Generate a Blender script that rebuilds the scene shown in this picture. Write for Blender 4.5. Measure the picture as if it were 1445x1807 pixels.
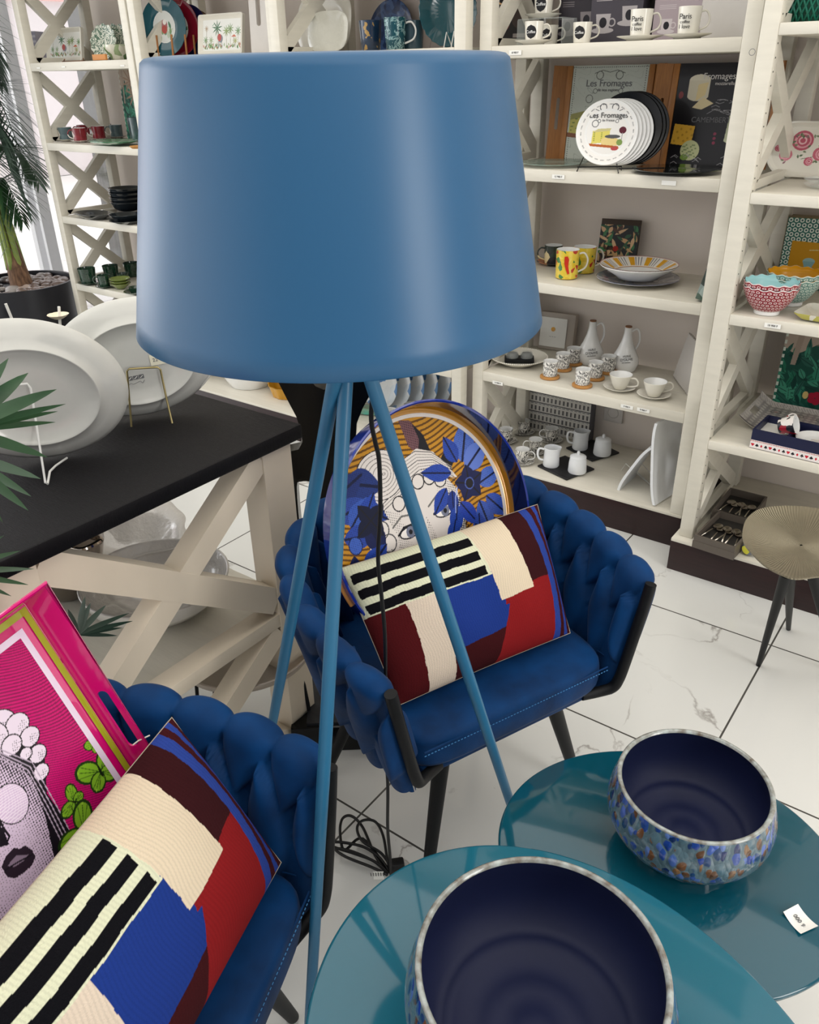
import bpy, bmesh, math, random
import numpy as np
from mathutils import Vector, Matrix
PI = math.pi
random.seed(7); rng = np.random.default_rng(7)
for o in list(bpy.data.objects): bpy.data.objects.remove(o)
C = bpy.context.scene.collection
SC = bpy.context.scene

# ---------------------------------------------------------------- camera, world, lights, exposure
HC = 1.525; FPX = 1436.6; YAW, PITCH, ROLL = -.64349, .494376, -.0192269
_f = np.array([math.sin(YAW)*math.cos(PITCH), math.cos(YAW)*math.cos(PITCH), -math.sin(PITCH)])
_r = np.array([math.cos(YAW), -math.sin(YAW), 0.]); _u = np.cross(_r, _f)
_r, _u = _r*math.cos(ROLL)+_u*math.sin(ROLL), -_r*math.sin(ROLL)+_u*math.cos(ROLL)
RC = np.array([_r, _u, -_f]); CAM = np.array([0, 0, HC])
cam = bpy.data.cameras.new('camera'); camo = bpy.data.objects.new('camera', cam); C.objects.link(camo)
cam.sensor_fit = 'HORIZONTAL'; cam.sensor_width = 36; cam.lens = FPX/1445*36; cam.clip_start = .02; cam.clip_end = 200
camo.matrix_world = Matrix(((_r[0], _u[0], -_f[0], 0), (_r[1], _u[1], -_f[1], 0), (_r[2], _u[2], -_f[2], HC), (0, 0, 0, 1)))
SC.camera = camo
SC.view_settings.view_transform = 'Standard'; SC.view_settings.look = 'None'
SC.view_settings.gamma = 1; SC.view_settings.use_curve_mapping = False
SC.view_settings.exposure = 0.10
SC.cycles.max_bounces = 8; SC.cycles.diffuse_bounces = 3; SC.cycles.glossy_bounces = 3; SC.cycles.transmission_bounces = 5; SC.cycles.transparent_max_bounces = 10
SC.cycles.sample_clamp_indirect = 4; SC.cycles.use_denoising = True; SC.cycles.caustics_reflective = False; SC.cycles.caustics_refractive = False

def lin(c):
    if isinstance(c, str):
        c = c.lstrip('#'); c = [int(c[i:i+2], 16) for i in (0, 2, 4)]
    return tuple(((v/255)/12.92 if v/255 <= .04045 else ((v/255+.055)/1.055)**2.4) for v in c)

W = bpy.data.worlds.new('world'); SC.world = W; W.use_nodes = True
nt = W.node_tree; nt.nodes.clear()
wo = nt.nodes.new('ShaderNodeOutputWorld'); wb = nt.nodes.new('ShaderNodeBackground')
tc = nt.nodes.new('ShaderNodeTexCoord'); sx = nt.nodes.new('ShaderNodeSeparateXYZ'); mr = nt.nodes.new('ShaderNodeMapRange')
nt.links.new(tc.outputs['Generated'], sx.inputs[0]); nt.links.new(sx.outputs[0], mr.inputs['Value'])
mr.inputs['From Min'].default_value = .1; mr.inputs['From Max'].default_value = -.7
mr.inputs['To Min'].default_value = .44; mr.inputs['To Max'].default_value = 2.1     # brighter day sky on the street (window) side
wb.inputs['Color'].default_value = (*lin('f6f6f8'), 1)
mz = nt.nodes.new('ShaderNodeMapRange'); nt.links.new(sx.outputs[2], mz.inputs['Value']); mz.inputs['From Min'].default_value = .55; mz.inputs['From Max'].default_value = .95
mz.inputs['To Min'].default_value = 0; mz.inputs['To Max'].default_value = 3.0          # high sky, seen only by the street
ma = nt.nodes.new('ShaderNodeMath'); ma.operation = 'ADD'; nt.links.new(mr.outputs[0], ma.inputs[0]); nt.links.new(mz.outputs[0], ma.inputs[1]); nt.links.new(ma.outputs[0], wb.inputs['Strength']); nt.links.new(wb.outputs[0], wo.inputs[0])

def area(name, loc, target, size, sizey, power, col=(1, 1, 1)):
    l = bpy.data.lights.new(name, 'AREA'); l.shape = 'RECTANGLE'; l.size = size; l.size_y = sizey; l.energy = power; l.color = col
    o = bpy.data.objects.new(name, l); C.objects.link(o); o.location = loc
    o.rotation_euler = (Vector(target)-Vector(loc)).to_track_quat('-Z', 'Y').to_euler(); return o
area('ceiling_panel_light', (-.8, .9, 2.96), (-.8, .9001, 0), 5.6, 3.8, 86, (1, .965, .91))
area('right_fill_light', (3.3, .55, 1.9), (-.9, 1.2, .8), 1.0, 2.2, 60, (1, .98, .95))  # added out-of-view side light: streak on the shade's right, brighter shelf fronts
area('window_daylight', (-5.9, .6, 1.7), (-1, 1.2, .9), 2.8, 2.4, 38, (.93, .96, 1))

# ---------------------------------------------------------------- pixel -> point on a known plane of the room
def ray(x, y): return RC.T @ np.array([x-722.5, -(y-903.5), -FPX])
def PZ(x, y, z):
    d = ray(x, y); return Vector(CAM + (z-HC)/d[2]*d)
def PY(x, y, Y):
    d = ray(x, y); return Vector(CAM + Y/d[1]*d)
def PX(x, y, X):
    d = ray(x, y); return Vector(CAM + X/d[0]*d)
def AT(px, Y, z):          # point of the line (.,Y,z) seen in image column px
    q0 = RC @ (np.array([0, Y, z])-CAM); k = px-722.5
    # (q0x + x r0)*f = k*(-(q0z + x r2))
    x = -(FPX*q0[0]+k*q0[2])/(FPX*RC[0, 0]+k*RC[2, 0]); return Vector((x, Y, z))
def SCL(P): return float(-(RC @ (np.array(P)-CAM))[2])/FPX      # metres per pixel at P
def ANG(deg): return math.radians(deg)+.643       # direction in plan: 0 = to the right of the photo, 90 = away
CAMDIR = lambda P: math.atan2(-P[1], -P[0])       # plan angle from P towards the viewer's side

# ---------------------------------------------------------------- materials
def nodes(m):
    m.use_nodes = True; return m.node_tree, m.node_tree.nodes['Principled BSDF']
def mat(name, col, rough=.5, metal=0, coat=0, sheen=0, noise=0, nscale=40, bump=0, bscale=80, alpha=1, trans=0, ior=1.45, spec=.5, col2=None, stretch=None):
    m = bpy.data.materials.new(name); t, b = nodes(m)
    c = lin(col) if not (isinstance(col, tuple) and max(col) <= 1) else col
    b.inputs['Base Color'].default_value = (*c, 1); b.inputs['Roughness'].default_value = rough; b.inputs['Metallic'].default_value = metal
    b.inputs['Coat Weight'].default_value = coat; b.inputs['Coat Roughness'].default_value = .08; b.inputs['Sheen Weight'].default_value = sheen
    b.inputs['Transmission Weight'].default_value = trans; b.inputs['IOR'].default_value = ior; b.inputs['Specular IOR Level'].default_value = spec
    b.inputs['Alpha'].default_value = alpha
    tcn = t.nodes.new('ShaderNodeTexCoord'); vec = tcn.outputs['Object']
    if stretch:
        mp = t.nodes.new('ShaderNodeMapping'); mp.inputs['Scale'].default_value = stretch; t.links.new(vec, mp.inputs[0]); vec = mp.outputs[0]
    n = t.nodes.new('ShaderNodeTexNoise'); n.inputs['Scale'].default_value = nscale; n.inputs['Detail'].default_value = 4; t.links.new(vec, n.inputs['Vector'])
    r = t.nodes.new('ShaderNodeValToRGB'); k = noise if noise else .03
    c2 = lin(col2) if col2 else tuple(v*(1-k) for v in c)
    r.color_ramp.elements[0].position = .3; r.color_ramp.elements[1].position = .7
    r.color_ramp.elements[0].color = (*c2, 1); r.color_ramp.elements[1].color = (*c, 1)
    t.links.new(n.outputs[0], r.inputs[0]); t.links.new(r.outputs[0], b.inputs['Base Color'])
    if bump:
        n2 = t.nodes.new('ShaderNodeTexNoise'); n2.inputs['Scale'].default_value = bscale; n2.inputs['Detail'].default_value = 3; t.links.new(vec, n2.inputs['Vector'])
        bp = t.nodes.new('ShaderNodeBump'); bp.inputs['Strength'].default_value = bump; bp.inputs['Distance'].default_value = .002
        t.links.new(n2.outputs[0], bp.inputs['Height']); t.links.new(bp.outputs[0], b.inputs['Normal'])
    return m
def painted(name, rough=.35, coat=0, bump=0, bscale=300, stretch=(1, 1, 1), sheen=0, spec=.25):
    m = bpy.data.materials.new(name); t, b = nodes(m)
    a = t.nodes.new('ShaderNodeVertexColor'); a.layer_name = 'Col'; t.links.new(a.outputs[0], b.inputs['Base Color'])
    b.inputs['Roughness'].default_value = rough; b.inputs['Coat Weight'].default_value = coat; b.inputs['Sheen Weight'].default_value = sheen; b.inputs['Specular IOR Level'].default_value = spec
    if bump:
        tcn = t.nodes.new('ShaderNodeTexCoord'); mp = t.nodes.new('ShaderNodeMapping'); mp.inputs['Scale'].default_value = stretch; t.links.new(tcn.outputs['UV' if False else 'Object'], mp.inputs[0])
        n2 = t.nodes.new('ShaderNodeTexNoise'); n2.inputs['Scale'].default_value = bscale; t.links.new(mp.outputs[0], n2.inputs['Vector'])
        bp = t.nodes.new('ShaderNodeBump'); bp.inputs['Strength'].default_value = bump; bp.inputs['Distance'].default_value = .003
        t.links.new(n2.outputs[0], bp.inputs['Height']); t.links.new(bp.outputs[0], b.inputs['Normal'])
    return m
def voro(name, cols, scale, rough=.25, stretch=(1, 1, 1), feature='F1', coat=.3, thr=None, bump=.0):
    """cells coloured by a ramp over the random cell colour; thr = (background colour, radius) draws only the cell hearts"""
    m = bpy.data.materials.new(name); t, b = nodes(m); N = t.nodes.new; Lk = t.links.new
    tcn = N('ShaderNodeTexCoord'); mp = N('ShaderNodeMapping'); mp.inputs['Scale'].default_value = stretch; Lk(tcn.outputs['Object'], mp.inputs[0])
    nz = N('ShaderNodeTexNoise'); nz.inputs['Scale'].default_value = scale*.6; Lk(mp.outputs[0], nz.inputs['Vector'])
    ad = N('ShaderNodeMixRGB'); ad.blend_type = 'ADD'; ad.inputs[0].default_value = .25/scale*4; Lk(mp.outputs[0], ad.inputs[1]); Lk(nz.outputs['Color'], ad.inputs[2])
    v = N('ShaderNodeTexVoronoi'); v.inputs['Scale'].default_value = scale; v.feature = feature; Lk(ad.outputs[0], v.inputs['Vector'])
    sp = N('ShaderNodeSeparateColor'); Lk(v.outputs['Color'], sp.inputs[0])
    r = N('ShaderNodeValToRGB'); r.color_ramp.interpolation = 'CONSTANT'
    while len(r.color_ramp.elements) < len(cols): r.color_ramp.elements.new(.5)
    for i, c in enumerate(cols): r.color_ramp.elements[i].position = i/len(cols); r.color_ramp.elements[i].color = (*lin(c), 1)
    Lk(sp.outputs[0], r.inputs[0]); out = r.outputs[0]
    if thr:
        rr = N('ShaderNodeValToRGB'); rr.color_ramp.elements[0].position = thr[1]; rr.color_ramp.elements[0].color = (0, 0, 0, 1); rr.color_ramp.elements[1].position = thr[1]+.08; rr.color_ramp.elements[1].color = (1, 1, 1, 1)
        Lk(v.outputs['Distance'], rr.inputs[0]); mx = N('ShaderNodeMixRGB'); Lk(rr.outputs[0], mx.inputs[0]); Lk(out, mx.inputs[1]); mx.inputs[2].default_value = (*lin(thr[0]), 1); out = mx.outputs[0]
    Lk(out, b.inputs['Base Color']); b.inputs['Roughness'].default_value = rough; b.inputs['Coat Weight'].default_value = coat
    if bump:
        bp = N('ShaderNodeBump'); bp.inputs['Strength'].default_value = bump; bp.inputs['Distance'].default_value = .004; bp.invert = True
        Lk(v.outputs['Distance'], bp.inputs['Height']); Lk(bp.outputs[0], b.inputs['Normal'])
    return m
def scribble(name, bg, ink, scale=60, thr=.5, width=.05, rough=.2, stretch=(1, 1, 1)):
    """printed line drawing: contour bands of a noise"""
    m = bpy.data.materials.new(name); t, b = nodes(m); N = t.nodes.new; Lk = t.links.new
    tcn = N('ShaderNodeTexCoord'); mp = N('ShaderNodeMapping'); mp.inputs['Scale'].default_value = stretch; Lk(tcn.outputs['Object'], mp.inputs[0])
    nz = N('ShaderNodeTexNoise'); nz.inputs['Scale'].default_value = scale; nz.inputs['Detail'].default_value = 5; nz.inputs['Distortion'].default_value = 1.2; Lk(mp.outputs[0], nz.inputs['Vector'])
    r = N('ShaderNodeValToRGB'); r.color_ramp.interpolation = 'CONSTANT'; e = r.color_ramp.elements
    e[0].position = 0; e[0].color = (*lin(bg), 1); e[1].position = thr-width; e[1].color = (*lin(ink), 1)
    for p, c in ((thr-width*.3, bg), (thr+width*.3, ink), (thr+width, bg), (thr+width*1.8, ink), (thr+width*2.2, bg)):
        q = e.new(p); q.color = (*lin(c), 1)
    Lk(nz.outputs[0], r.inputs[0]); Lk(r.outputs[0], b.inputs['Base Color']); b.inputs['Roughness'].default_value = rough
    return m

M = {}
M['cream'] = mat('cream_painted_wood', 'ddd8ca', .42, noise=.07, nscale=9, bump=.15, bscale=30, stretch=(1, 1, 6))
M['creamh'] = mat('cream_painted_shelf_wood', 'ddd8ca', .4, noise=.09, nscale=7, bump=.15, bscale=30, stretch=(1, 6, 6))
M['tablecream'] = mat('beige_painted_wood', 'e2d5c0', .45, noise=.06, nscale=8, bump=.1, bscale=40)
M['wenge'] = mat('dark_wenge_plinth', '2a1516', .3, noise=.4, nscale=14, stretch=(1, 6, 12), bump=.1)
M['blacktop'] = mat('black_stained_oak', '0d0c10', .46, spec=.22, noise=.5, nscale=30, stretch=(1.2, 26, 1), bump=.7, bscale=40, col2='070609')
M['wall'] = mat('warm_grey_wall_paint', 'e8ddd3', .8, noise=.04, nscale=3, bump=.1)
M['white'] = mat('white_glazed_ceramic', 'eeeeec', .12, coat=.4)
M['platter'] = mat('warm_white_porcelain', 'c9c9c3', .14, coat=.3)
M['offwhite'] = mat('ivory_glazed_ceramic', 'e6e2d6', .15, coat=.4)
M['greige'] = mat('greige_ceramic', 'cfcac4', .3)
M['matwhite'] = mat('matt_white_ceramic', 'e6e8ea', .35)
M['slate'] = mat('black_slate', '141417', .55, bump=.3)
M['blackmetal'] = mat('black_powder_coated_metal', '101113', .5, spec=.25)
M['blackgloss'] = mat('black_gloss_plastic', '040507', .22, spec=.4)
M['blackwire'] = mat('black_wire', '121212', .35, metal=.6)
M['brass'] = mat('brass_wire', 'a39568', .3, metal=.8)
M['whitewire'] = mat('white_coated_wire', 'e4e4e0', .3)
M['wood'] = mat('bamboo_wood', 'a9713c', .4, noise=.25, nscale=10, stretch=(30, 2, 1))
M['wooddark'] = mat('oiled_wood', '8a5a34', .45, noise=.3, nscale=20)
M['cork'] = mat('cork_coaster', 'c08a4c', .6, noise=.2, nscale=60)
M['lamp'] = mat('blue_satin_lamp_shade', '20547b', .36, noise=.02, nscale=2, spec=.55)
M['lampleg'] = mat('blue_painted_steel', '2a688c', .36)
M['velvet'] = mat('petrol_blue_velvet', '02396c', .6, sheen=.03, spec=.15, noise=.45, nscale=11, col2='01254c', bump=.9, bscale=22)
M['rubber'] = mat('black_rubber_cable', '0d0d0e', .45)
M['teal'] = mat('teal_lacquer', '1c6276', .06, coat=.35, spec=.4, noise=.04, nscale=1.5)
M['teal2'] = mat('deep_teal_lacquer', '0a4a5a', .05, coat=.4, spec=.4, noise=.04, nscale=1.5)
M['navyglaze'] = mat('matt_navy_glaze', '171e40', .55, spec=.3, noise=.15, nscale=6)
M['rimglaze'] = mat('mottled_rim_glaze', 'a9b2b0', .15, coat=.6, noise=.6, nscale=60, col2='5b5042')
M['glaze'] = voro('reactive_blue_brown_glaze', ['1c3a8c', '4a66a8', '6a4528', '14265a', '56707c', '2c4a96', '7e5c38', '22406c', '5a76b4', '5a3a20', '3c5cae'], 88, .12, (1, 1, .62), coat=.6, thr=('566c76', .50), bump=1.0)
M['foot'] = mat('clear_grey_bowl_foot', '878b92', .12, coat=1, noise=.5, nscale=50)
M['goldleaf'] = mat('brushed_champagne_metal', '8b8472', .34, metal=.75, noise=.2, nscale=6)
M['pearl'] = mat('pearl_hammered_glaze', 'dedad4', .15, coat=1, bump=1.0, bscale=90)
M['pearlwhite'] = mat('pearl_bowl_outside', 'dedcd8', .25, coat=.5)
M['chrome'] = mat('polished_steel', 'a79c92', .08, metal=1)
M['pot'] = mat('black_plastic_planter', '17181f', .35)
M['pebble'] = voro('river_pebbles', ['6b5c55', '8d8079', '4f4745', 'a39c98', '74625a', 'b9a79c'], 3, .4)
M['bark'] = mat('palm_trunk_bark', '8a6a50', .8, noise=.6, nscale=25, stretch=(3, 3, .6), col2='4a3426', bump=.8, bscale=40)
M['leaf'] = mat('palm_leaf_green', '2f5230', .4, noise=.3, nscale=20)
M['leaf2'] = mat('palm_leaf_grey_green', '4a5f52', .42, noise=.3, nscale=20)
M['stem'] = mat('palm_stem_yellow_green', '93a04c', .45, noise=.3, nscale=20, col2='6a8040')
M['darkgreen'] = mat('dark_green_glaze', '22402f', .12, coat=.8, noise=.4, nscale=60)
M['olive'] = mat('olive_green_glaze', '7f8f45', .15, coat=.7, noise=.3, nscale=60)
M['anthracite'] = mat('anthracite_glaze', '1e2429', .14, coat=.8)
M['paper'] = mat('white_paper', 'efeee8', .7)
M['ink'] = mat('black_ink', '15151a', .6)
M['inkgrey'] = mat('grey_ink', '6a6a6c', .6)
M['gold'] = mat('gold_print', 'c9a070', .35, metal=.3)
M['yellowc'] = mat('mustard_ceramic', 'c8921e', .2, coat=.5)
M['navybox'] = mat('navy_box_board', '14193a', .5)
M['taupebox'] = mat('taupe_box_board', '5c544c', .5)
M['taupedark'] = mat('dark_taupe_box_inside', '2c2a28', .5)
M['steel'] = mat('stainless_spoon_steel', 'b8b2a8', .12, metal=1)
M['paint'] = painted('printed_gloss', .3, coat=.08)
M['paintsoft'] = painted('printed_board', .45)
M['knit'] = painted('embroidered_wool', .95, bump=.5, bscale=420, stretch=(1, 1, 3), sheen=0)
nodes(M['knit'])[1].inputs['Specular IOR Level'].default_value = .12
M['green'] = mat('green_woven_plastic', '0f6a56', .4)
M['acryl'] = mat('clear_acrylic', 'e8f0ee', .04, alpha=.22)
M['glasst'] = mat('green_tinted_glass', '9fb8ac', .05, alpha=.55, coat=.5)
M['glassblack'] = mat('black_glass_plate', '16201e', .06, coat=1)
M['teald'] = mat('teal_ribbed_glaze', '0f4f5c', .15, coat=.8)
M['bluewhite'] = voro('blue_and_white_splash_glaze', ['e8edf2', 'dfe8f0', '5d8fc8', 'eef2f5', '8fb2dc', 'f0f2f4'], 16, .15, (1, 1, 2.5))
M['toile'] = scribble('black_jungle_print', 'eceae4', '2a2a2c', 42, .5, .05)
M['arcade'] = scribble('black_facade_print', 'e9e6de', '26262a', 38, .5, .055, stretch=(1, 1, .5))
M['floralblue'] = scribble('teal_floral_print', '0d4450', '9fc4c4', 40, .52, .03)
M['pinkbrown'] = scribble('brown_red_print', 'eae4dc', '6a2a34', 50, .5, .05)
M['parrot'] = voro('yellow_parrot_print', ['d9bf3c', 'e2c94f', 'd8b830', 'dcc040', '3f7a3f', 'e0c648', 'b8402c', 'd9bd3a'], 60, .15)
M['darkjungle'] = voro('dark_jungle_print', ['1c1f22', '2a3a30', 'c87a4a', '191a20', 'd9c89a', '8e2f38', '25302c', '47604a'], 22, .25, (1, 1, 1))
M['artichoke'] = voro('green_leaf_relief_print', ['e6e4d4', '7d9a63', 'c8cfb4', '5c7d4c', 'dad9c6', '97aa7e'], 28, .2, bump=.5)
M['leafplate'] = scribble('pale_green_leaf_plate_print', 'dfe2d2', '52705a', 22, .5, .08)
M['green_leaf'] = mat('green_leaf_dish_glaze', '3f7a55', .15, coat=.6, bump=.5, bscale=60)
M['turq'] = mat('turquoise_glaze', 'a5d6d8', .12, coat=.5)
M['amber'] = mat('amber_yellow_glaze', 'dc9f1a', .12, coat=.5)
M['vaseglass'] = mat('green_blue_glass', '4c6a64', .15, noise=.7, nscale=14, col2='233a44', coat=.6)
M['crimson'] = mat('crimson_glaze', '7d1428', .12, coat=.7)
M['navyc'] = mat('navy_glaze', '1c2350', .12, coat=.7)
M['brownc'] = mat('brown_glaze', '6e523c', .2, coat=.5)

# ---------------------------------------------------------------- mesh builder
class MB:
    def __init__(s): s.bm = bmesh.new(); s.mi = 0
    def _v(s, p, T): return s.bm.verts.new(T @ Vector(p) if T else Vector(p))
    def box(s, c, d, T=None, rz=0, bev=0):
        m = Matrix.Translation(Vector(c)) @ Matrix.Rotation(rz, 4, 'Z')
        if T: m = T @ m
        g = bmesh.ops.create_cube(s.bm, size=1, matrix=m @ Matrix.Diagonal((*d, 1)))
        if bev:
            es = set()
            for v in g['verts']:
                for e in v.link_edges: es.add(e)
            bmesh.ops.bevel(s.bm, geom=list(es), offset=bev, segments=2, profile=.5, affect='EDGES')
        return s
    def bar(s, a, b, w, t, up=(0, 0, 1), bev=0):      # straight board from a to b: w along up-ish, t across
        a = Vector(a); b = Vector(b); d = (b-a); L = d.length; d.normalize(); up = Vector(up)
        x = up.cross(d)
        x = x.normalized() if x.length > 1e-6 else Vector((1, 0, 0)); z = d.cross(x)
        T = Matrix(((d[0], x[0], z[0], (a+b)[0]/2), (d[1], x[1], z[1], (a+b)[1]/2), (d[2], x[2], z[2], (a+b)[2]/2), (0, 0, 0, 1)))
        return s.box((0, 0, 0), (L, t, w), T, bev=bev)
    def tube(s, pts, r, seg=10, cap=True, sy=1.0):
        pts = [Vector(p) for p in pts]; n = len(pts); rr = r if hasattr(r, '__len__') else [r]*n
        if hasattr(r, '__len__') and len(r) != n: rr = [r[0]+(r[-1]-r[0])*i/(n-1) for i in range(n)]
        t = [(pts[min(i+1, n-1)]-pts[max(i-1, 0)]).normalized() for i in range(n)]
        ref = Vector((0, 0, 1)) if abs(t[0].z) < .9 else Vector((1, 0, 0))
        a = t[0].cross(ref).normalized(); rings = []
        for i in range(n):
            a = (a - t[i]*a.dot(t[i])).normalized(); b = t[i].cross(a)
            rings.append([s.bm.verts.new(pts[i]+(a*math.cos(2*PI*k/seg)+b*math.sin(2*PI*k/seg)*sy)*rr[i]) for k in range(seg)])
        for i in range(n-1):
            for k in range(seg):
                s.bm.faces.new((rings[i][k], rings[i][(k+1) % seg], rings[i+1][(k+1) % seg], rings[i+1][k]))
        if cap:
            s.bm.faces.new(rings[0][::-1]); s.bm.faces.new(rings[-1])
        return s
    def lathe(s, prof, seg=40, c=(0, 0, 0), T=None, sx=1, sy=1, fn=None, p=2):
        rings = []
        for (r, z) in prof:
            if r <= 1e-6: rings.append([s._v((c[0], c[1], c[2]+z), T)])
            else:
                rg = []
                for k in range(seg):
                    a = 2*PI*k/seg; q = fn(a, r, z) if fn else 1
                    ca, sa = math.cos(a), math.sin(a)
                    if p != 2:
                        den = (abs(ca)**p+abs(sa)**p)**(1/p); ca /= den; sa /= den
                    rg.append(s._v((c[0]+r*ca*sx*q, c[1]+r*sa*sy*q, c[2]+z), T))
                rings.append(rg)
        for A, B in zip(rings, rings[1:]):
            if len(A) == 1 and len(B) == 1: continue
            for k in range(seg):
                k2 = (k+1) % seg
                try:
                    if len(A) == 1: s.bm.faces.new((A[0], B[k2], B[k]))
                    elif len(B) == 1: s.bm.faces.new((A[k], A[k2], B[0]))
                    else: s.bm.faces.new((A[k], A[k2], B[k2], B[k]))
                except ValueError: pass
        return s
    def prism(s, poly, h, T=None, holes=(), bev=0):    # poly in XY, thickness 0..h in Z
        loops = [poly]+list(holes); es = []; vs = []
        for lp in loops:
            v = [s._v((p[0], p[1], 0), T) for p in lp]; vs += v
            es += [s.bm.edges.new((v[i], v[(i+1) % len(v)])) for i in range(len(v))]
        g = bmesh.ops.triangle_fill(s.bm, edges=es, use_beauty=True, use_dissolve=False)
        fs = [f for f in g['geom'] if isinstance(f, bmesh.types.BMFace)]
        e = bmesh.ops.extrude_face_region(s.bm, geom=fs)
        nv = [v for v in e['geom'] if isinstance(v, bmesh.types.BMVert)]
        off = (T.to_3x3() @ Vector((0, 0, h))) if T else Vector((0, 0, h))
        for v in nv: v.co += off
        if bev:
            ee = [ed for ed in s.bm.edges if len(ed.link_faces) == 2 and ed.calc_face_angle(0) > 1.2]
            bmesh.ops.bevel(s.bm, geom=ee, offset=bev, segments=2, profile=.5, affect='EDGES')
        return s
    def surf(s, P, cu=False, cv=False):     # P[v][u] points
        nv, nu = len(P), len(P[0]); V = [[s.bm.verts.new(P[j][i]) for i in range(nu)] for j in range(nv)]
        for j in range(nv if cv else nv-1):
            for i in range(nu if cu else nu-1):
                j2, i2 = (j+1) % nv, (i+1) % nu
                s.bm.faces.new((V[j][i], V[j][i2], V[j2][i2], V[j2][i]))
        return s
    def build(s, name, m, parent=None, loc=None, ang=.6, sub=0, world=False):
        bm = s.bm; bmesh.ops.recalc_face_normals(bm, faces=bm.faces)
        if world and parent:
            inv = parent.matrix_world.inverted() if parent.parent is None else (parent.parent.matrix_world @ parent.matrix_basis).inverted()
            bm.transform(inv)
        for f in bm.faces: f.smooth = True
        for e in bm.edges:
            if len(e.link_faces) == 2 and e.calc_face_angle(0) > ang: e.smooth = False
        me = bpy.data.meshes.new(name); bm.to_mesh(me); bm.free()
        for mm in (m if isinstance(m, (list, tuple)) else [m]): me.materials.append(mm)
        o = bpy.data.objects.new(name, me); C.objects.link(o)
        if loc is not None: o.location = loc
        if parent: o.parent = parent
        if sub:
            md = o.modifiers.new('s', 'SUBSURF'); md.levels = sub; md.render_levels = sub
        return o
def tag(o, label, cat, group=None, kind=None):
    if label: o['label'] = label
    if cat: o['category'] = cat
    if group: o['group'] = group
    if kind: o['kind'] = kind
    return o
def thing(name, label, cat, loc=(0, 0, 0), rz=0, group=None, M4=None):
    o = bpy.data.objects.new(name, None); C.objects.link(o); o.empty_display_size = .05
    if M4 is not None: o.matrix_world = M4
    else: o.location = loc; o.rotation_euler = (0, 0, rz)
    # make matrix_world valid at once
    if M4 is None: o.matrix_world = Matrix.Translation(Vector(loc)) @ Matrix.Rotation(rz, 4, 'Z')
    return tag(o, label, cat, group)
def struct(o): o['kind'] = 'structure'; return o
def kids(o): return [c for c in bpy.data.objects if c.parent == o]
def dup(root, loc=None, rz=None, label=None, group=None, scale=None):
    r = root.copy(); C.objects.link(r)
    if loc is not None: r.location = loc
    if rz is not None: r.rotation_euler = (0, 0, rz)
    if scale is not None: r.scale = (scale,)*3
    if label: r['label'] = label
    if group: r['group'] = group
    for ch in kids(root):
        c = ch.copy(); C.objects.link(c); c.parent = r
        for g in kids(ch):
            d = g.copy(); C.objects.link(d); d.parent = c
    return r
def text(body, size, m, parent, T, name='lettering', ext=.0004, align='CENTER', sx=1):
    cu = bpy.data.curves.new('t', 'FONT'); cu.body = body; cu.size = size; cu.extrude = ext; cu.align_x = align; cu.align_y = 'CENTER'; cu.shear = .0
    to = bpy.data.objects.new('t', cu); C.objects.link(to); bpy.context.view_layer.update()
    me = bpy.data.meshes.new_from_object(to.evaluated_get(bpy.context.evaluated_depsgraph_get())); bpy.data.objects.remove(to)
    me.materials.clear(); me.materials.append(m); me.transform(T @ Matrix.Diagonal((sx, 1, 1, 1)))
    o = bpy.data.objects.new(name, me); C.objects.link(o); o.parent = parent; return o
def frame(o, x, y):      # matrix with origin o, x axis x, y axis ~y, z = x cross y
    x = Vector(x).normalized(); z = x.cross(Vector(y)).normalized(); y = z.cross(x)
    return Matrix(((x[0], y[0], z[0], o[0]), (x[1], y[1], z[1], o[1]), (x[2], y[2], z[2], o[2]), (0, 0, 0, 1)))
def spline(pts, n=8, closed=False):
    P = [Vector(p) for p in pts]; N = len(P); out = []
    rngi = range(N if closed else N-1)
    for i in rngi:
        p0 = P[(i-1) % N] if closed or i > 0 else P[0]; p1 = P[i]; p2 = P[(i+1) % N]; p3 = P[(i+2) % N] if closed or i+2 < N else P[-1]
        for k in range(n):
            t = k/n; out.append(.5*((2*p1)+(p2-p0)*t+(2*p0-5*p1+4*p2-p3)*t*t+(3*p1-p0-3*p2+p3)*t**3))
    if not closed: out.append(P[-1])
    return out

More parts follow.
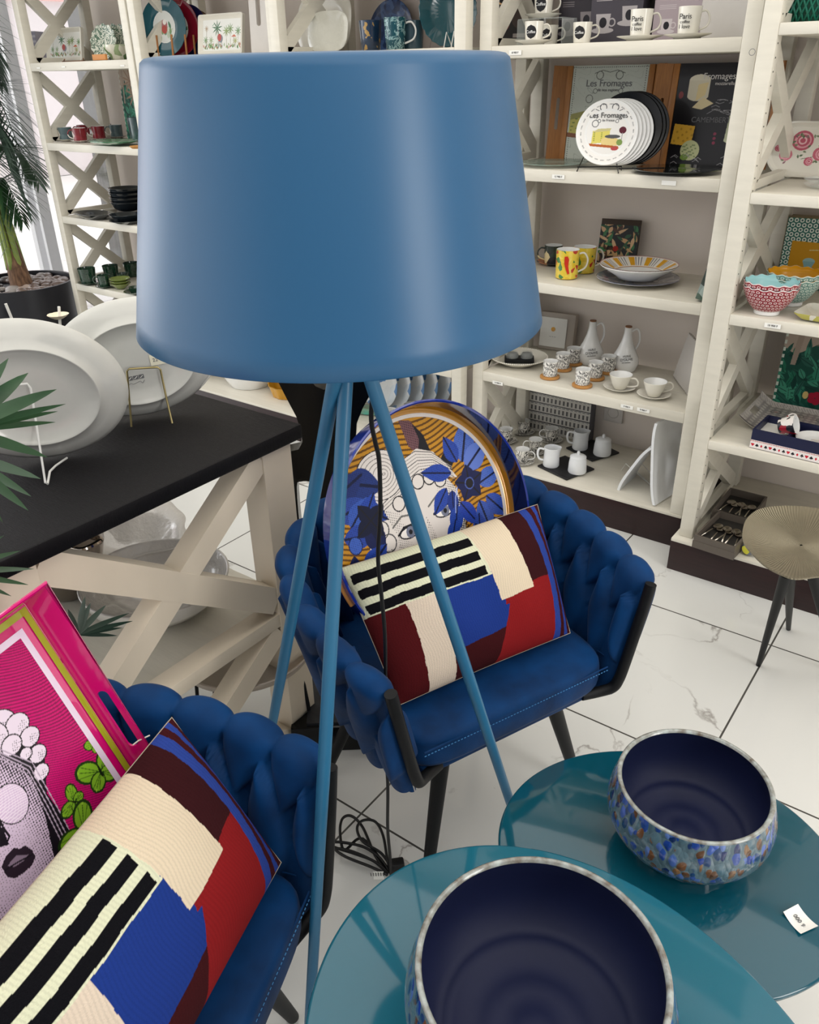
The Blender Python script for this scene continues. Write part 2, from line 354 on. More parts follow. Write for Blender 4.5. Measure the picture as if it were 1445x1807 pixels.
# ---------------------------------------------------------------- painting on dense grids (vertex colours)
class Cv:
    def __init__(s, w, h, nx, ny, bg):      # canvas in its own units, y up
        s.X, s.Y = np.meshgrid(np.linspace(0, w, nx), np.linspace(0, h, ny)); s.w, s.h = w, h
        s.c = np.empty((ny, nx, 3)); s.c[:] = lin(bg)
    def put(s, m, col): s.c[m] = lin(col) if isinstance(col, str) else col; return s
    def disc(s, x, y, rx, ry=None, col='000000', rot=0): return s.put(s.mdisc(x, y, rx, ry, rot), col)
    def mdisc(s, x, y, rx, ry=None, rot=0):
        ry = ry or rx; dx, dy = s.X-x, s.Y-y; c, q = math.cos(rot), math.sin(rot)
        return ((dx*c+dy*q)/rx)**2+((-dx*q+dy*c)/ry)**2 < 1
    def ring(s, x, y, r, w, col, ry=None, rot=0):
        ry = ry or r; return s.put(s.mdisc(x, y, r, ry, rot) & ~s.mdisc(x, y, r-w, ry-w, rot), col)
    def mpoly(s, pts):
        m = np.zeros(s.X.shape, bool); n = len(pts)
        for i in range(n):
            (x1, y1), (x2, y2) = pts[i], pts[(i+1) % n]
            if y1 == y2: continue
            cnd = ((y1 > s.Y) != (y2 > s.Y)) & (s.X < (x2-x1)*(s.Y-y1)/(y2-y1)+x1); m ^= cnd
        return m
    def poly(s, pts, col): return s.put(s.mpoly(pts), col)
    def mline(s, pts, w):
        m = np.zeros(s.X.shape, bool)
        for (x1, y1), (x2, y2) in zip(pts, pts[1:]):
            dx, dy = x2-x1, y2-y1; L = dx*dx+dy*dy+1e-12
            t = np.clip(((s.X-x1)*dx+(s.Y-y1)*dy)/L, 0, 1); m |= np.hypot(s.X-x1-t*dx, s.Y-y1-t*dy) < w/2
        return m
    def line(s, pts, w, col): return s.put(s.mline(pts, w), col)
    def leaf(s, x, y, L, wd, a, col, vein=None):     # from base (x,y) in direction a
        c, q = math.cos(a), math.sin(a); u = ((s.X-x)*c+(s.Y-y)*q)/L; v = (-(s.X-x)*q+(s.Y-y)*c)/wd
        m = (u > 0) & (u < 1) & (np.abs(v) < np.sin(np.clip(u, 0, 1)**.8*PI)*.5)
        s.put(m, col)
        if vein: s.put(m & (np.abs(v) < .05), vein)
        return s
    def obj(s, name, m, parent, T, fn=None, keep=None):       # flat panel (or bent by fn(x,y)->z) in frame T
        ny, nx = s.X.shape; Z = fn(s.X, s.Y) if fn else np.zeros_like(s.X)
        if callable(fn) and isinstance(Z, tuple): P = np.stack(Z, -1)
        else: P = np.stack([s.X, s.Y, Z], -1)
        return gridobj(name, m, parent, P, s.c, T, keep)
def gridobj(name, m, parent, P, col, T=None, keep=None):
    ny, nx = P.shape[:2]; idx = np.arange(nx*ny).reshape(ny, nx)
    q = np.stack([idx[:-1, :-1], idx[:-1, 1:], idx[1:, 1:], idx[1:, :-1]], -1).reshape(-1, 4)
    if keep is not None:
        k = (keep[:-1, :-1] & keep[:-1, 1:] & keep[1:, 1:] & keep[1:, :-1]).reshape(-1); q = q[k]
    V = P.reshape(-1, 3)
    if T is not None:
        A = np.array(T); V = V @ A[:3, :3].T + A[:3, 3]
    me = bpy.data.meshes.new(name); me.vertices.add(len(V)); me.vertices.foreach_set('co', V.astype(np.float32).ravel())
    me.loops.add(len(q)*4); me.loops.foreach_set('vertex_index', q.astype(np.int32).ravel())
    me.polygons.add(len(q)); me.polygons.foreach_set('loop_start', np.arange(0, len(q)*4, 4, dtype=np.int32))
    me.polygons.foreach_set('loop_total', np.full(len(q), 4, np.int32)) if False else None
    me.update(calc_edges=True); me.validate()
    a = me.color_attributes.new('Col', 'FLOAT_COLOR', 'POINT')
    cc = np.concatenate([col.reshape(-1, 3), np.ones((nx*ny, 1))], 1).astype(np.float32); a.data.foreach_set('color', cc.ravel())
    me.shade_smooth(); me.materials.append(m)
    o = bpy.data.objects.new(name, me); C.objects.link(o)
    if parent: o.parent = parent
    return o

# ================================================================= THE ROOM
def floor_mat():
    m = bpy.data.materials.new('marble_look_floor_tiles'); t, b = nodes(m); N = t.nodes.new; L = t.links.new
    g = N('ShaderNodeNewGeometry'); sp = N('ShaderNodeSeparateXYZ'); L(g.outputs['Position'], sp.inputs[0])
    def math_(op, a, v=None, b2=None):
        n = N('ShaderNodeMath'); n.operation = op
        if hasattr(a, 'links'): L(a, n.inputs[0])
        else: n.inputs[0].default_value = a
        if v is not None:
            if hasattr(v, 'links'): L(v, n.inputs[1])
            else: n.inputs[1].default_value = v
        return n.outputs[0]
    def grout(o, off):
        a = math_('DIVIDE', math_('SUBTRACT', o, off), .6); f = math_('FRACT', math_('ADD', a, 100)); d = math_('ABSOLUTE', math_('SUBTRACT', f, .5))
        return math_('GREATER_THAN', d, .5-.0042), math_('FLOOR', math_('ADD', a, 100))
    gx, ix = grout(sp.outputs[0], -.308); gy, iy = grout(sp.outputs[1], 1.0)
    gr = math_('MAXIMUM', gx, gy)
    cb = N('ShaderNodeCombineXYZ'); L(ix, cb.inputs[0]); L(iy, cb.inputs[1])
    wn = N('ShaderNodeTexWhiteNoise'); L(cb.outputs[0], wn.inputs['Vector'])
    off = N('ShaderNodeVectorMath'); off.operation = 'MULTIPLY_ADD'; L(wn.outputs['Color'], off.inputs[0]); off.inputs[1].default_value = (9, 9, 9); L(g.outputs['Position'], off.inputs[2])
    nz = N('ShaderNodeTexNoise'); nz.inputs['Scale'].default_value = 3.2; nz.inputs['Detail'].default_value = 7; nz.inputs['Distortion'].default_value = .5; L(off.outputs[0], nz.inputs['Vector'])
    ve = math_('ABSOLUTE', math_('SUBTRACT', nz.outputs[0], .5))
    r = N('ShaderNodeValToRGB'); e = r.color_ramp.elements; e[0].position = 0; e[0].color = (*lin('a39f9a'), 1); e[1].position = .010; e[1].color = (*lin('dcdcd8'), 1); L(ve, r.inputs[0])
    n2 = N('ShaderNodeTexNoise'); n2.inputs['Scale'].default_value = 2.1; L(off.outputs[0], n2.inputs['Vector'])
    mk = N('ShaderNodeValToRGB'); mk.color_ramp.elements[0].position = .52; mk.color_ramp.elements[1].position = .6; L(n2.outputs[0], mk.inputs[0])
    mx0 = N('ShaderNodeMixRGB'); L(mk.outputs[0], mx0.inputs[0]); mx0.inputs[1].default_value = (*lin('dcdcd8'), 1); L(r.outputs[0], mx0.inputs[2])
    mx = N('ShaderNodeMixRGB'); L(gr, mx.inputs[0]); L(mx0.outputs[0], mx.inputs[1]); mx.inputs[2].default_value = (*lin('4c4a46'), 1)
    L(mx.outputs[0], b.inputs['Base Color']); b.inputs['Roughness'].default_value = .13
    return m
M['floor'] = floor_mat()
struct(MB().box((-2, .5, -.05), (11, 8, .1)).build('floor', M['floor']))
struct(MB().box((-.315, 3.112, 1.5), (8.05, .1, 3)).build('wall_back', M['wall']))
struct(MB().box((-2, .5, 3.05), (11, 8, .1)).build('ceiling', mat('white_ceiling_paint', 'e9e7e3', .8)))
# shop window on the left: frame, mullions, panes
wf = MB(); whitef = mat('white_window_frame', 'e8e8ea', .4); WY = 3.24
wf.box((-6.9, WY, .05), (5.0, .1, .1)).box((-6.9, WY, 2.95), (5.0, .1, .1)).box((-4.40, WY, 1.5), (.06, .1, 3)).box((-5.62, WY, 1.5), (.05, .08, 3)).box((-5.50, WY, 1.5), (.03, .08, 3)).box((-7.4, WY, 1.5), (.06, .08, 3))
win = struct(wf.build('window_1', whitef))
gl = bpy.data.materials.new('window_glass'); t, b = nodes(gl); mxs = t.nodes.new('ShaderNodeMixShader'); tr = t.nodes.new('ShaderNodeBsdfTransparent'); gs = t.nodes.new('ShaderNodeBsdfGlossy')
gs.inputs['Roughness'].default_value = .02; mxs.inputs[0].default_value = .06; t.links.new(tr.outputs[0], mxs.inputs[1]); t.links.new(gs.outputs[0], mxs.inputs[2]); t.links.new(mxs.outputs[0], t.nodes['Material Output'].inputs[0])
M['pane'] = gl
MB().box((-6.9, WY+.01, 1.5), (4.9, .008, 2.8)).build('window_pane', gl, win)
# the wall stops beyond the first shelving bay; a weathered timber post stands outside the glass
struct(MB().box((-4.98, 3.47, 1.6), (.13, .16, 3.2)).build('trim_1', mat('weathered_grey_timber', '7f7d7a', .85, noise=.4, nscale=6, stretch=(8, 8, .6))))
# street outside
gnd = MB().box((-16, 4, -.06), (19, 34, .1)).build('pavement', mat('pale_pavement', 'd9d6d2', .8)); gnd['kind'] = 'structure'
fa = thing('building', 'pale pink house facade across the street, seen through the shop window', 'building', (-15, 8, 0))
MB().box((0, 0, 2.5), (1, 16, 5)).build('facade', mat('white_pink_render', 'f7eeee', .8), fa)
for y, z, w, h, c in ((-5.2, 1.3, 1.6, .7, 'f0b4b0'), (-1.5, 1.5, 2.2, .5, 'f4c4be'), (-3.4, .45, 1.3, .5, 'd4cdea'), (.8, 3., 1.8, .6, 'f4bcb6'), (2.2, .9, .8, 1.6, 'f6d0d0')):
    MB().box((.53, y, z), (.06, w, h)).build('awning', mat('awning_cloth', c, .8), fa)

# ================================================================= SHELVING
YD, YE, YCB, YBK = 2.594, 2.468, 2.55, 3.0
def unit(label, x0, x1, yf, lv, plz, pl_front, group='cream shelving units along the wall', braces='L', top=2.35, pw=.045, btype=(.05, .03), cap=True):
    u = thing('shelving_unit', label, 'shelf', (x0, yf, 0), group=group)
    Bld = lambda mb, n, m: mb.build(n, m, u, world=True)
    Bld(MB().box(((x0+x1)/2, (pl_front+3.056)/2, (plz-.012)/2), (x1-x0+.03 if cap else x1-x0, 3.056-pl_front, plz-.012), bev=.002), 'plinth', M['wenge'])
    Bld(MB().box(((x0+x1)/2, (pl_front+3.056)/2, plz-.006), (x1-x0+.03 if cap else x1-x0, 3.056-pl_front, .012), bev=.002), 'bottom_shelf', M['creamh'])
    for x in (x0+pw/2, x1-pw/2):
        for y in (yf+.0225, YBK-.0225):
            Bld(MB().box((x, y, (top+plz)/2), (pw, .045, top-plz), bev=.003), 'post', M['cream'])
    for z, th in lv:
        Bld(MB().box(((x0+x1)/2, (yf+YBK)/2+.0005, z-th/2), (x1-x0-2*pw+.001, YBK-yf-.001, th), bev=.003), 'shelf', M['creamh'])
    levels = [plz]+sorted(z for z, _ in lv)+[top]
    for sd in braces:
        x = x0+.022 if sd == 'L' else x1-.022
        for a, b2 in zip(levels, levels[1:]):
            t_ = dict((z, t) for z, t in lv).get(b2, 0); z0, z1 = a, b2-t_
            if b2 == top: z1 = top
            ya, yb = yf+.045, YBK-.045
            mb = MB().bar((x, ya, z0+.02), (x, yb, z1-.02), .05, .026, up=(0, .3, 1)).bar((x, ya, z1-.02), (x, yb, z0+.02), .05, .0255, up=(0, .3, 1))
            mb.box((x, (ya+yb)/2, z0+.012), (.026, yb-ya, .024))
            Bld(mb, 'cross_brace', M['cream'])
    return u
LD = [(1.597, .036), (1.237, .038), (.871, .036), (.507, .038), (1.97, .036)]
LE = [(1.621, .028), (1.221, .030), (.886, .032), (.484, .030), (2.0, .03)]
LA = [(1.600, .036), (1.240, .036), (.880, .036), (.523, .036), (1.97, .036)]
uE = unit('cream shelving unit at the right edge, standing a step forward on its own dark plinth', -.706, .20, YE, LE, .122, 2.439)
uD = unit('cream shelving unit with the cheese boards and coffee cups, just right of the lamp shade', -1.625, -.742, YD, LD, .13, YD-.003, cap=False)
uC = unit('cream shelving unit mostly hidden behind the blue lamp shade', -2.524, -1.65, YCB, LD, .13, 2.525, cap=False)
uB = unit('cream shelving unit left of the lamp shade top, holding plates on wooden racks', -3.412, -2.538, YD, LA, .13, 2.535, cap=False)
uA = unit('cream shelving unit at the far left in front of the window', -4.29, -3.425, YD, LA, .13, 2.535, cap=False)
# dots of the shelf-pin holes, price stickers
def sticker(u, px, py, Y, w=.045, h=.013, s='18 900 F'):
    P = PY(px, py, Y-.0012); T = frame(P, (1, 0, 0), (0, 0, 1)); A = (u.matrix_world).inverted() @ T
    o = MB().box((0, 0, 0), (w, h, .0012), A, bev=0).build('price_sticker', M['paper'], u)
    text(s, h*.62, M['ink'], u, A @ Matrix.Translation((0, 0, .0008)), 'price_lettering')
for px, py, s in ((909, 93, '8 900 F'), (985, 312, '12 900 F'), (1106, 718, '9 900 F'), (1135, 724, '9 900 F'), (878, 676, '14 900 F'), (1180, 323, '')): sticker(uD, px, py, YD, s=s)
sticker(uE, 1363, 575, YE, s='18 900 F')
for px, py in ((68, 120), (112, 118), (216, 116)): sticker(uA, px, py, YD, .03, .006, '')
so = MB().box((0, 0, 0), (.082, .012, .082), bev=.003).lathe([(0, .0065), (.02, .0065), (.022, .009), (.024, .0065)], 24, T=Matrix.Rotation(PI/2, 4, 'X')).build('wall_socket', M['greige'], loc=(PY(1083, 728, 3.055)))
tag(so, 'beige wall socket on the wall behind the lowest shelf', 'socket')
pn = mb = MB()
for k in range(60):
    z = .2+k*.032
    if z < 2.3: mb.lathe([(0, 0), (.0022, 0), (.0022, .0006), (0, .0006)], 6, T=Matrix.Translation((-.66, YE+.012, z)) @ Matrix.Rotation(PI/2, 4, 'Y'))
mb.build('shelf_pin_holes', M['ink'], uE, world=True)
cr = MB()
T = frame(PY(1327, 92, YE-.001), (1, 0, 0), (0, 0, 1)); cr.tube([T @ Vector((.0075*math.cos(a), .0075*math.sin(a), 0)) for a in np.linspace(0, 2*PI, 20)], .0007, 5)
cr.build('pencil_circle', M['inkgrey'], uE, world=True)
# notch circle sits on the left post of that unit

# ================================================================= THE LAMP
LC = Vector((-.671, .762, 0))
lamp = thing('floor_lamp', 'blue tripod floor lamp with a large tapered blue shade', 'lamp', LC)
zb, rb, zt, rt = 1.258, .2475, 1.5435, .1985
prof = [(rb-.0035, zb+.001), (rb-.0017, zb-.0006), (rb, zb+.001)]
prof += [(rb+(rt-rb)*(k/12), zb+(zt-.012-zb)*(k/12)) for k in range(1, 13)]
prof += [(rt-.0015, zt-.005), (rt-.006, zt-.0012), (rt-.012, zt), (rt-.014, zt-.003), (rt-.010, zt-.008), (rt-.004, zt-.014)]
prof += [(rb-.0035+(rt-rb)*(k/8), zb+(zt-.014-zb)*(k/8)) for k in range(7, -1, -1)]
MB().lathe(prof, 128).build('lamp_shade', M['lamp'], lamp, ang=1.2)
hubz = 1.26
sp_ = MB(); sp_.lathe([(0, zt-.02), (.012, zt-.02), (.012, hubz), (.03, hubz), (.034, hubz-.01), (.034, hubz-.03), (0, hubz-.035)], 24)
for k in range(3):
    a = k*2*PI/3+.4; sp_.tube([(0, 0, zt-.025), ((rt-.006)*math.cos(a), (rt-.006)*math.sin(a), zt-.018)], .003, 8)
sp_.build('shade_carrier', M['lampleg'], lamp)
feet = []
for k, (fx, fy) in enumerate(((983, 1640), (452, 1480), (533, 2010))):
    F = PZ(fx, fy, .004)-LC; feet.append(F)
LT = [PZ(661, 690, 1.19)-LC, PZ(588, 680, 1.19)-LC, PZ(610, 690, 1.19)-LC]
LINES = [((661, 690), (890, 1385)), ((589, 680), (480, 1280)), ((609, 690), (552, 1700))]
for k in range(3):
    (x1, y1), (x2, y2) = LINES[k]
    P1 = PZ(x1, y1, [1.195, 1.195, 1.19][k])     # on a circle round the axis
    # choose the point of that pixel ray nearest the lamp axis radius
    d = Vector(ray(x1, y1)); d2 = Vector((d.x, d.y, 0)); s = (LC.x*d.x+LC.y*d.y)/(d.x**2+d.y**2); P1 = Vector(CAM)+d*s
    slope = (x2-x1)/(y2-y1); fy = [1600, 1485, 2010][k]; F = PZ(x1+slope*(fy-y1), fy, .004)
    D = (F-P1); top = P1 - D*((hubz-.02-P1.z)/-D.z) if D.z else P1
    n = 14; pts = [top.lerp(F, i/n)-LC for i in range(n+1)]
    MB().tube(pts, [.0098]*8+[.0092, .0088, .0086, .0082, .008, .0078, .0076], 20).build('leg', M['lampleg'], lamp)
# the cable with its coil, plug and tag
cpx = [(655, 664, 1.15), (655, 740, 1.08), (662, 780, 1.02), (669, 815, .98), (671, 900, .88), (667, 985, .79), (673, 1050, .71), (679, 1120, .61), (680, 1200, .50), (678, 1300, .38), (684, 1380, .26), (684, 1460, .14), (688, 1510, .07), (690, 1545, .02)]
cp = [PZ(x, y, z)-LC for x, y, z in []]
A0, A1 = Vector((-.665, .775, 1.24)), PZ(690, 1545, .006)
pts = [A0-LC]
for x, y, _ in cpx:
    d = Vector(ray(x, y)); tt = min(1, (y-664)/(1545-664)); base = A0.lerp(A1, tt)
    s = (base.x*d.x+base.y*d.y)/(d.x**2+d.y**2); pts.append(Vector(CAM)+d*s-LC)
pts[-1] = A1-LC
cord = MB().tube(spline(pts, 6), .0034, 10).build('power_cord', M['rubber'], lamp, ang=1)
cb = MB(); Z = lambda x, y, z=.006: PZ(x, y, z)-LC
for loop in ([(688, 1540), (640, 1480), (608, 1500), (600, 1470), (604, 1445), (620, 1440), (640, 1460), (662, 1510), (684, 1540)],
             [(690, 1530), (672, 1505), (640, 1485), (630, 1462), (640, 1448), (662, 1450), (676, 1475), (684, 1520), (690, 1535)],
             [(684, 1542), (660, 1520), (630, 1508), (590, 1495), (583, 1488), (600, 1486), (640, 1494), (668, 1512), (686, 1536)],
             [(684, 1544), (655, 1530), (610, 1512), (592, 1498), (620, 1502), (660, 1520), (686, 1540)]):
    cb.tube(spline([Z(x, y, .006+.03*math.sin(PI*i/(len(loop)-1))) for i, (x, y) in enumerate(loop)], 6), .0032, 8)
cb.build('cord_coil', M['rubber'], cord, ang=1)
MB().box(Z(699, 1527, .016), (.035, .022, .026), rz=.8, bev=.004).tube([Z(690, 1524, .016), Z(697, 1527, .016)], .006).build('plug', M['rubber'], cord)
tgT = frame(Z(668, 1545, .035), (1, .75, 0), (.3, -.2, 1)); tg = MB().box((0, 0, 0), (.022, .045, .0008), tgT).build('label_tag', M['paper'], cord)
for k in range(5): pass
text('|||||||', .02, M['ink'], cord, tgT @ Matrix.Translation((0, .008, .001)) @ Matrix.Rotation(PI, 4, 'Z'), 'tag_print')

# ================================================================= TEAL TABLES AND BOWLS
def oval(cx, cy, a, b, t, n=120): return [(cx+a*math.cos(k*2*PI/n)*math.cos(t)-b*math.sin(k*2*PI/n)*math.sin(t), cy+a*math.cos(k*2*PI/n)*math.sin(t)+b*math.sin(k*2*PI/n)*math.cos(t)) for k in range(n)]
def coffee(label, cx, cy, a, b, t, z, m):
    r = thing('coffee_table', label, 'table', (cx, cy, 0), group='teal lacquered nesting tables')
    mb = MB(); th = .016; prof = [(0, -th), (.97, -th), (.988, -th*.85), (.998, -th*.5), (.9995, -th*.25), (.995, -.0012), (.985, 0), (0, 0)]
    mb.lathe([(q, zz) for q, zz in prof], 128, sx=a, sy=b, T=Matrix.Translation((0, 0, z)) @ Matrix.Rotation(t, 4, 'Z')); mb.build('tabletop', m, r, ang=.9)
    for k in range(3):
        aa = t+.5+k*2*PI/3; P = Vector((a*.62*math.cos(aa), b*.62*math.sin(aa), z-th)); F = Vector((a*.86*math.cos(aa), b*.86*math.sin(aa), 0))
        MB().tube([P, F], [.012, .008], 14).build('leg', M['blackmetal'], r)
    return r
tab2 = coffee('lower teal lacquered table, nearer the shelves, with the speckled bowl and price slip on it', -.206, .941, .269, .230, .362, .42, M['teal2'])
tab1 = coffee('higher teal lacquered table at the bottom edge, overlapping the lower one', -.157, .498, .369, .292, -.38, .50, M['teal'])
def bowl(label, cx, cy, z, R, H):
    r = thing('bowl', label, 'bowl', (cx, cy, z), group='blue glazed bowls')
    bx = [(R*.70, H*.17), (R*.78, H*.20), (R*.93, H*.31), (R*1.02, H*.45), (R*1.05, H*.58), (R*1.04, H*.71), (R*1.0, H*.85), (R*.965, H*.975)]
    sm = [(p.x, p.y) for p in spline([Vector((a, b, 0)) for a, b in bx], 4)]
    MB().lathe(sm, 96).build('outer_wall', M['glaze'], r, ang=2)
    rr, zz = sm[-1]
    MB().lathe([(rr, zz), (rr-.0005, zz+H*.015), (rr-.003, zz+H*.025), (rr-.006, zz+H*.018), (rr-.0075, zz-.001)], 96).build('rim', M['rimglaze'], r, ang=2)
    inn = [(rr-.0075, zz-.001), (R*.955, H*.85), (R*.985, H*.70), (R*.985, H*.56), (R*.94, H*.43), (R*.80, H*.29), (R*.745, H*.262), (R*.735, H*.268), (R*.66, H*.225), (R*.55, H*.19), (R*.44, H*.175), (R*.42, H*.182), (R*.3, H*.172), (R*.16, H*.17), (R*.15, H*.176), (0, H*.17)]
    mb = MB().lathe(inn[:5]+[(inn[5][0]+.004, inn[5][1]+.002)]+inn[5:], 96); mb.build('inner_glaze', M['navyglaze'], r, ang=2)
    MB().lathe([(0, 0), (R*.62, 0), (R*.66, H*.02), (R*.69, H*.16), (R*.70, H*.175), (R*.6, H*.09), (0, H*.08)], 56, fn=lambda a, q, z: 1+.014*math.sin(a*14)).build('foot', M['foot'], r)
    return r
bowl('speckled blue and brown bowl with navy inside, on the lower teal table', -.197, .984, .42, .121, .135)
bowl('larger navy bowl cut by the bottom edge, on the higher teal table', -.224, .527, .50, .146, .155)
# price slip lying on the lower table, curled
cv = Cv(1, 1, 24, 24, 'efeee8')
p00, p10, p11, p01 = [PZ(x, y, .4208) for x, y in ((1412, 1651), (1443, 1637), (1407, 1598), (1381, 1612))]
P = np.array([[list(p00.lerp(p10, u).lerp(p01.lerp(p11, u), v)+Vector((0, 0, .004*(4*(v-.5)**2)))) for u in np.linspace(0, 1, 24)] for v in np.linspace(0, 1, 24)])
ps = gridobj('price_slip', painted('slip_paper', .7), None, P-np.array(p00), cv.c); ps.location = p00
tag(ps, 'small white price slip lying on the lower teal table', 'paper')
Tt = frame(p00.lerp(p11, .5)-p00+Vector((0, 0, .0012)), p01-p00, p00-p10)
text('36 000 F', .009, M['inkgrey'], ps, Tt, 'handwriting')

# ================================================================= ARMCHAIRS
def armchair(label, loc, th):
    r = thing('armchair', label, 'chair', loc, th, group='blue velvet armchairs')
    # seat cushion: rounded box, local x = across, y = towards the back
    N1, N2 = 60, 40; top, bot = [], []
    def seat_pt(a, v):      # superellipse outline, v over the section
        n = 7; ca, sa = math.cos(a), math.sin(a); den = (abs(ca)**n+abs(sa)**n)**(1/n)
        x, y = ca/den, sa/den; wx = .243-.03*max(0, y); return x*wx, .225+y*.228
    secs = [(0, .459), (.5, .458), (.8, .456), (.94, .452), (.980, .448), (.995, .441), (1.0, .436), (.998, .434), (1.003, .430), (1.006, .412), (1.003, .392), (.992, .384), (.95, .380), (.6, .380), (0, .380)]
    P = []
    for q, z in secs:
        P.append([Vector((seat_pt(2*PI*k/120, 0)[0]*max(q, .001), .225+(seat_pt(2*PI*k/120, 0)[1]-.225)*max(q, .001), z)) for k in range(120)])
    MB().surf(P, cu=True).build('seat', M['velvet'], r, ang=2)
    MB().tube([Vector((x, -.0005, .437)) for x in np.linspace(-.225, .225, 2)], .0016, 6).tube([Vector((.2455, y, .437)) for y in (.03, .35)], .0014, 6).build('seat_seam', M['velvet'], r)
    st = MB()
    for k in range(62):
        x = -.224+k*.0073; st.box((x, -.0035, .431), (.004, .0012, .0012))
    st.build('stitching', mat('blue_thread', '3f7fb5', .7), r)
    MB().box((0, .22, .366), (.44, .41, .026), bev=.008).build('seat_base', M['velvet'], r)
    # woven shell
    rim = spline([(-.298, -.010, .608), (-.318, .06, .620), (-.330, .16, .634), (-.326, .28, .652), (-.292, .385, .672), (-.205, .465, .692), (-.10, .503, .702), (0, .512, .705), (.10, .503, .702), (.205, .465, .692), (.292, .385, .672), (.326, .28, .652), (.330, .16, .634), (.318, .06, .620), (.298, -.010, .608)], 24)
    bas = spline([(-.246, .0, .352), (-.255, .06, .352), (-.257, .16, .352), (-.25, .28, .352), (-.225, .37, .352), (-.165, .43, .352), (-.08, .455, .352), (0, .462, .352), (.08, .455, .352), (.165, .43, .352), (.225, .37, .352), (.25, .28, .352), (.257, .16, .352), (.255, .06, .352), (.246, .0, .352)], 24)
    nU = len(rim); L = [0]
    for i in range(1, nU): L.append(L[-1]+(rim[i]-rim[i-1]).length)
    tot = L[-1]; NS = 17; pitch = tot/NS; hI = .30; cap = .05; Q = 2*hI+cap
    nQ = 120; T0 = .018
    def lens(du, dq, W_, Hh, pw, H):
        k = abs(dq)/Hh
        if k >= 1: return 0
        w = W_*(1-k**pw); a = abs(du)/w if w > 1e-5 else 2
        return H*math.sqrt(1-a*a) if a < 1 else 0
    rows = [(Q/2, .120, .0, pitch*.52, 2.2, .020, .34), (Q/2-.152, .108, .5, pitch*.50, 1.5, .033, -.35), (Q/2+.155, .120, .5, pitch*.50, 1.6, .028, .35),
            (Q/2-.265, .105, .0, pitch*.5, 2.0, .014, .12), (Q/2+.265, .105, .0, pitch*.5, 2.0, .014, -.12)]
    P = []
    for j in range(nQ+1):
        q = Q*j/nQ; row = []
        for i in range(nU):
            # direction outward
            t = (rim[min(i+1, nU-1)]-rim[max(i-1, 0)]).normalized(); n = Vector((t.y, -t.x, 0)).normalized()
            if n.dot(rim[i]-Vector((0, .2, rim[i].z))) < 0: n = -n
            if q < hI: v = q/hI; side = -1; ang = 0
            elif q > hI+cap: v = (Q-q)/hI; side = 1; ang = 0
            else: v = 1; side = 0; ang = (q-hI)/cap*PI
            mid = bas[i].lerp(rim[i], v); upv = (rim[i]-bas[i]).normalized()
            dirn = n*side if side else (-n*math.cos(ang)+upv*math.sin(ang))
            h = 0; s = L[i]
            for (qc, Hh, off, W_, pw, H, tl) in rows:
                dq = q-qc
                if abs(dq) >= Hh: continue
                k0 = s/pitch-.5-off-(tl*dq*.5)/pitch*1.0
                kk = round(k0); du = (k0-kk)*pitch
                if -1 <= kk <= NS: h = max(h, lens(du, dq, W_, Hh, pw, H))
            edge = min(1, min(i, nU-1-i)/10); e2 = math.sqrt(max(.02, 1-(1-edge)**2))
            row.append(mid+dirn*(T0*.55+h)*e2)
        P.append(row)
    sh = MB().surf(P); sh.build('woven_backrest', M['velvet'], r, ang=3)
    # black tubes at both front ends: arm tip down to the seat front and under it
    for sgn, nm in ((-1, 'L'), (1, 'R')):
        pts = spline([(.300*sgn, -.018, .624), (.286*sgn, -.017, .555), (.262*sgn, -.014, .445), (.251*sgn, -.012, .402), (.241*sgn, -.007, .380), (.218*sgn, .006, .370), (.18*sgn, .02, .367)], 6)
        MB().tube(pts, .0115, 16).build('arm_tube', M['blackmetal'], r)
    for x, y, fx, fy in ((-.135, .07, -.195, .045), (.135, .07, .268, .085), (-.135, .35, -.235, .445), (.135, .35, .235, .445)):
        MB().tube([(x, y, .36), (fx, fy, 0)], [.0185, .0115], 18).build('leg', M['blackmetal'], r)
    MB().tube([(-.135, .07, .35), (-.135, .35, .35)], .012, 10).tube([(.135, .07, .35), (.135, .35, .35)], .012, 10).build('under_frame', M['blackmetal'], r)
    return r
TH1 = math.atan2(.927, .374)
ch1 = armchair('blue velvet woven armchair in the middle, behind the lamp, holding the round tray', (-.558, 1.095, 0), TH1)
CH2 = (-.540, .343, 0); TH2 = 1.93
ch2 = dup(ch1, CH2, TH2, 'blue velvet woven armchair at the lower left, holding the pink tray')
ch2.matrix_world = Matrix.Translation(Vector(CH2)) @ Matrix.Rotation(TH2, 4, 'Z')

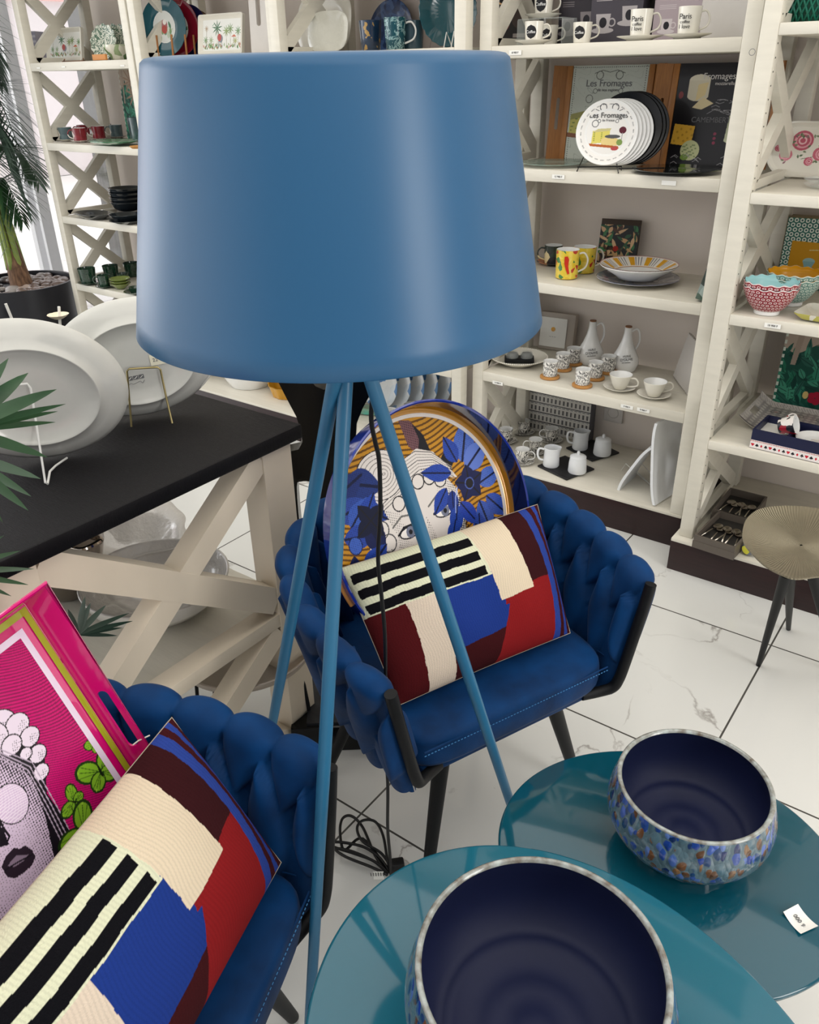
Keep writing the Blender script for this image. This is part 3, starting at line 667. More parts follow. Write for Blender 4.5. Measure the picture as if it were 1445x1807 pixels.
# ---------------------------------------------------------------- cushions
def cushion_canvas():
    cv = Cv(1, 1, 430, 280, '4a1216'); X = cv.X; Y = 1-cv.Y     # Y now runs down from the top seam
    wob = .006*np.sin(X*40)+.004*np.sin(Y*33+1)
    x = X+.004*np.sin(Y*9)+.0012*np.sin(Y*61+X*20); y = Y+.006*np.sin(X*8)+.002*np.sin(X*47)
    put = lambda m, c: cv.put(m, c)
    put((x < .16), '4c1014'); put((x >= .16) & (x < .30) & (y > .36), 'd6c6b4')
    put((x >= .30) & (x < .62) & (y > .36), '1c3580')
    put((y > .36) & (x >= .30) & (x < .60) & (y > .80-.12*(x-.3)), '3a0e12')
    diag = .60-.20*(y-.55)
    put((y > .50) & (x > np.where(y > .62, .62-.25*(y-.62), .60)) & (x < .93), '84191c')
    put((y < .385) & (x < .575), 'd4d6ba')
    for a in (.075, .19, .305): put((y > a) & (y < a+.068) & (x < .56) & (x > .02), '0b0b10')
    put((x >= .565+.03*y) & (x < .765+.02*y) & (y < .56+.05*(1-x)), 'd9c9b0')
    put((x >= .765+.02*y) & (x < .9) & (y < .53), '331014')
    put((x > .88+.02*np.sin(y*3)) & (x < .925+.02*np.sin(y*3)), '2a4190')
    put((x >= .925+.02*np.sin(y*3)) & (x < .955+.012*np.sin(y*3)), '3c1015'); put((x >= .955+.012*np.sin(y*3)) & (x < .98), '2a4190'); put(x >= .98, '3c1015')
    # chain-stitch rows
    cv.c *= (1-.10*(np.sin(X*520+6*np.sin(Y*14))[..., None] > .3))
    return cv
CC = cushion_canvas()
def cushion(label, TL, TR, BR, BL, front, bulge=.075):
    TL, TR, BR, BL = [Vector(p) for p in (TL, TR, BR, BL)]; c = (TL+TR+BR+BL)/4
    r = thing('cushion', label, 'cushion', (BL+BR)/2, group='embroidered colour block cushions')
    ny, nx = CC.X.shape; U, V = np.meshgrid(np.linspace(0, 1, nx), np.linspace(0, 1, ny))     # V up
    n = (TR-TL).cross(BL-TL).normalized()
    if n.dot(Vector(front)) < 0: n = -n
    A = [np.array(p) for p in (TL, TR, BR, BL)]
    # pincushion corners: edges pulled in
    U2 = U+.035*np.sin(2*PI*U)*0; pinchx = .006*np.sin(PI*V); pinchy = .010*np.sin(PI*U)
    Uu = pinchx+(1-2*pinchx)*U; Vv = pinchy+(1-2*pinchy)*V
    Pm = ((1-Uu)*Vv)[..., None]*A[0]+(Uu*Vv)[..., None]*A[1]+(Uu*(1-Vv))[..., None]*A[2]+((1-Uu)*(1-Vv))[..., None]*A[3]
    e = (1-np.abs(2*U-1)**2.6)*(1-np.abs(2*V-1)**2.4); b = bulge*np.clip(e, 0, 1)**.62+.0035*np.sin(U*17+V*5)*e
    org = np.array(r.location)
    gridobj('front_cover', M['knit'], r, Pm-org+b[..., None]*np.array(n), CC.c)
    MB().surf([[Vector(Pm[j, i]-org-.3*b[j, i]*np.array(n)) for i in range(0, nx, 7)] for j in range(0, ny, 6)]).build('back_cover', mat('cream_cotton_back', 'e2dccf', .9), r, ang=2)
    ring = [Pm[j, 0] for j in range(0, ny, 10)]+[Pm[-1, i] for i in range(0, nx, 10)]+[Pm[j, -1] for j in range(ny-1, -1, -10)]+[Pm[0, i] for i in range(nx-1, -1, -10)]
    MB().tube([Vector(p-org) for p in ring]+[Vector(ring[0]-org)], .0010, 6).build('seam_piping', mat('cream_seam', 'a89c8c', .9), r, ang=2)
    return r
cushion('embroidered cushion on the middle armchair, in front of the round tray', PZ(600, 1003, .69), PZ(948, 890, .70), PZ(1006, 1117, .475), PZ(703, 1245, .475), (.9, -.4, .3))
q1, q2 = PZ(303, 1266, .685), PZ(496, 1522, .485); dL = (PZ(330, 1830, .485)-q2); dL.z = 0; dL = dL.normalized()*.50
cushion('embroidered cushion on the lower left armchair, leaning on the pink tray', q1+dL+Vector((0.0, 0, .01)), q1, q2, q2+dL, (.9, .4, .3))

# ---------------------------------------------------------------- round tray
def halftone(cv, m, shade, f=210, ang=.3, col='15151c'):
    c, q = math.cos(ang), math.sin(ang)
    w = np.sin((cv.X*c+cv.Y*q)*f)*np.sin((-cv.X*q+cv.Y*c)*f)
    cv.put(m & (w > 1-2*np.clip(shade, 0, 1)*.95), col)
R1 = .253; tilt = .36; yaw1 = -.24
nrm = Vector((math.cos(yaw1)*math.cos(tilt), math.sin(yaw1)*math.cos(tilt), math.sin(tilt))); ax = Vector((-math.sin(yaw1), math.cos(yaw1), 0)); up = nrm.cross(ax)
c1 = Vector((-.866, 1.206, .461+R1*up.z)); T1 = frame(c1, ax, up)
tr1 = thing('round_tray', 'round navy lacquered tray printed with a statue face and blue flowers, on the middle armchair', 'tray', M4=T1)
D_ = .055; n = 1.0
MB().lathe([(0, -.004), (R1*.93, -.004), (R1*.965, 0), (R1*.985, D_*.5), (R1, D_), (R1-.003, D_+.0025), (R1-.006, D_)], 128).build('rim_outside', mat('navy_lacquer', '1b2f86', .08, coat=1), tr1, ang=.9)
MB().lathe([(R1-.006, D_), (R1*.965, D_*.5), (R1*.958, .016)], 128).build('rim_inside', mat('dark_navy_lacquer', '0c1136', .08, coat=1), tr1, ang=.9)
MB().lathe([(R1*.958, .016), (R1*.95, .008), (R1*.94, .0046), (R1*.902, .0046), (R1*.898, .0035)], 128).build('gold_band', mat('gold_lacquer', 'b07a1c', .15, metal=.3, coat=1), tr1, ang=.9)
MB().lathe([(R1*.904, .0035), (R1*.904, .0051), (R1*.874, .0051), (R1*.87, .0035)], 128).build('white_band', mat('white_lacquer', 'd6cfcb', .12, coat=.5), tr1, ang=.9)
cv = Cv(2, 2, 420, 420, 'b98322'); cv.X -= 1; cv.Y -= 1; X, Y = cv.X, cv.Y
cv.put(np.sin((Y+.03*np.sin(X*7)-.12*X*X)*125) > .35, '5e3c10')
WH, BL_, DB, BK = 'd9d2cd', '2444a0', '101a48', '14141c'
# plume and bow
cv.poly([(-.02, 1.0), (.10, .97), (.22, .80), (.24, .66), (.12, .64), (.02, .74)], '6d4a50'); m = cv.mpoly([(.12, .94), (.22, .80), (.26, .62), (.10, .62), (.16, .78)]); cv.put(m, BK); halftone(cv, cv.mpoly([(-.02, 1.0), (.10, .97), (.22, .80), (.24, .66), (.12, .64), (.02, .74)]), .25+0*X)
cv.poly([(.2, .62), (.34, .52), (.46, .62), (.6, .58), (.5, .46), (.4, .34), (.26, .46)], BK)
# hair, turban, bun
face = cv.mpoly([(-.44, .42), (-.30, .50), (.30, .44), (.46, .2), (.48, -.10), (.40, -.5), (.24, -.9), (-.3, -1), (-.62, -.9), (-.50, -.2)])
cv.put(face, WH)
sh = np.clip(np.abs(X-.02+.1*Y)*1.5-.30, 0, .8)*(Y < .3); halftone(cv, face & (Y < .35), sh)
tb = cv.mpoly([(-.5, .32), (-.42, .52), (-.12, .62), (.1, .7), (.28, .62), (.42, .44), (.50, .30), (.34, .36), (.1, .42), (-.12, .30), (-.3, .2)]); cv.put(tb, WH)
for k in range(9):
    cv.line([(-.48+.02*k, .24+.035*k), (-.2, .34+.035*k), (.08, .44+.03*k), (.26, .42+.025*k), (.46, .28+.02*k)], .007, BK if k in (0, 2, 5, 8) else '8d8884')
m = cv.mdisc(-.36, .58, .27, .23); cv.put(m, WH)
for k in range(1, 7): cv.ring(-.38+.01*k, .58, .27-.042*k, .007, '77716e', ry=.23-.036*k)
cv.ring(-.36, .58, .27, .008, BK, ry=.23)
for x, y in ((-.24, .27), (-.11, .36), (.03, .40), (.17, .40), (.29, .34)): cv.disc(x, y, .072, .072, WH); cv.ring(x, y, .075, .012, BK)
# side curls
cv.poly([(-.62, .18), (-.42, .22), (-.34, 0), (-.40, -.5), (-.62, -.62), (-.7, -.2)], WH)
for k in range(6): cv.ring(-.5+.05*math.sin(k*2), .1-.14*k, .09, .012, '3a3a3e'); 
halftone(cv, cv.mpoly([(-.62, -.1), (-.42, -.1), (-.30, -.5), (-.2, -1), (-.75, -.9)]), .42+0*X, 260)
# brows, eyes, nose
for ex, ey in ((-.20, -.02), (.25, .04)):
    cv.line([(ex-.17, ey+.10), (ex-.05, ey+.17), (ex+.13, ey+.14)], .018, '6a6866')
    cv.disc(ex, ey, .12, .06, 'e8e4e0'); cv.ring(ex, ey, .12, .014, BK, ry=.06); cv.disc(ex+.01, ey, .05, .055, '6f7488'); cv.disc(ex+.01, ey, .022, .024, BK); cv.line([(ex-.13, ey+.01), (ex-.05, ey+.065), (ex+.06, ey+.06), (ex+.13, ey)], .02, BK)
cv.line([(-.04, .12), (-.06, -.15), (-.10, -.27), (-.03, -.31), (.10, -.31), (.14, -.26)], .014, '55534f'); halftone(cv, cv.mpoly([(.02, .1), (.12, -.28), (.02, -.3)]), .2+0*X)
cv.disc(-.05, -.30, .025, .015, BK); cv.disc(.09, -.30, .025, .015, BK); cv.disc(.02, -.5, .17, .05, '77706e')
halftone(cv, cv.mpoly([(.33, .05), (.48, .1), (.5, -.2), (.36, -.6), (.22, -.8)]), .55+0*X, 230)
# blue flowers and leaves
def cluster(lst):
    for (x, y, L_, w_, a, c) in lst: cv.leaf(x, y, L_, w_, a, c, '0c1538')
cluster([(.60, .42, .44, .26, 1.15, '4a68bc'), (.62, .34, .40, .24, .55, '5a74c2'), (.74, .16, .34, .2, .2, '4a68bc'), (.44, .36, .38, .17, 2.85, BL_), (.34, .24, .30, .16, 3.9, BL_), (.40, .20, .26, .14, 4.5, '1b3585'), (.42, .05, .32, .17, 4.35, BL_), (.46, .06, .34, .17, 5.25, '2440a0'), (.36, -.08, .30, .15, 4.2, BL_), (.70, 0, .40, .22, 4.9, '3a58b0'), (.80, .02, .36, .2, 5.4, '3350a8'), (.66, -.12, .34, .18, 4.5, BL_), (.84, -.22, .30, .2, 4.8, '2c489e'), (.58, -.20, .28, .09, 5.0, DB), (.62, -.42, .2, .12, .2, BL_), (.54, .44, .30, .18, 1.9, BL_)])
cv.line([(.50, .26), (.42, .12), (.38, -.02)], .012, '8fa0d8')
for k in range(5): cv.leaf(.63, .20, .19, .17, k*2*PI/5+.3, DB, BK)
cv.disc(.63, .20, .05, .05, BK); cv.ring(.63, .20, .06, .012, '4a5fa8')
cluster([(-.74, .62, .40, .30, 5.9, '1f3474'), (-.95, .50, .44, .26, .35, '1d2f6c'), (-.92, .35, .40, .24, .1, '2a4596'), (-.70, .42, .40, .2, 5.6, '24408e'), (-.80, .22, .34, .2, .7, '3557b0'), (-.66, .22, .30, .18, .9, BL_), (-.9, .15, .36, .22, 6.1, '26429a'), (-.62, .20, .34, .22, 5.0, DB), (-.84, -.02, .34, .14, 4.5, DB), (-.78, -.22, .36, .22, .55, BL_), (-.80, -.34, .44, .24, .12, '2f50ab'), (-.78, -.40, .36, .2, 5.8, '26429a'), (-.9, -.42, .30, .2, 4.9, BL_), (-.66, -.5, .26, .16, 5.2, '2440a0'), (-.88, -.72, .50, .13, .35, DB), (-.8, -.85, .50, .13, .1, DB)])
for x, y in ((-.66, -.30), (-.72, -.46), (-.80, .06)): cv.disc(x, y, .075, .085, '3a5cb4'); cv.ring(x, y, .075, .01, DB, ry=.085)
for k in range(4): cv.leaf(-.58, .22, .2, .15, k*1.57+.5, '0d1430', BK)
m = (X**2+Y**2) < 1; halftone(cv, m & (cv.c[..., 2] > .12) & (cv.c[..., 0] < .1), .16+0*X, 240, .2, '0d1436')
keep = (X**2+Y**2) < 1
P = np.stack([X*R1*.875, Y*R1*.875, np.full_like(X, .0042)], -1); gridobj('printed_face', M['paint'], tr1, P, cv.c, None, keep)
# handle slot on the left of the rim: a pale cut-out with an orange edge
for sg in (-1,):
    a0 = PI+.12
    pts = [Vector((math.cos(a0+t)*R1*.992, math.sin(a0+t)*R1*.992, D_*.62)) for t in np.linspace(-.22, .22, 12)]
    MB().tube(pts, .0055, 8).build('handle_slot', mat('slot_orange', 'c98a4a', .3), tr1, ang=1)  # one even orange tube marks the slot

# ---------------------------------------------------------------- pink rectangular tray
def sph(px, py, c, R):
    d = ray(px, py); d = d/np.linalg.norm(d); oc = CAM-np.array(c); b = oc@d; cc = oc@oc-R*R; disc = max(0, b*b-cc); return Vector(CAM+d*(-b+math.sqrt(disc)))
P2 = PZ(372, 1487, .468); P1 = PZ(80, 1030, .91); V_ = (P1-P2); H_ = V_.length; Ld = Vector((V_.y, -V_.x, 0)).normalized()
if (P1+Ld*.4).x*0+(RC[0] @ np.array(Ld)) > 0: Ld = -Ld
W_ = .55; T2 = frame(P2+Ld*W_, -Ld, V_)        # x to the right, y up, z towards the viewer
if T2.to_3x3().col[2].dot(Vector((.9, .3, .5))) < 0: print('tray normal flipped')
tr2 = thing('rectangular_tray', 'hot pink lacquered tray printed with a face in round glasses and green butterflies', 'tray', M4=T2)
DP = .045; pk = mat('hot_pink_lacquer', 'd30c72', .12, coat=1); lm = mat('lime_lacquer', 'a3ab22', .15, coat=1); wl = mat('pale_pink_lacquer', 'ecdcf0', .15, coat=1)
BZ = -DP+.004
MB().box((W_/2, H_/2, BZ-.003), (W_-.03, H_-.03, .006), bev=.002).build('base', pk, tr2)
def wallp(a, b, ain, bin_, slot=None, name='side_wall'):
    a, b, ain, bin_ = [Vector(p) for p in (a, b, ain, bin_)]; mb = MB()
    x = (b-a).normalized(); inn = (ain-a); y = (inn-x*inn.dot(x)); Hh = y.length; T = frame(a, x, y); L_ = (b-a).length; i0 = inn.dot(x); i1 = (bin_-a).dot(x)
    hol = []
    if slot:
        c, hl, hh = slot; cy = Hh*.42; n = 8
        hol = [[(c+hl*sx_+hh*math.cos(t), cy+hh*math.sin(t)) for sx_, t in [(1, -PI/2+PI*k/n) for k in range(n+1)]+[(-1, PI/2+PI*k/n) for k in range(n+1)]]]
    mb.prism([(0, 0), (L_, 0), (i1, Hh), (i0, Hh)], .004, T @ Matrix.Translation((0, 0, -.002)), hol); return mb.build(name, pk, tr2)
ii = .014
cor = [(0, 0, 0), (W_, 0, 0), (W_, H_, 0), (0, H_, 0)]; cin = [(ii, ii, BZ), (W_-ii, ii, BZ), (W_-ii, H_-ii, BZ), (ii, H_-ii, BZ)]
# slot position along the right side from the photo
def trayuv(px, py, z=0.):
    Ti = T2.inverted(); o = Ti @ Vector(CAM); d = Ti.to_3x3() @ Vector(ray(px, py)); s = (z-o.z)/d.z; return (o+d*s)
s0, s1 = trayuv(187, 1222), trayuv(262, 1302)
for k in range(4):
    k2 = (k+1) % 4; sl = ((s0.y+s1.y)/2, abs(s0.y-s1.y)/2-.008, .009) if k == 1 else (W_*.4, .05, .009) if False else None
    wallp(cor[k], cor[k2], cin[k], cin[k2], sl, 'side_wall')
MB().tube([Vector(c) for c in cor]+[Vector(cor[0])], .0042, 8).build('lip', pk, tr2)
def band(i0, i1, m, z, nm):
    mb = MB(); o_ = lambda q: [(q, q, z), (W_-q, q, z), (W_-q, H_-q, z), (q, H_-q, z)]; A, B = o_(i0), o_(i1)
    va = [mb.bm.verts.new(p) for p in A]; vb = [mb.bm.verts.new(p) for p in B]
    for k in range(4): mb.bm.faces.new((va[k], va[(k+1) % 4], vb[(k+1) % 4], vb[k]))
    mb.build(nm, m, tr2)
i_l = W_-trayuv(100, 1149, BZ).x; i_l2 = W_-trayuv(112, 1141, BZ).x
i_w = W_-trayuv(100, 1185, BZ).x; i_w2 = W_-trayuv(92, 1192, BZ).x
lo = max(min(i_l, i_l2), ii+.004); wo_ = max(min(i_w, i_w2), lo+.022)
band(lo, lo+.010, lm, BZ+.0012, 'lime_band'); band(wo_, wo_+.010, wl, BZ+.0012, 'white_band')
f0 = wo_+.010
fw, fh = W_-2*f0, H_-2*f0
cv = Cv(fw, fh, int(fw/.001), int(fh/.001), 'd01070'); X, Y = cv.X, cv.Y
U = lambda px, py: (trayuv(px, py, BZ).x-f0, trayuv(px, py, BZ).y-f0)
xa, ya = U(60, 1200)
# fine engraved waves
ph = (Y+.010*np.sin(X*30+1)+.008*np.sin((X+Y)*22)+.3*X)*2*PI/.0042
cv.put(np.sin(ph) > .1, '8a0f52')
def pp(*p): return [U(*q) for q in p]
K, PW = '15131b', 'eadcec'
PXM = (Vector(U(60, 1300))-Vector(U(60, 1400))).length/100      # tray metres per photo pixel
# bonnet, flowers, hood shadow and face
m_h = cv.mpoly(pp((-200, 1290), (0, 1255), (45, 1290), (78, 1330), (82, 1400), (110, 1440), (150, 1520), (168, 1560), (165, 1640), (120, 1700), (0, 1760), (-200, 1800))); cv.put(m_h, K)
m_f = cv.mpoly(pp((-200, 1330), (0, 1335), (40, 1350), (68, 1400), (84, 1460), (96, 1520), (96, 1580), (78, 1630), (45, 1690), (0, 1745), (-200, 1745))); cv.put(m_f, 'd8c4dc')
d_edge = np.zeros_like(X)
fx, fy = U(-15, 1500); rad = np.hypot((X-fx)*1.0, (Y-fy)*.62); halftone(cv, m_f, np.clip((rad-.035)*11, .10, 1.0), 2*PI/.0052, .6, K)
for (x1, y1, r_) in ((0, 1282, 34), (30, 1280, 26), (52, 1300, 22), (66, 1330, 20), (72, 1362, 18), (-20, 1310, 40), (20, 1315, 22), (45, 1330, 14)):
    ux, uy = U(x1, y1); cv.disc(ux, uy, r_*PXM, r_*PXM*.85, PW); cv.ring(ux, uy, r_*PXM, .0016, K, ry=r_*PXM*.85); halftone(cv, cv.mdisc(ux+r_*PXM*.3, uy-r_*PXM*.4, r_*PXM*.5), .2+0*X, 1500, .3, K)
for off in (0, 12, 24, 38): cv.line(pp((-60, 1345-off*.3), (0, 1338-off*.4), (45+off*.3, 1365-off*.5), (80+off*.4, 1430-off*.4), (115+off*.5, 1500-off*.3), (140+off*.4, 1570)), .0016, 'b9a9bd')
gx_, gy_ = U(20, 1418); cv.disc(gx_, gy_, 33*PXM, 37*PXM, K); cv.disc(gx_, gy_, 31*PXM, 35*PXM, PW); cv.put(cv.mdisc(gx_, gy_, 31*PXM, 35*PXM) & (np.sin(ph*1.1) > .2), 'd3b9d9')
gx2, gy2 = U(-70, 1440); cv.disc(gx2, gy2, 33*PXM, 37*PXM, PW)
cv.poly(pp((-10, 1440), (8, 1470), (15, 1490), (-15, 1500), (-40, 1470)), K)
cv.poly(pp((2, 1530), (10, 1510), (24, 1496), (34, 1498), (44, 1492), (56, 1500), (62, 1512), (56, 1526), (44, 1538), (26, 1550), (12, 1548)), '2a202c'); cv.poly(pp((12, 1528), (28, 1510), (50, 1508), (40, 1520), (24, 1530)), '8d7c90'); cv.line(pp((8, 1536), (30, 1522), (56, 1508)), .002, K); cv.line(pp((-6, 1440), (6, 1462), (16, 1476), (10, 1490), (-8, 1488)), .003, K)
cv.poly(pp((0, 1650), (40, 1640), (90, 1655), (40, 1680), (0, 1690)), K)
# butterflies
def fly(px, py, s, a):
    cx_, cy_ = U(px, py); G = '7fb32a'; s *= PXM
    for da, L_, w_ in ((.58, 1.25, .98), (2.56, 1.25, .98), (-.72, .85, .80), (3.86, .85, .80)):
        aa = a+da; ex_, ey_ = cx_+.52*L_*s*math.cos(aa), cy_+.52*L_*s*math.sin(aa)
        cv.disc(ex_, ey_, .52*L_*s, .5*w_*s, '1d3a12', aa); cv.disc(ex_-.03*s*math.cos(aa), ey_-.03*s*math.sin(aa), .44*L_*s, .40*w_*s, G, aa)
        for dv in (-.22, 0, .22): cv.line([(cx_, cy_), (cx_+.85*L_*s*math.cos(aa+dv), cy_+.85*L_*s*math.sin(aa+dv))], .03*s, '2c5218')
        cv.disc(cx_+.9*L_*s*math.cos(aa), cy_+.9*L_*s*math.sin(aa), .05*s, .05*s, '9ac63c')
    cv.leaf(cx_-.3*s*math.cos(a+PI/2), cy_-.3*s*math.sin(a+PI/2), .7*s, .12*s, a+PI/2, '12200c')
fly(168, 1312, 22, .1); fly(177, 1362, 46, -.1); fly(130, 1415, 28, .7); fly(147, 1468, 46, .4); fly(208, 1412, 26, .3); fly(110, 1540, 16, .3)
cv.obj('printed_face', M['paint'], tr2, Matrix.Translation((f0, f0, BZ+.0009)))
MB().tube([T2.inverted() @ Vector(p) if False else Vector(p) for p in ((s1.x+.0, s1.y+.004, .006), (s1.x-.012, s1.y+.006, -.006), (s1.x-.02, s1.y+.005, -.012))], .0012, 6).build('tag_string', M['offwhite'], tr2)

# ================================================================= BLACK-TOPPED DISPLAY TABLE (left)
TX1, TX0, TY0, TY1, TZ = -1.165, -2.42, .44, 1.172, .864
dt = thing('display_table', 'cream display table with a black wooden top and crossed side braces, at the left', 'table', (-1.8, .8, 0))
B_ = lambda mb, n, m: mb.build(n, m, dt, world=True)
B_(MB().box(((TX0+TX1)/2, (TY0+TY1)/2, TZ-.017), (TX1-TX0, TY1-TY0, .034), bev=.004), 'tabletop', M['blacktop'])
PXI = -1.182   # outer face of the right-hand frame
for x in (PXI-.035, TX0+.06):
    for y in (1.108, .505):
        B_(MB().box((x, y, (TZ-.034)/2), (.07, .085, TZ-.034), bev=.003), 'post', M['tablecream'])
zs = .408
B_(MB().box(((TX0+PXI)/2+.02, .8065, zs-.02), (PXI-TX0-.13, .69, .035), bev=.002), 'lower_shelf', M['creamh'])
for x in (PXI-.03, TX0+.06):
    B_(MB().box((x, .8065, zs-.008), (.055, .52, .036), bev=.002), 'shelf_rail', M['tablecream'])
    B_(MB().bar((x+.002, .55, TZ-.05), (x+.002, 1.065, zs+.045), .062, .05, up=(0, .6, 1)).bar((x+.002, 1.065, TZ-.05), (x+.002, .55, zs+.02), .052, .049, up=(0, .6, 1)), 'cross_brace', M['tablecream'])
    B_(MB().bar((x+.002, .55, .03), (x+.002, 1.065, zs-.04), .055, .05, up=(0, .6, 1)).bar((x+.002, 1.065, .03), (x+.002, .55, zs-.04), .052, .049, up=(0, .6, 1)), 'cross_brace', M['tablecream'])

# platters standing with their backs to us
def platter(label, base, w, h, facing, tilt, wire, name='wire_stand', roll=0):
    base = Vector(base); fn = Vector((math.cos(facing), math.sin(facing), 0)); side = Vector((0, 0, 1)).cross(fn)
    upv = (Vector((0, 0, 1))*math.cos(tilt)+fn*math.sin(tilt)); T = frame(base+Vector((0, 0, .006))+upv*(h/2), side, upv)
    T = T @ Matrix.Rotation(roll, 4, 'Z')
    r = thing('platter', label, 'plate', M4=T, group='oval white platters on the black table')
    # local z towards us = the back of the platter; dish is concave on the far side
    prof = [(1.0, -.030), (.995, -.026), (.93, -.016), (.80, -.004), (.70, .002), (.69, .007), (.675, .008), (.66, .003), (.4, .002), (0, .002)]
    MB().lathe([(q, z) for q, z in prof], 120, sx=w/2, sy=h/2).build('dish_back', M['platter'], r, ang=2)
    MB().lathe([(1.0, -.030), (.985, -.031), (.92, -.022), (.78, -.010), (.6, -.006), (0, -.006)], 120, sx=w/2, sy=h/2).build('dish_front', M['platter'], r, ang=2)
    return r, T, fn, side
def backstamp(r, x, y, s=1):
    for k in range(3):
        MB().box((x+(k-1)*.019*s, y, .0034), (.016*s, .014*s, .0006)).build('stamp', M['inkgrey'], r); MB().tube([(x+(k-1)*.019*s-.005*s, y-.004*s, .004), (x+(k-1)*.019*s+.005*s, y+.004*s, .004)], .001*s, 5).build('stamp_mark', M['paper'], r)
    MB().tube(spline([(x-.03*s, y-.022*s, .0036), (x-.02*s, y-.018*s, .0036), (x-.012*s, y-.022*s, .0036), (x+.0*s, y-.019*s, .0036), (x+.012*s, y-.016*s, .0036), (x+.018*s, y-.024*s, .0036), (x+.026*s, y-.014*s, .0036)], 6), .0007*s, 5).build('stamp_signature', M['inkgrey'], r)
pA, TA, fA, sA = platter('large oval white platter seen from behind, nearest, partly behind the palm leaves', PZ(84, 822, TZ), .355, .280, -.54, .10, None, roll=-.24)
pB, TB, fB, sB = platter('oval white platter seen from behind, nearer the lamp, on a brass stand', PZ(262, 745, TZ), .345, .262, -.56, .10, None, roll=.08)
backstamp(pA, -.075, .0, .8); backstamp(pB, -.012, -.028, .62)
MB().box((.052, .002, .0036), (.055, .024, .0006)).build('price_slip', mat('cream_slip', 'e6e2cc', .7), pB)
text('22 000 55', .011, M['inkgrey'], pB, Matrix.Translation((.052, .002, .0042)), 'handwriting')
def wire(label, pts_front, m, r=.0022):
    o = thing('plate_stand', label, 'plate stand', pts_front[0], group='wire plate stands on the black table')
    MB().tube([Vector(p)-Vector(pts_front[0]) for p in pts_front], r, 10).build('wire_frame', m, o, ang=1); return o
def zc(px, py, d): # point on the pixel ray, offset towards us from platter plane: given height
    return PZ(px, py, d)
s1w = spline([PZ(-30, 690, .985), PZ(40, 676, .99)], 2)
def onplat(px, py, T, off=.012):
    n_ = T.to_3x3().col[2]; p0 = T.translation+n_*off; d = Vector(ray(px, py)); c0 = Vector(CAM); return c0+d*((p0-c0).dot(n_)/d.dot(n_))
ws = [onplat(-22, 686, TA), onplat(20, 680, TA), onplat(48, 677, TA), onplat(54, 685, TA), onplat(66, 760, TA, .016), PZ(80, 852, TZ+.003), PZ(84, 854, TZ+.003), PZ(88, 832, .872), PZ(98, 822, TZ+.006), PZ(118, 808, TZ+.003)]
wire('white wire stand propping up the nearest oval platter', ws, M['whitewire'])
ws = [PZ(232, 753, TZ+.003), onplat(229, 715, TB), onplat(224, 655, TB), onplat(228, 651, TB), onplat(278, 648, TB), onplat(283, 652, TB), onplat(293, 700, TB), PZ(304, 747, TZ+.003)]
wire('brass wire stand propping up the oval platter beside the lamp', ws, M['brass'])
# reed sticks and paper flower behind the platters
dif = thing('reed_diffuser', 'small bottle with white reeds and a cream paper flower, behind the platters', 'diffuser', (-1.72, .90, TZ))
base_d = PZ(118, 660, TZ)
dif.location = base_d; dif.matrix_world = Matrix.Translation(base_d)
MB().lathe([(0, 0), (.026, 0), (.028, .004), (.028, .045), (.02, .056), (.011, .06), (.011, .075), (0, .075)], 24).build('bottle', M['greige'], dif)
def onray(px, py, P0):    # nearest point of the pixel ray to P0 in plan
    d = Vector(ray(px, py)); s = (P0.x*d.x+P0.y*d.y)/(d.x**2+d.y**2); return Vector(CAM)+d*s
for (a, b) in (((100, 578), (104, 542)), ((100, 578), (104, 542))):
    pass
top_ = onray(104, 541, base_d)-base_d; MB().tube([(0, 0, .06), top_], .0035, 8).build('reed', M['paper'], dif)
top_ = onray(10, 536, base_d)-base_d; MB().tube([(0, 0, .06) if False else onray(28, 580, base_d)-base_d, top_], .0035, 8).build('reed', M['paper'], dif)
fc = onray(105, 568, base_d)-base_d
fl = MB()
for k in range(7):
    a = k*2*PI/7
    fl.surf([[fc+Vector((math.cos(a+w)*q*.026*(1 if abs(w) < .3 else .9), math.sin(a+w)*q*.026, .006+.013*q*q)) for w in (-.5, -.25, 0, .25, .5)] for q in (.05, .4, .75, 1)])
fl.tube([fc, fc+Vector((-.004, 0, -.04))], .003, 6)
fl.build('paper_flower', mat('cream_paper_petals', 'efe3cc', .8), dif, ang=2)

# things on the lower shelf of the display table
def lathe_thing(name, label, cat, P, prof, m, part='body', seg=48, group=None, rz=0, **k):
    r = thing(name, label, cat, P, rz, group); MB().lathe(prof, seg, **k).build(part, m, r, ang=1); return r
zS = zs-.002
P = PZ(272, 1012, .505); P.z = zS+.001; R = .172
bw = thing('bowl', 'big pearly hammered bowl on the lower shelf behind the crossed braces', 'bowl', P)
MB().lathe([(0, 0), (R*.45, 0), (R*.5, .008), (R*.75, .03), (R*.93, .06), (R, .092)], 72).build('outer_wall', M['pearlwhite'], bw, ang=2)
MB().lathe([(R, .092), (R-.003, .095), (R-.007, .091), (R*.9, .060), (R*.72, .034), (R*.4, .014), (0, .010)], 72).build('inner_glaze', M['pearl'], bw, ang=2)
P = PZ(225, 950, .46); P.z = zS+.001; gd = thing('dish', 'shiny pearly dish with a wavy rim behind the big hammered bowl', 'dish', P)
wv = lambda a, q, z: 1+(.10*math.sin(a*4+.5)+.05*math.sin(a*7))*(q/.16)**2
MB().lathe([(0, 0), (.07, 0), (.08, .006), (.12, .045), (.165, .075), (.163, .078), (.115, .052), (.076, .012), (0, .008)], 96, fn=wv).build('body', M['pearl'], gd, ang=2)
ice = thing('ice_bucket', 'polished steel ice bucket on the lower shelf at the left', 'bucket', Vector(PZ(126, 1040, zS+.001)))
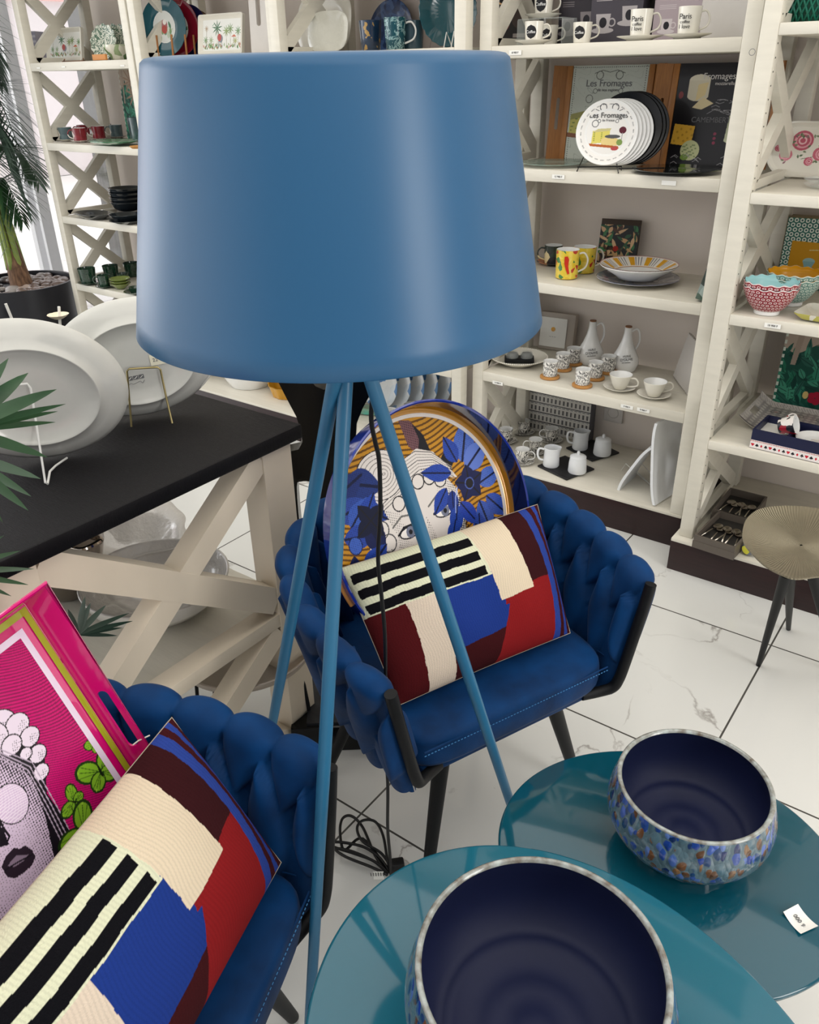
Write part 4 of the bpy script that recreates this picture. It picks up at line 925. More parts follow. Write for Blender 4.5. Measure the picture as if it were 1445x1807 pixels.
MB().lathe([(0, 0), (.055, 0), (.062, .006), (.085, .06), (.102, .13), (.106, .19), (.109, .193), (.104, .19), (.098, .13), (.08, .06), (.05, .012), (0, .01)], 64).build('body', M['chrome'], ice, ang=1)
MB().tube(spline([(.10, .03, .17), (.135, .03, .172), (.138, -.02, .172), (.10, -.03, .17)], 5), .007, 8).build('handle', M['chrome'], ice)
gp = lathe_thing('glass_plate', 'clear glass plate under the steel ice bucket', 'plate', (-1.5, .60, zS+.001), [(0, 0), (.05, 0), (.13, .014), (.135, .018), (.05, .006), (0, .006)], M['acryl']) if False else None

# round side table with thin black wire legs, under the display table end
dk = thing('side_table', 'round beige hammered side table with thin black wire legs, behind the display table post', 'table', (-1.335, 1.075, 0))
MB().lathe([(0, .235), (.155, .235), (.168, .242), (.176, .262), (.173, .264), (.163, .248), (.15, .244), (0, .244)], 80).build('tabletop', mat('beige_hammered_top', 'b9ada0', .35, coat=.3, bump=.8, bscale=40), dk, ang=1)
for a in (.3, 1.9, 3.5, 5.0):
    MB().tube([(.15*math.cos(a), .15*math.sin(a), .235), (.172*math.cos(a), .172*math.sin(a), .004)], .005, 8).build('leg', M['blackmetal'], dk)

# ---------------------------------------------------------------- near palm: leaves coming in from the left
def blade(mb, a, b, w, droop=.0, nrm=(0, 0, 1), fold=.25, n=8):
    a, b = Vector(a), Vector(b); d = b-a; L_ = d.length; side = d.normalized().cross(Vector(nrm)).normalized(); rows = [[], [], []]
    for i in range(n+1):
        t = i/n; c = a.lerp(b, t)-Vector((0, 0, droop*L_*t*t)); ww = w*math.sin(PI*min(1, .06+t*.94))**.7*(1-.25*t)
        if i == n: ww = .0003
        rows[0].append(c-side*ww/2+Vector((0, 0, fold*ww/2))); rows[1].append(c); rows[2].append(c+side*ww/2+Vector((0, 0, fold*ww/2)))
    mb.surf(rows)
np_ = thing('artificial_palm', 'artificial palm at the left edge, its fingered leaves over the nearest platter', 'plant', (-1.17, .28, 0))
O_ = Vector((-1.17, .28, 0))
MB().lathe([(0, 0), (.085, 0), (.1, .15), (.105, .18), (.098, .18), (.09, .16), (0, .16)], 32).build('planter', M['pot'], np_)
MB().tube([(0, 0, .16), (.0, .02, .45), (.0, .04, .78)], [.012, .009, .006], 10).build('stem', M['bark'], np_)
def lv(px, py, X): return PX(px, py, X)
XB = -1.06
groups = [((-70, 760), [((15, 632), 26), ((50, 658), 30), ((100, 687), 26), ((116, 713), 15), ((102, 726), 14), ((98, 745), 14), ((84, 807), 22), ((-10, 640), 22)]),
          ((-80, 800), [((72, 845), 22), ((55, 876), 20), ((50, 901), 22), ((5, 922), 18)]),
          ((-90, 1010), [((7, 945), 12), ((36, 972), 14), ((60, 1004), 14), ((50, 1032), 14), ((20, 1052), 14), ((0, 1068), 10)])]
for gi, (bpx, tips) in enumerate(groups):
    mb = MB(); b0 = lv(*bpx, XB-.03*gi)-O_
    mb.tube(spline([(0, .03, .5+.1*(1-gi)), (b0*.5+Vector((0, .0, .3*(1-gi)))) if False else Vector((0, .035, .62)), b0], 5), .004, 8)
    for (t_, w_) in tips:
        tip = lv(*t_, XB+.02*math.sin(t_[1]))-O_; blade(mb, b0, tip, w_*.00078, nrm=(.75, -.45, .4), fold=.3)
    mb.build('frond', M['leaf'] if gi < 3 else M['leaf2'], np_, ang=2)
mb = MB(); X3 = -1.12; b0 = PX(138, 1120, X3)-O_; 
for t_, w_ in (((150, 1052), 12), ((160, 1064), 13), ((187, 1068), 13), ((228, 1082), 11), ((234, 1096), 11), ((215, 1108), 9), ((207, 1122), 9), ((120, 1075), 12), ((200, 1090), 8)):
    blade(mb, b0, PX(*t_, X3-.02)-O_, w_*.0009, nrm=(.75, -.45, .4), fold=.3)
mb.tube([(0, .03, .45), b0], .004, 8)
mb.build('frond', mat('dark_palm_leaf', '1f3328', .4), np_, ang=2)

# ---------------------------------------------------------------- tall potted palm in the window and a second smaller one
PC = Vector((-4.66, 2.50, 0)); pr = .30
pl = thing('planter', 'large round black planter filled with river pebbles by the window', 'planter', PC)
MB().lathe([(0, 0), (pr*.80, 0), (pr*.84, .01), (pr*.97, .35), (pr, .50), (pr, .505), (pr-.016, .505), (pr-.02, .47), (0, .465)], 72).build('pot', M['pot'], pl, ang=.8)
pb = MB(); rr_ = random.Random(3)
for k in range(110):
    a = rr_.random()*2*PI; q = (pr-.045)*math.sqrt(rr_.random()); s = .016+.016*rr_.random()
    if q < .07: continue
    Tm = Matrix.Translation((q*math.cos(a), q*math.sin(a), .468+s*.4)) @ Matrix.Rotation(rr_.random()*6, 4, 'Z') @ Matrix.Diagonal((s*1.5, s*1.1, s*.7, 1))
    bmesh.ops.create_icosphere(pb.bm, subdivisions=2, radius=1, matrix=Tm)
pbo = pb.build('pebbles', M['pebble'], pl, ang=3); pbo['kind'] = 'stuff'
MB().tube([(.20, -.26, .5), (.215, -.29, .44), (.215, -.295, .40)], .0015, 5).box((.215, -.298, .36), (.035, .002, .07)).build('price_tag', M['paper'], pl)
palm = thing('palm', 'tall palm with feathery fronds and a brown trunk growing in the black planter', 'plant', PC+Vector((.02, 0, .47)))
TR = spline([(0, 0, 0), (-.015, .0, .12), (-.05, .02, .3), (-.085, .03, .5), (-.12, .03, .8)], 6)
MB().tube(TR, [.075, .07, .062, .06, .057, .055, .05, .047, .044, .04, .037, .034, .032, .03, .028, .026, .024, .022, .02, .02, .019, .018, .017, .016, .015][:len(TR)], 20).build('trunk', M['bark'], palm, ang=1)
stm = MB()
for k in range(5):
    a = k*1.3; stm.tube(spline([(-.02+.04*math.cos(a), .04*math.sin(a), .1), (-.05+.03*math.cos(a), .03*math.sin(a), .45), (-.14+.03*math.cos(a), .05*math.sin(a), .95), (-.2+.08*math.cos(a), .1*math.sin(a), 1.3)], 6), [.018, .006], 8)
stm.build('leaf_stalks', M['stem'], palm, ang=2)
def frond(root, a, c, b, m, n=26, lw=.016, ll=.24, name='frond'):
    a, c, b = Vector(a), Vector(c), Vector(b); mb = MB(); pts = [(a*(1-t)**2+c*2*t*(1-t)+b*t*t) for t in np.linspace(0, 1, 20)]
    mb.tube(pts, [.006, .002], 6)
    for i in range(n):
        t = .12+.88*i/(n-1); p = a*(1-t)**2+c*2*t*(1-t)+b*t*t; d = ((c-a)*(1-t)+(b-c)*t).normalized(); s = d.cross(Vector((0, 0, 1)))
        s = s.normalized() if s.length > .05 else Vector((.6, -.8, 0)); L_ = ll*math.sin(PI*(.18+.75*t))**.8
        for sg in (1, -1):
            e = p+(s*sg*.78+d*.62+Vector((0, 0, -.15+.25*rr_.random()))).normalized()*L_*(.85+.3*rr_.random()); blade(mb, p, e, lw, droop=.25, nrm=(0, 0, 1), fold=.3, n=5)
    return mb.build(name, m, root, ang=3)
crown = Vector((-.10, .03, .62))
fr = []
for k in range(30):
    a = k*2.399+.5; q = .27+.03*(k % 4); hgt = .62+.055*k; e = (q*math.cos(a)*.75-.14, q*math.sin(a)-.06, hgt-.25-.2*(k % 3)); fr.append(((q*.6*math.cos(a)-.14, q*.7*math.sin(a)-.05, hgt+.12), e))
for k, (c, b) in enumerate(fr): frond(palm, crown+Vector((0, 0, -.15+.03*k)), c, b, M['leaf2'] if k % 3 else M['leaf'], ll=.25, n=30, lw=.015)
P2_ = Vector((-5.5, 2.55, 0))
sp2 = thing('potted_plant', 'smaller yellow-green plant in a black pot on a white stand behind the palm', 'plant', P2_)
MB().lathe([(0, 0), (.14, 0), (.14, .44), (0, .44)], 32).build('stand', M['white'], sp2)
MB().lathe([(0, .441), (.11, .441), (.14, .62), (.15, .62), (.15, .65), (.138, .65), (.13, .6), (0, .6)], 40).build('pot', M['pot'], sp2)
for k in range(7):
    a = k*.9; frond(sp2, (0, 0, .6), (.12*math.cos(a), .12*math.sin(a), 1.0), (.35*math.cos(a), .35*math.sin(a), .95), M['stem'], 12, .018, .16)

# ---------------------------------------------------------------- black sculptural stand behind the armchair
h = Vector((math.sin(YAW), math.cos(YAW), 0)); G = h*1.98 + Vector((.045, .02, 0)); side = Vector((math.cos(YAW), -math.sin(YAW), 0))
def onplane(px, py):     # vertical plane through G across the view
    d = Vector(ray(px, py)); s = G.dot(h)/d.dot(h); p = Vector(CAM)+d*s; return ((p-G).dot(side), p.z)
scu = thing('sculptural_stand', 'tall black curved stand with rounded openings, between the display table and the middle armchair', 'stand', G, 0)
outl = [(470, 560), (462, 610), (487, 671), (505, 706), (522, 738), (531, 765), (533, 783), (526, 796), (508, 800), (500, 800), (500, 850), (512, 930), (522, 1010), (548, 1108), (560, 1160), (560, 1240), (700, 1240), (700, 1000), (655, 900), (632, 830), (627, 782), (629, 750), (640, 722), (668, 672), (700, 620), (700, 560), (640, 560), (615, 640), (600, 676), (585, 688), (570, 690), (556, 684), (546, 672), (525, 620), (520, 560)]
hole = [(523, 862), (530, 853), (545, 853), (556, 862), (562, 900), (565, 960), (562, 1010), (550, 1030), (538, 1000), (528, 930)]
po = [tuple(p) for p in [onplane(*q) for q in outl]]; ph_ = [onplane(*q) for q in hole]
# body: x along side, y up, extruded away from us; set into the base block
Tb = Matrix(((side.x, 0, -h.x, 0), (side.y, 0, -h.y, 0), (0, 1, 0, 0), (0, 0, 0, 1)))
MB().prism(spline([Vector((a, b, 0)) for a, b in po], 3, True) if False else po, .05, Tb @ Matrix.Translation((0, 0, -.06)), [[(p.x, p.y) for p in spline([Vector((a, b, 0)) for a, b in ph_], 3, True)]], bev=.012).build('curved_body', M['blackgloss'], scu, ang=.9)
bq = [PZ(538, 1328, 0), PZ(672, 1322, 0)]; bd = (bq[1]-bq[0]).normalized(); bn = Vector((-bd.y, bd.x, 0))
ctr = (bq[0]+bq[1])/2+bn*.30; MB().box(ctr-G+Vector((0, 0, .04)), ((bq[1]-bq[0]).length+.06, .60, .08), rz=math.atan2(bd.y, bd.x), bev=.004).build('base_block', M['blackgloss'], scu)
MB().box(ctr-G+Vector((-.0, 0, .084))+bn*.0-bd*.03, ((bq[1]-bq[0]).length-.08, .58, .008), rz=math.atan2(bd.y, bd.x)).build('marble_slab', mat('dark_grey_marble', '2a2b30', .35, noise=.6, nscale=9, stretch=(1, 6, 1), col2='15161a'), scu)

# ---------------------------------------------------------------- side table at the right with the ribbed metal top
ST = Vector((-.255, 2.085, 0))
sd = thing('side_table', 'side table with ribbed champagne metal top on black legs, at the right edge', 'table', ST)
zt_ = .47
opx = [(1310, 940), (1317, 916), (1338, 899), (1370, 893), (1410, 893), (1445, 897), (1500, 905), (1560, 930), (1575, 965), (1540, 1000), (1490, 1014), (1445, 1017), (1405, 1021), (1380, 1014), (1350, 998), (1327, 976), (1314, 960)]
out_ = [PZ(x, y, zt_)-ST for x, y in opx]; out_ = spline(out_, 8, True); cc_ = sum(out_, Vector())/len(out_); ro = [[], [], [], [], [], [], []]
for k, p in enumerate(out_):
    for j, (q, z) in enumerate(((0.02, -.016), (.3, -.0155), (.6, -.014), (.85, -.010), (.96, -.002), (1.0, 0), (1.0, -.004))):
        ro[j].append(cc_.lerp(p, q)+Vector((0, 0, z)))
top_m = MB().surf(ro, cu=True); top_m.surf([[cc_.lerp(p, q)+Vector((0, 0, z)) for p in out_] for q, z in ((1, -.004), (.9, -.014), (.5, -.021), (.02, -.021))], cu=True)
def ribm():
    m = mat('ribbed_champagne_metal', '968e7a', .42, metal=.7); t, b = nodes(m); N = t.nodes.new; L = t.links.new
    tcn = N('ShaderNodeTexCoord'); vs_ = N('ShaderNodeVectorMath'); vs_.operation = 'SUBTRACT'; L(tcn.outputs['Object'], vs_.inputs[0]); vs_.inputs[1].default_value = cc_
    gr = N('ShaderNodeTexGradient'); gr.gradient_type = 'RADIAL'; L(vs_.outputs[0], gr.inputs[0]); mm = N('ShaderNodeMath'); mm.operation = 'MULTIPLY'; L(gr.outputs['Fac'], mm.inputs[0]); mm.inputs[1].default_value = 2*PI*150
    sn = N('ShaderNodeMath'); sn.operation = 'SINE'; L(mm.outputs[0], sn.inputs[0]); bp = N('ShaderNodeBump'); bp.inputs['Strength'].default_value = .45; bp.inputs['Distance'].default_value = .002; L(sn.outputs[0], bp.inputs['Height']); L(bp.outputs[0], b.inputs['Normal']); return m
top_m.build('tabletop', ribm(), sd, ang=1)
for (fx, fy), (tx, ty) in (((1338, 1174), (1382, 1016)), ((1391, 1110), (1392, 1012)), ((1480, 1190), (1440, 1010))):
    F = PZ(fx, fy, 0)-ST; Tq = PZ(tx, ty, zt_-.02)-ST; Tq = Tq.lerp(cc_, .22); Tq.z = zt_-.034; MB().tube([Tq, F], [.014, .007], 14).build('leg', M['blackmetal'], sd)

# ================================================================= GOODS ON THE SHELVES
ZD0, ZD1, ZD2, ZD3, ZDB = 1.5985, 1.2385, .8725, .5085, .1315
ZE1, ZE2, ZE3, ZEB = 1.2225, .8875, .4855, .1235
ZA0, ZA1, ZA2, ZA3 = 1.6015, 1.2415, .8815, .5245
def cup(label, P, r, h, m, ha=0, group=None, taper=.86, handle=True, lining='white', name='cup', cat='cup', hm=None, hs=1.0, square=2, badge=None):
    """P = centre of the foot; ha = plan angle of the handle"""
    c = thing(name, label, cat, P, ha, group); rb = r*taper
    MB().lathe([(0, 0), (rb*.9, 0), (rb, h*.03), (rb+(r-rb)*.5, h*.45), (r, h), (r-.0008, h+.0008)], 40, p=square).build('body', m, c, ang=.8)
    MB().lathe([(r-.0008, h+.0008), (r-.0022, h), (rb+(r-rb)*.5-.003, h*.45), (rb*.85, h*.07), (0, h*.06)], 40, p=square).build('lining', M[lining], c, ang=.8)
    if handle:
        w = r*.75*hs; pts = spline([(r*.9, 0, h*.83), (r+w*.55, 0, h*.86), (r+w, 0, h*.62), (r+w*.75, 0, h*.34), (rb*.96, 0, h*.2)], 6)
        MB().tube(pts, max(.0022, r*.085), 8).build('handle', hm or m, c, ang=2)
    if badge is not None:      # dark printed oval on the side facing us
        badge(c, r, h, ha)
    return c
def saucer(label, P, r, m, group=None, sx=1, h=.012, name='saucer', cat='saucer', rz=0):
    c = thing(name, label, cat, P, rz, group)
    MB().lathe([(0, 0), (r*.55, 0), (r*.58, h*.25), (r*.97, h*.85), (r, h), (r*.97, h+.0005), (r*.6, h*.45), (r*.55, h*.30), (0, h*.28)], 56, sx=sx).build('dish', m, c, ang=1); return c
def plate(label, P, r, m, h=.02, group=None, mi=None, name='plate', cat='plate', well=.62, M4=None, sx=1, sy=1, fn=None, p=2):
    c = thing(name, label, cat, P, 0, group, M4=M4)
    MB().lathe([(0, 0), (r*well*.9, 0), (r*well, h*.2), (r*.97, h*.9), (r, h)], 64, sx=sx, sy=sy, fn=fn, p=p).build('underside', m, c, ang=1)
    MB().lathe([(r, h), (r-.0015, h+.0015), (r*well*1.02, h*.42), (r*well*.9, h*.22+.001), (0, h*.2+.001)], 64, sx=sx, sy=sy, fn=fn, p=p).build('face', mi or m, c, ang=1); return c
def upright(P, face_ang, tilt):     # frame: z = face direction (towards us, tipped up by tilt), y up
    f = Vector((math.cos(face_ang)*math.cos(tilt), math.sin(face_ang)*math.cos(tilt), math.sin(tilt))); s = Vector((-math.sin(face_ang), math.cos(face_ang), 0)); return frame(P, s, f.cross(s))
def stand_plate(label, P, r, m, mi, face, tilt, group=None, h=.018, **k):
    T = upright(P, face, tilt); T = Matrix.Translation(Vector(P)-Vector(T.translation)) @ T; c = Vector(P)+T.to_3x3() @ Vector((0, r*k.get('sy', 1), 0))+Vector((0, 0, .001))
    T.translation = c; return plate(label, c, r, m, h, group, mi, M4=T, **k)
FA = -PI/2                     # facing straight out of the shelves
def boxy(label, P, d, cols, face=FA, tilt=0, name='box', cat='box', group=None, painter=None, res=260):
    """P = middle of the lower front edge; d = (w, depth, h)"""
    T = upright(P, face, tilt); w, dp, hh = d; m = cols if not isinstance(cols, str) else mat(name+'_board', cols, .5)
    r = thing(name, label, cat, M4=T, group=group); MB().box((0, hh/2, -dp/2), (w, hh, dp), bev=.0012).build('carton', m, r)
    if painter:
        n = max(w, hh)/res; cv = Cv(w, hh, max(24, int(w/n)), max(24, int(hh/n)), 'ffffff'); painter(cv); cv.obj('printed_face', M['paintsoft'], r, Matrix.Translation((-w/2, 0, .0006)))
    return r
def wire_rack(name, label, P, pts_list, m, r=.002, group=None):
    o = thing(name, label, 'plate stand', P, group=group); mb = MB()
    for pts in pts_list: mb.tube([Vector(p)-Vector(P) for p in pts], r, 8)
    mb.build('wire_frame', m, o, ang=1); return o

# ---- right-hand bay, top shelf: coffee things (left to right)
def p_coffee(cv):
    w, h = cv.w, cv.h; cv.c[:] = lin('17120f'); X, Y = cv.X, cv.Y
    cv.disc(w*.62, h*.30, w*.16, w*.17, '3a2c24'); cv.disc(w*.33, h*.22, w*.10, w*.08, '6a2418'); cv.disc(w*.33, h*.34, w*.10, w*.07, 'd8c8b0'); cv.disc(w*.2, h*.12, w*.07, w*.07, 'd8d4cc'); cv.disc(w*.8, h*.2, w*.14, w*.13, '2e2a28')
    cv.poly([(w*.5, h*.09), (w*.75, h*.09), (w*.75, h*.13), (w*.5, h*.13)], '8d8580')
T = upright(AT(903, 2.90, ZD0), FA+.25, .14)
ct = thing('serving_tray', 'black tray with white rim lettered Coffee, leaning at the left end of the top shelf', 'tray', M4=T)
cv = Cv(.21, .30, 150, 210, '17120f'); p_coffee(cv); wvx = lambda q: .010*math.sin(q/.30*PI*2.2)
outl_ = [(-.105-wvx(y), y) for y in np.linspace(0, .30, 20)][::-1]+[(.105+wvx(y), y) for y in np.linspace(0, .30, 20)]
MB().prism(outl_, .010, Matrix.Translation((0, 0, -.012))).build('body', M['white'], ct); cv.obj('printed_face', M['paintsoft'], ct, Matrix.Translation((-.105, 0, -.0012)), fn=lambda X, Y: ((X-.105)*(.93+.10*np.sin(Y/.30*PI*2.2))+.105, Y*.96+.006, X*0))
text('Coffee', .05, M['gold'], ct, Matrix.Translation((.0, .155, .0006)) @ Matrix.Rotation(.12, 4, 'Z'))
def badge(c, r, h, ha, txt='Coffee', col='ink'):
    a0 = CAMDIR(c.location)-ha-.35; mb = MB(); P = []
    for v in np.linspace(.18, .84, 9):
        half = .62*math.sin(PI*(v-.18)/.66)**.5+.001; rr2 = (r*.86+(r-r*.86)*v)+.0007
        P.append([Vector((math.cos(a0+u*half)*rr2, math.sin(a0+u*half)*rr2, v*h)) for u in np.linspace(-1, 1, 9)])
    mb.surf(P).build('printed_badge', M[col], c)
    T = frame((math.cos(a0)*(r*.955+.0008), math.sin(a0)*(r*.955+.0008), h*.5), (-math.sin(a0), math.cos(a0), 0), (0, 0, 1)); text(txt, h*.2, M['white'], c, T)
def cupzone(px, base_py_z, Y=None): return AT(px, Y, base_py_z)
zr = ZD0+.076
ry = 2.72
a_ = AT(912, ry, ZD0); b_ = AT(990, ry, ZD0)
ris = thing('display_riser', 'clear acrylic riser between the white coffee cups on the top shelf', 'riser', (a_+b_)/2)
wr = (b_-a_).length; mb = MB(); mb.box((0, .05, .074), (wr, .10, .003)); mb.box((-wr/2, .05, .037), (.003, .10, .071)); mb.box((wr/2, .05, .037), (.003, .10, .071)); mb.build('bent_sheet', M['acryl'], ris)
gcc = 'white coffee cups with a dark printed badge'
P = AT(958, ry+.05, zr+.001); saucer('ivory saucer on top of the clear riser', P, .060, M['offwhite']); cup('ivory coffee cup with dark badge on top of the clear riser', P+Vector((0, 0, .005)), .031, .066, M['offwhite'], ANG(0), gcc, badge=badge)
P = AT(941, ry-.07, ZD0); saucer('ivory saucer on the shelf in front of the clear riser', P, .060, M['offwhite']); cup('ivory coffee cup with dark badge standing in front of the clear riser', P+Vector((0, 0, .005)), .030, .058, M['offwhite'], ANG(0), gcc, badge=badge)
cup('ivory coffee cup seen through the clear riser', AT(968, ry+.055, ZD0), .029, .056, M['offwhite'], ANG(-10), gcc, badge=badge)
cup('ivory coffee cup with dark badge without a saucer, right of the clear riser', AT(1026, 2.70, ZD0), .030, .056, M['offwhite'], ANG(0), gcc, badge=badge)
def p_box(dark, fg, n, seed):
    def f(cv):
        w, h = cv.w, cv.h; cv.c[:] = lin(dark); rr = random.Random(seed)
        for k in range(n):
            x, y = w*(.25+.5*k/max(1, n-1) if n > 1 else .5), h*(.38+.12*(k % 2)); s = h*.16
            cv.disc(x, y-s*.9, s*1.5, s*.35, fg); cv.poly([(x-s, y+s), (x+s, y+s), (x+s*.8, y-s), (x-s*.8, y-s)], fg); cv.ring(x+s*1.2, y, s*.5, s*.16, fg); cv.disc(x, y, s*.5, s*.6, '26242a')
        for k in range(3): cv.line([(w*.1, h*(.86-.04*k)), (w*.4, h*(.86-.04*k))], h*.012, fg)
    return f
boxy('dark cup box with two printed cups, left of the bigger dark box', AT(1015, 2.83, ZD0), (.13, .10, .14), '3a363c', FA+.05, painter=p_box('39353b', '8d8688', 2, 1), group='dark printed cup boxes')
b1 = boxy('bigger dark grey cup box with printed cups, lower of two', AT(1083, 2.80, ZD0), (.165, .14, .15), '46424a', FA+.12, painter=p_box('4b474f', 'b4aeb0', 2, 2), group='dark printed cup boxes')
boxy('dark grey cup box lying on the bigger dark box', AT(1083, 2.80, ZD0+.152), (.165, .14, .09), '3b373e', FA+.12, painter=p_box('3d3940', 'a8a2a6', 1, 3), group='dark printed cup boxes')
boxy('pale mauve cup box with printed cups, lower of two', AT(1196, 2.84, ZD0), (.17, .13, .112), '6c686c', FA+.05, painter=p_box('b9aab0', 'ddd4d6', 2, 4), group='mauve printed cup boxes')
boxy('pale mauve cup box with a printed cup, upper of two', AT(1196, 2.84, ZD0+.114), (.17, .13, .10), '6c686c', FA+.05, painter=p_box('c9bcc4', 'e4dcde', 1, 5), group='mauve printed cup boxes')
def scrip(c, r, h, ha):
    a0 = CAMDIR(c.location)-ha-.35
    for s, z, sz in (('Paris', .66, .26), ('coffee', .48, .16), ('I love', .32, .2)):
        T = frame((math.cos(a0)*(r*.96+.0009), math.sin(a0)*(r*.96+.0009), h*z), (-math.sin(a0), math.cos(a0), 0), (0, 0, 1)); text(s, h*sz, M['ink'], c, T)
for px, lb in ((1128, 'left of the two ivory lettered mugs by the mauve boxes'), (1212, 'right of the two ivory lettered mugs, nearest the shelf post')):
    P = AT(px, 2.66, ZD0); saucer('ivory saucer under the '+('left' if px < 1200 else 'right')+' lettered mug by the mauve boxes', P, .068, M['offwhite'], 'ivory saucers by the mauve boxes'); cup('ivory mug, '+lb, P+Vector((0, 0, .006)), .033, .073, M['offwhite'], ANG(0), 'ivory lettered mugs', badge=scrip)
lb_ = thing('cutting_board', 'pale grey rounded board leaning at the right end of the top shelf', 'board', AT(1290, 2.80, ZD0), 0)
MB().prism([(x, y) for x, y in ((-.09, .0), (.09, 0), (.11, .05), (.11, .26), (.08, .30), (-.08, .30), (-.11, .26), (-.11, .05))], .012, Matrix.Rotation(ANG(0)-.8, 4, 'Z') @ Matrix.Rotation(PI/2-.18, 4, 'X'), bev=.003).build('board', M['greige'], lb_)

# ---- second shelf: cheese boards and plates
def p_marble(cv):
    w, h = cv.w, cv.h; X, Y = cv.X, cv.Y; cv.c[:] = lin('b9beb4')
    n = np.sin(X*60+4*np.sin(Y*33)+2*np.sin((X+Y)*71)); cv.put(np.abs(n) < .06, '9da39a')
    for y in (.02, .98): cv.put((np.abs(Y-h*y) < h*.006) & (np.sin(X*900) > 0), '6a6c66')
    for x in (.03, .97): cv.put((np.abs(X-w*x) < h*.006) & (np.sin(Y*900) > 0), '6a6c66')
    for s in (1, -1):
        cv.ring(w*.5+s*w*.13, h*.9, w*.05, w*.01, '5e605a'); cv.line([(w*.5+s*w*.2, h*.92), (w*.5+s*w*.1, h*.95), (w*.5, h*.93)], w*.008, '5e605a'); cv.ring(w*.5+s*w*.17, h*.74, w*.03, w*.008, '5e605a')
    cv.ring(w*.26, h*.66, w*.05, w*.01, '6a6c66')
    cv.poly([(w*.02, h*.30), (w*.03, h*.50), (w*.24, h*.54), (w*.24, h*.28)], 'b9b25a'); cv.poly([(w*.03, h*.44), (w*.03, h*.50), (w*.24, h*.54), (w*.24, h*.48)], '8d8a4a')
    for k in range(14): cv.disc(w*(.05+.018*((k*7) % 10)), h*(.33+.02*((k*3) % 7)), w*.010, w*.008, '6c7a3a')
    cv.poly([(-.01, h*.26), (w*.26, h*.24), (w*.26, h*.28), (-.01, h*.31)], '7a4a2c')
def p_cheese(cv):
    w, h = cv.w, cv.h; X, Y = cv.X, cv.Y; cv.c[:] = lin('121013'); G = '8f8d8e'
    cv.disc(w*.27, h*.84, w*.13, h*.055, 'd8d0b8'); cv.poly([(w*.14, h*.68), (w*.14, h*.84), (w*.40, h*.84), (w*.40, h*.68)], 'cfc6ac'); cv.disc(w*.27, h*.69, w*.13, h*.05, 'cfc6ac'); cv.poly([(w*.25, h*.64), (w*.26, h*.8), (w*.38, h*.82), (w*.36, h*.7)], 'd9c48e'); cv.poly([(w*.22, h*.58), (w*.34, h*.56), (w*.48, h*.62), (w*.34, h*.68)], 'd8c79a')
    cv.disc(w*.06, h*.70, w*.03, h*.035, '7c3030')
    cv.poly([(w*.02, h*.22), (w*.04, h*.42), (w*.30, h*.40), (w*.28, h*.20)], 'c79a36')
    for k in range(10): cv.disc(w*(.06+.024*k), h*(.25+.03*((k*3) % 5)), w*.014, h*.012, 'a8802a')
    cv.disc(w*.28, h*.16, w*.12, h*.10, 'b5b88a');
    for k in range(22): cv.disc(w*(.19+.02*((k*5) % 9)), h*(.10+.016*((k*3) % 8)), w*.012, h*.008, '77855a')
    cv.disc(w*.22, h*.09, w*.05, h*.03, '6f8a3a')
    cv.poly([(w*.68, h*.26), (w*.70, h*.50), (w*.93, h*.48), (w*.95, h*.24), (w*.82, h*.2)], 'c2c7a6'); cv.disc(w*.815, h*.49, w*.12, h*.04, 'b8c098'); cv.poly([(w*.78, h*.3), (w*.80, h*.47), (w*.86, h*.47), (w*.86, h*.3)], '9aa33e'); cv.disc(w*.77, h*.35, w*.05, h*.05, '7d9438')
    for k in range(13): cv.disc(w*(.56+.03*((k*5) % 5)), h*(.24+.022*((k*2) % 6)), w*.02, h*.015, '7c2440')
    rr = random.Random(5)
    for k in range(16):
        x, y = w*(.45+.35*rr.random()), h*(.52+.14*rr.random()); cv.line([(x, y), (x+w*.05, y+h*.02*rr.uniform(-1, 1)), (x+w*.1, y)], w*.006, G)
    for k in range(12):
        x, y = w*(.05+.85*rr.random()), h*(.02+.09*rr.random()); cv.line([(x, y), (x+w*.04, y+h*.02), (x+w*.08, y)], w*.006, G)
    cv.line([(w*.42, h*.52), (w*.5, h*.56), (w*.6, h*.545), (w*.66, h*.55)], w*.006, G)
def cheese_board(label, P, w, hh, painter, face, tilt, lw=.05):
    T = upright(P, face, tilt); r = thing('serving_board', label, 'board', M4=T, group='wooden cheese boards'); MB().box((0, hh/2, -.010), (w-.01, hh, .01)).build('backing', M['wood'], r)
    for s in (-1, 1):
        hol = [[(s*.0+.006*math.cos(a)*1.0, hh*.5+ (.045 if math.sin(a) > 0 else -.045)+.006*math.sin(a)) for a in np.linspace(0, 2*PI, 17)[:-1]]]
        Tm = Matrix.Translation((s*(w/2+.004), 0, -.006)) @ Matrix.Rotation(-s*.55, 4, 'Y') @ Matrix.Translation((s*lw/2, 0, 0))
        MB().prism([(-lw/2, 0), (lw/2, 0), (lw/2, hh), (-lw/2, hh)], .008, Tm, hol).build('handle_wing', M['wood'], r); MB().box((s*(w/2-.009), hh/2, .0), (.02, hh, .012), bev=.001).build('edge_strip', M['wood'], r)
    n = 240; cv = Cv(w-.04, hh, 240, int(240*hh/(w-.04)), 'ffffff'); painter(cv); cv.obj('printed_glass', M['paint'], r, Matrix.Translation((-(w-.04)/2, 0, .0035)))
    return r
P = AT(1058, 2.90, ZD1); bA = cheese_board('wooden cheese board with a pale marbled glass panel, leaning behind the plates', P, .31, .30, p_marble, FA+.03, .10)
text('Les Fromages', .030, M['inkgrey'], bA, Matrix.Translation((.0, .245, .0045))); text('de nos regions', .013, M['inkgrey'], bA, Matrix.Translation((.0, .225, .0045)))
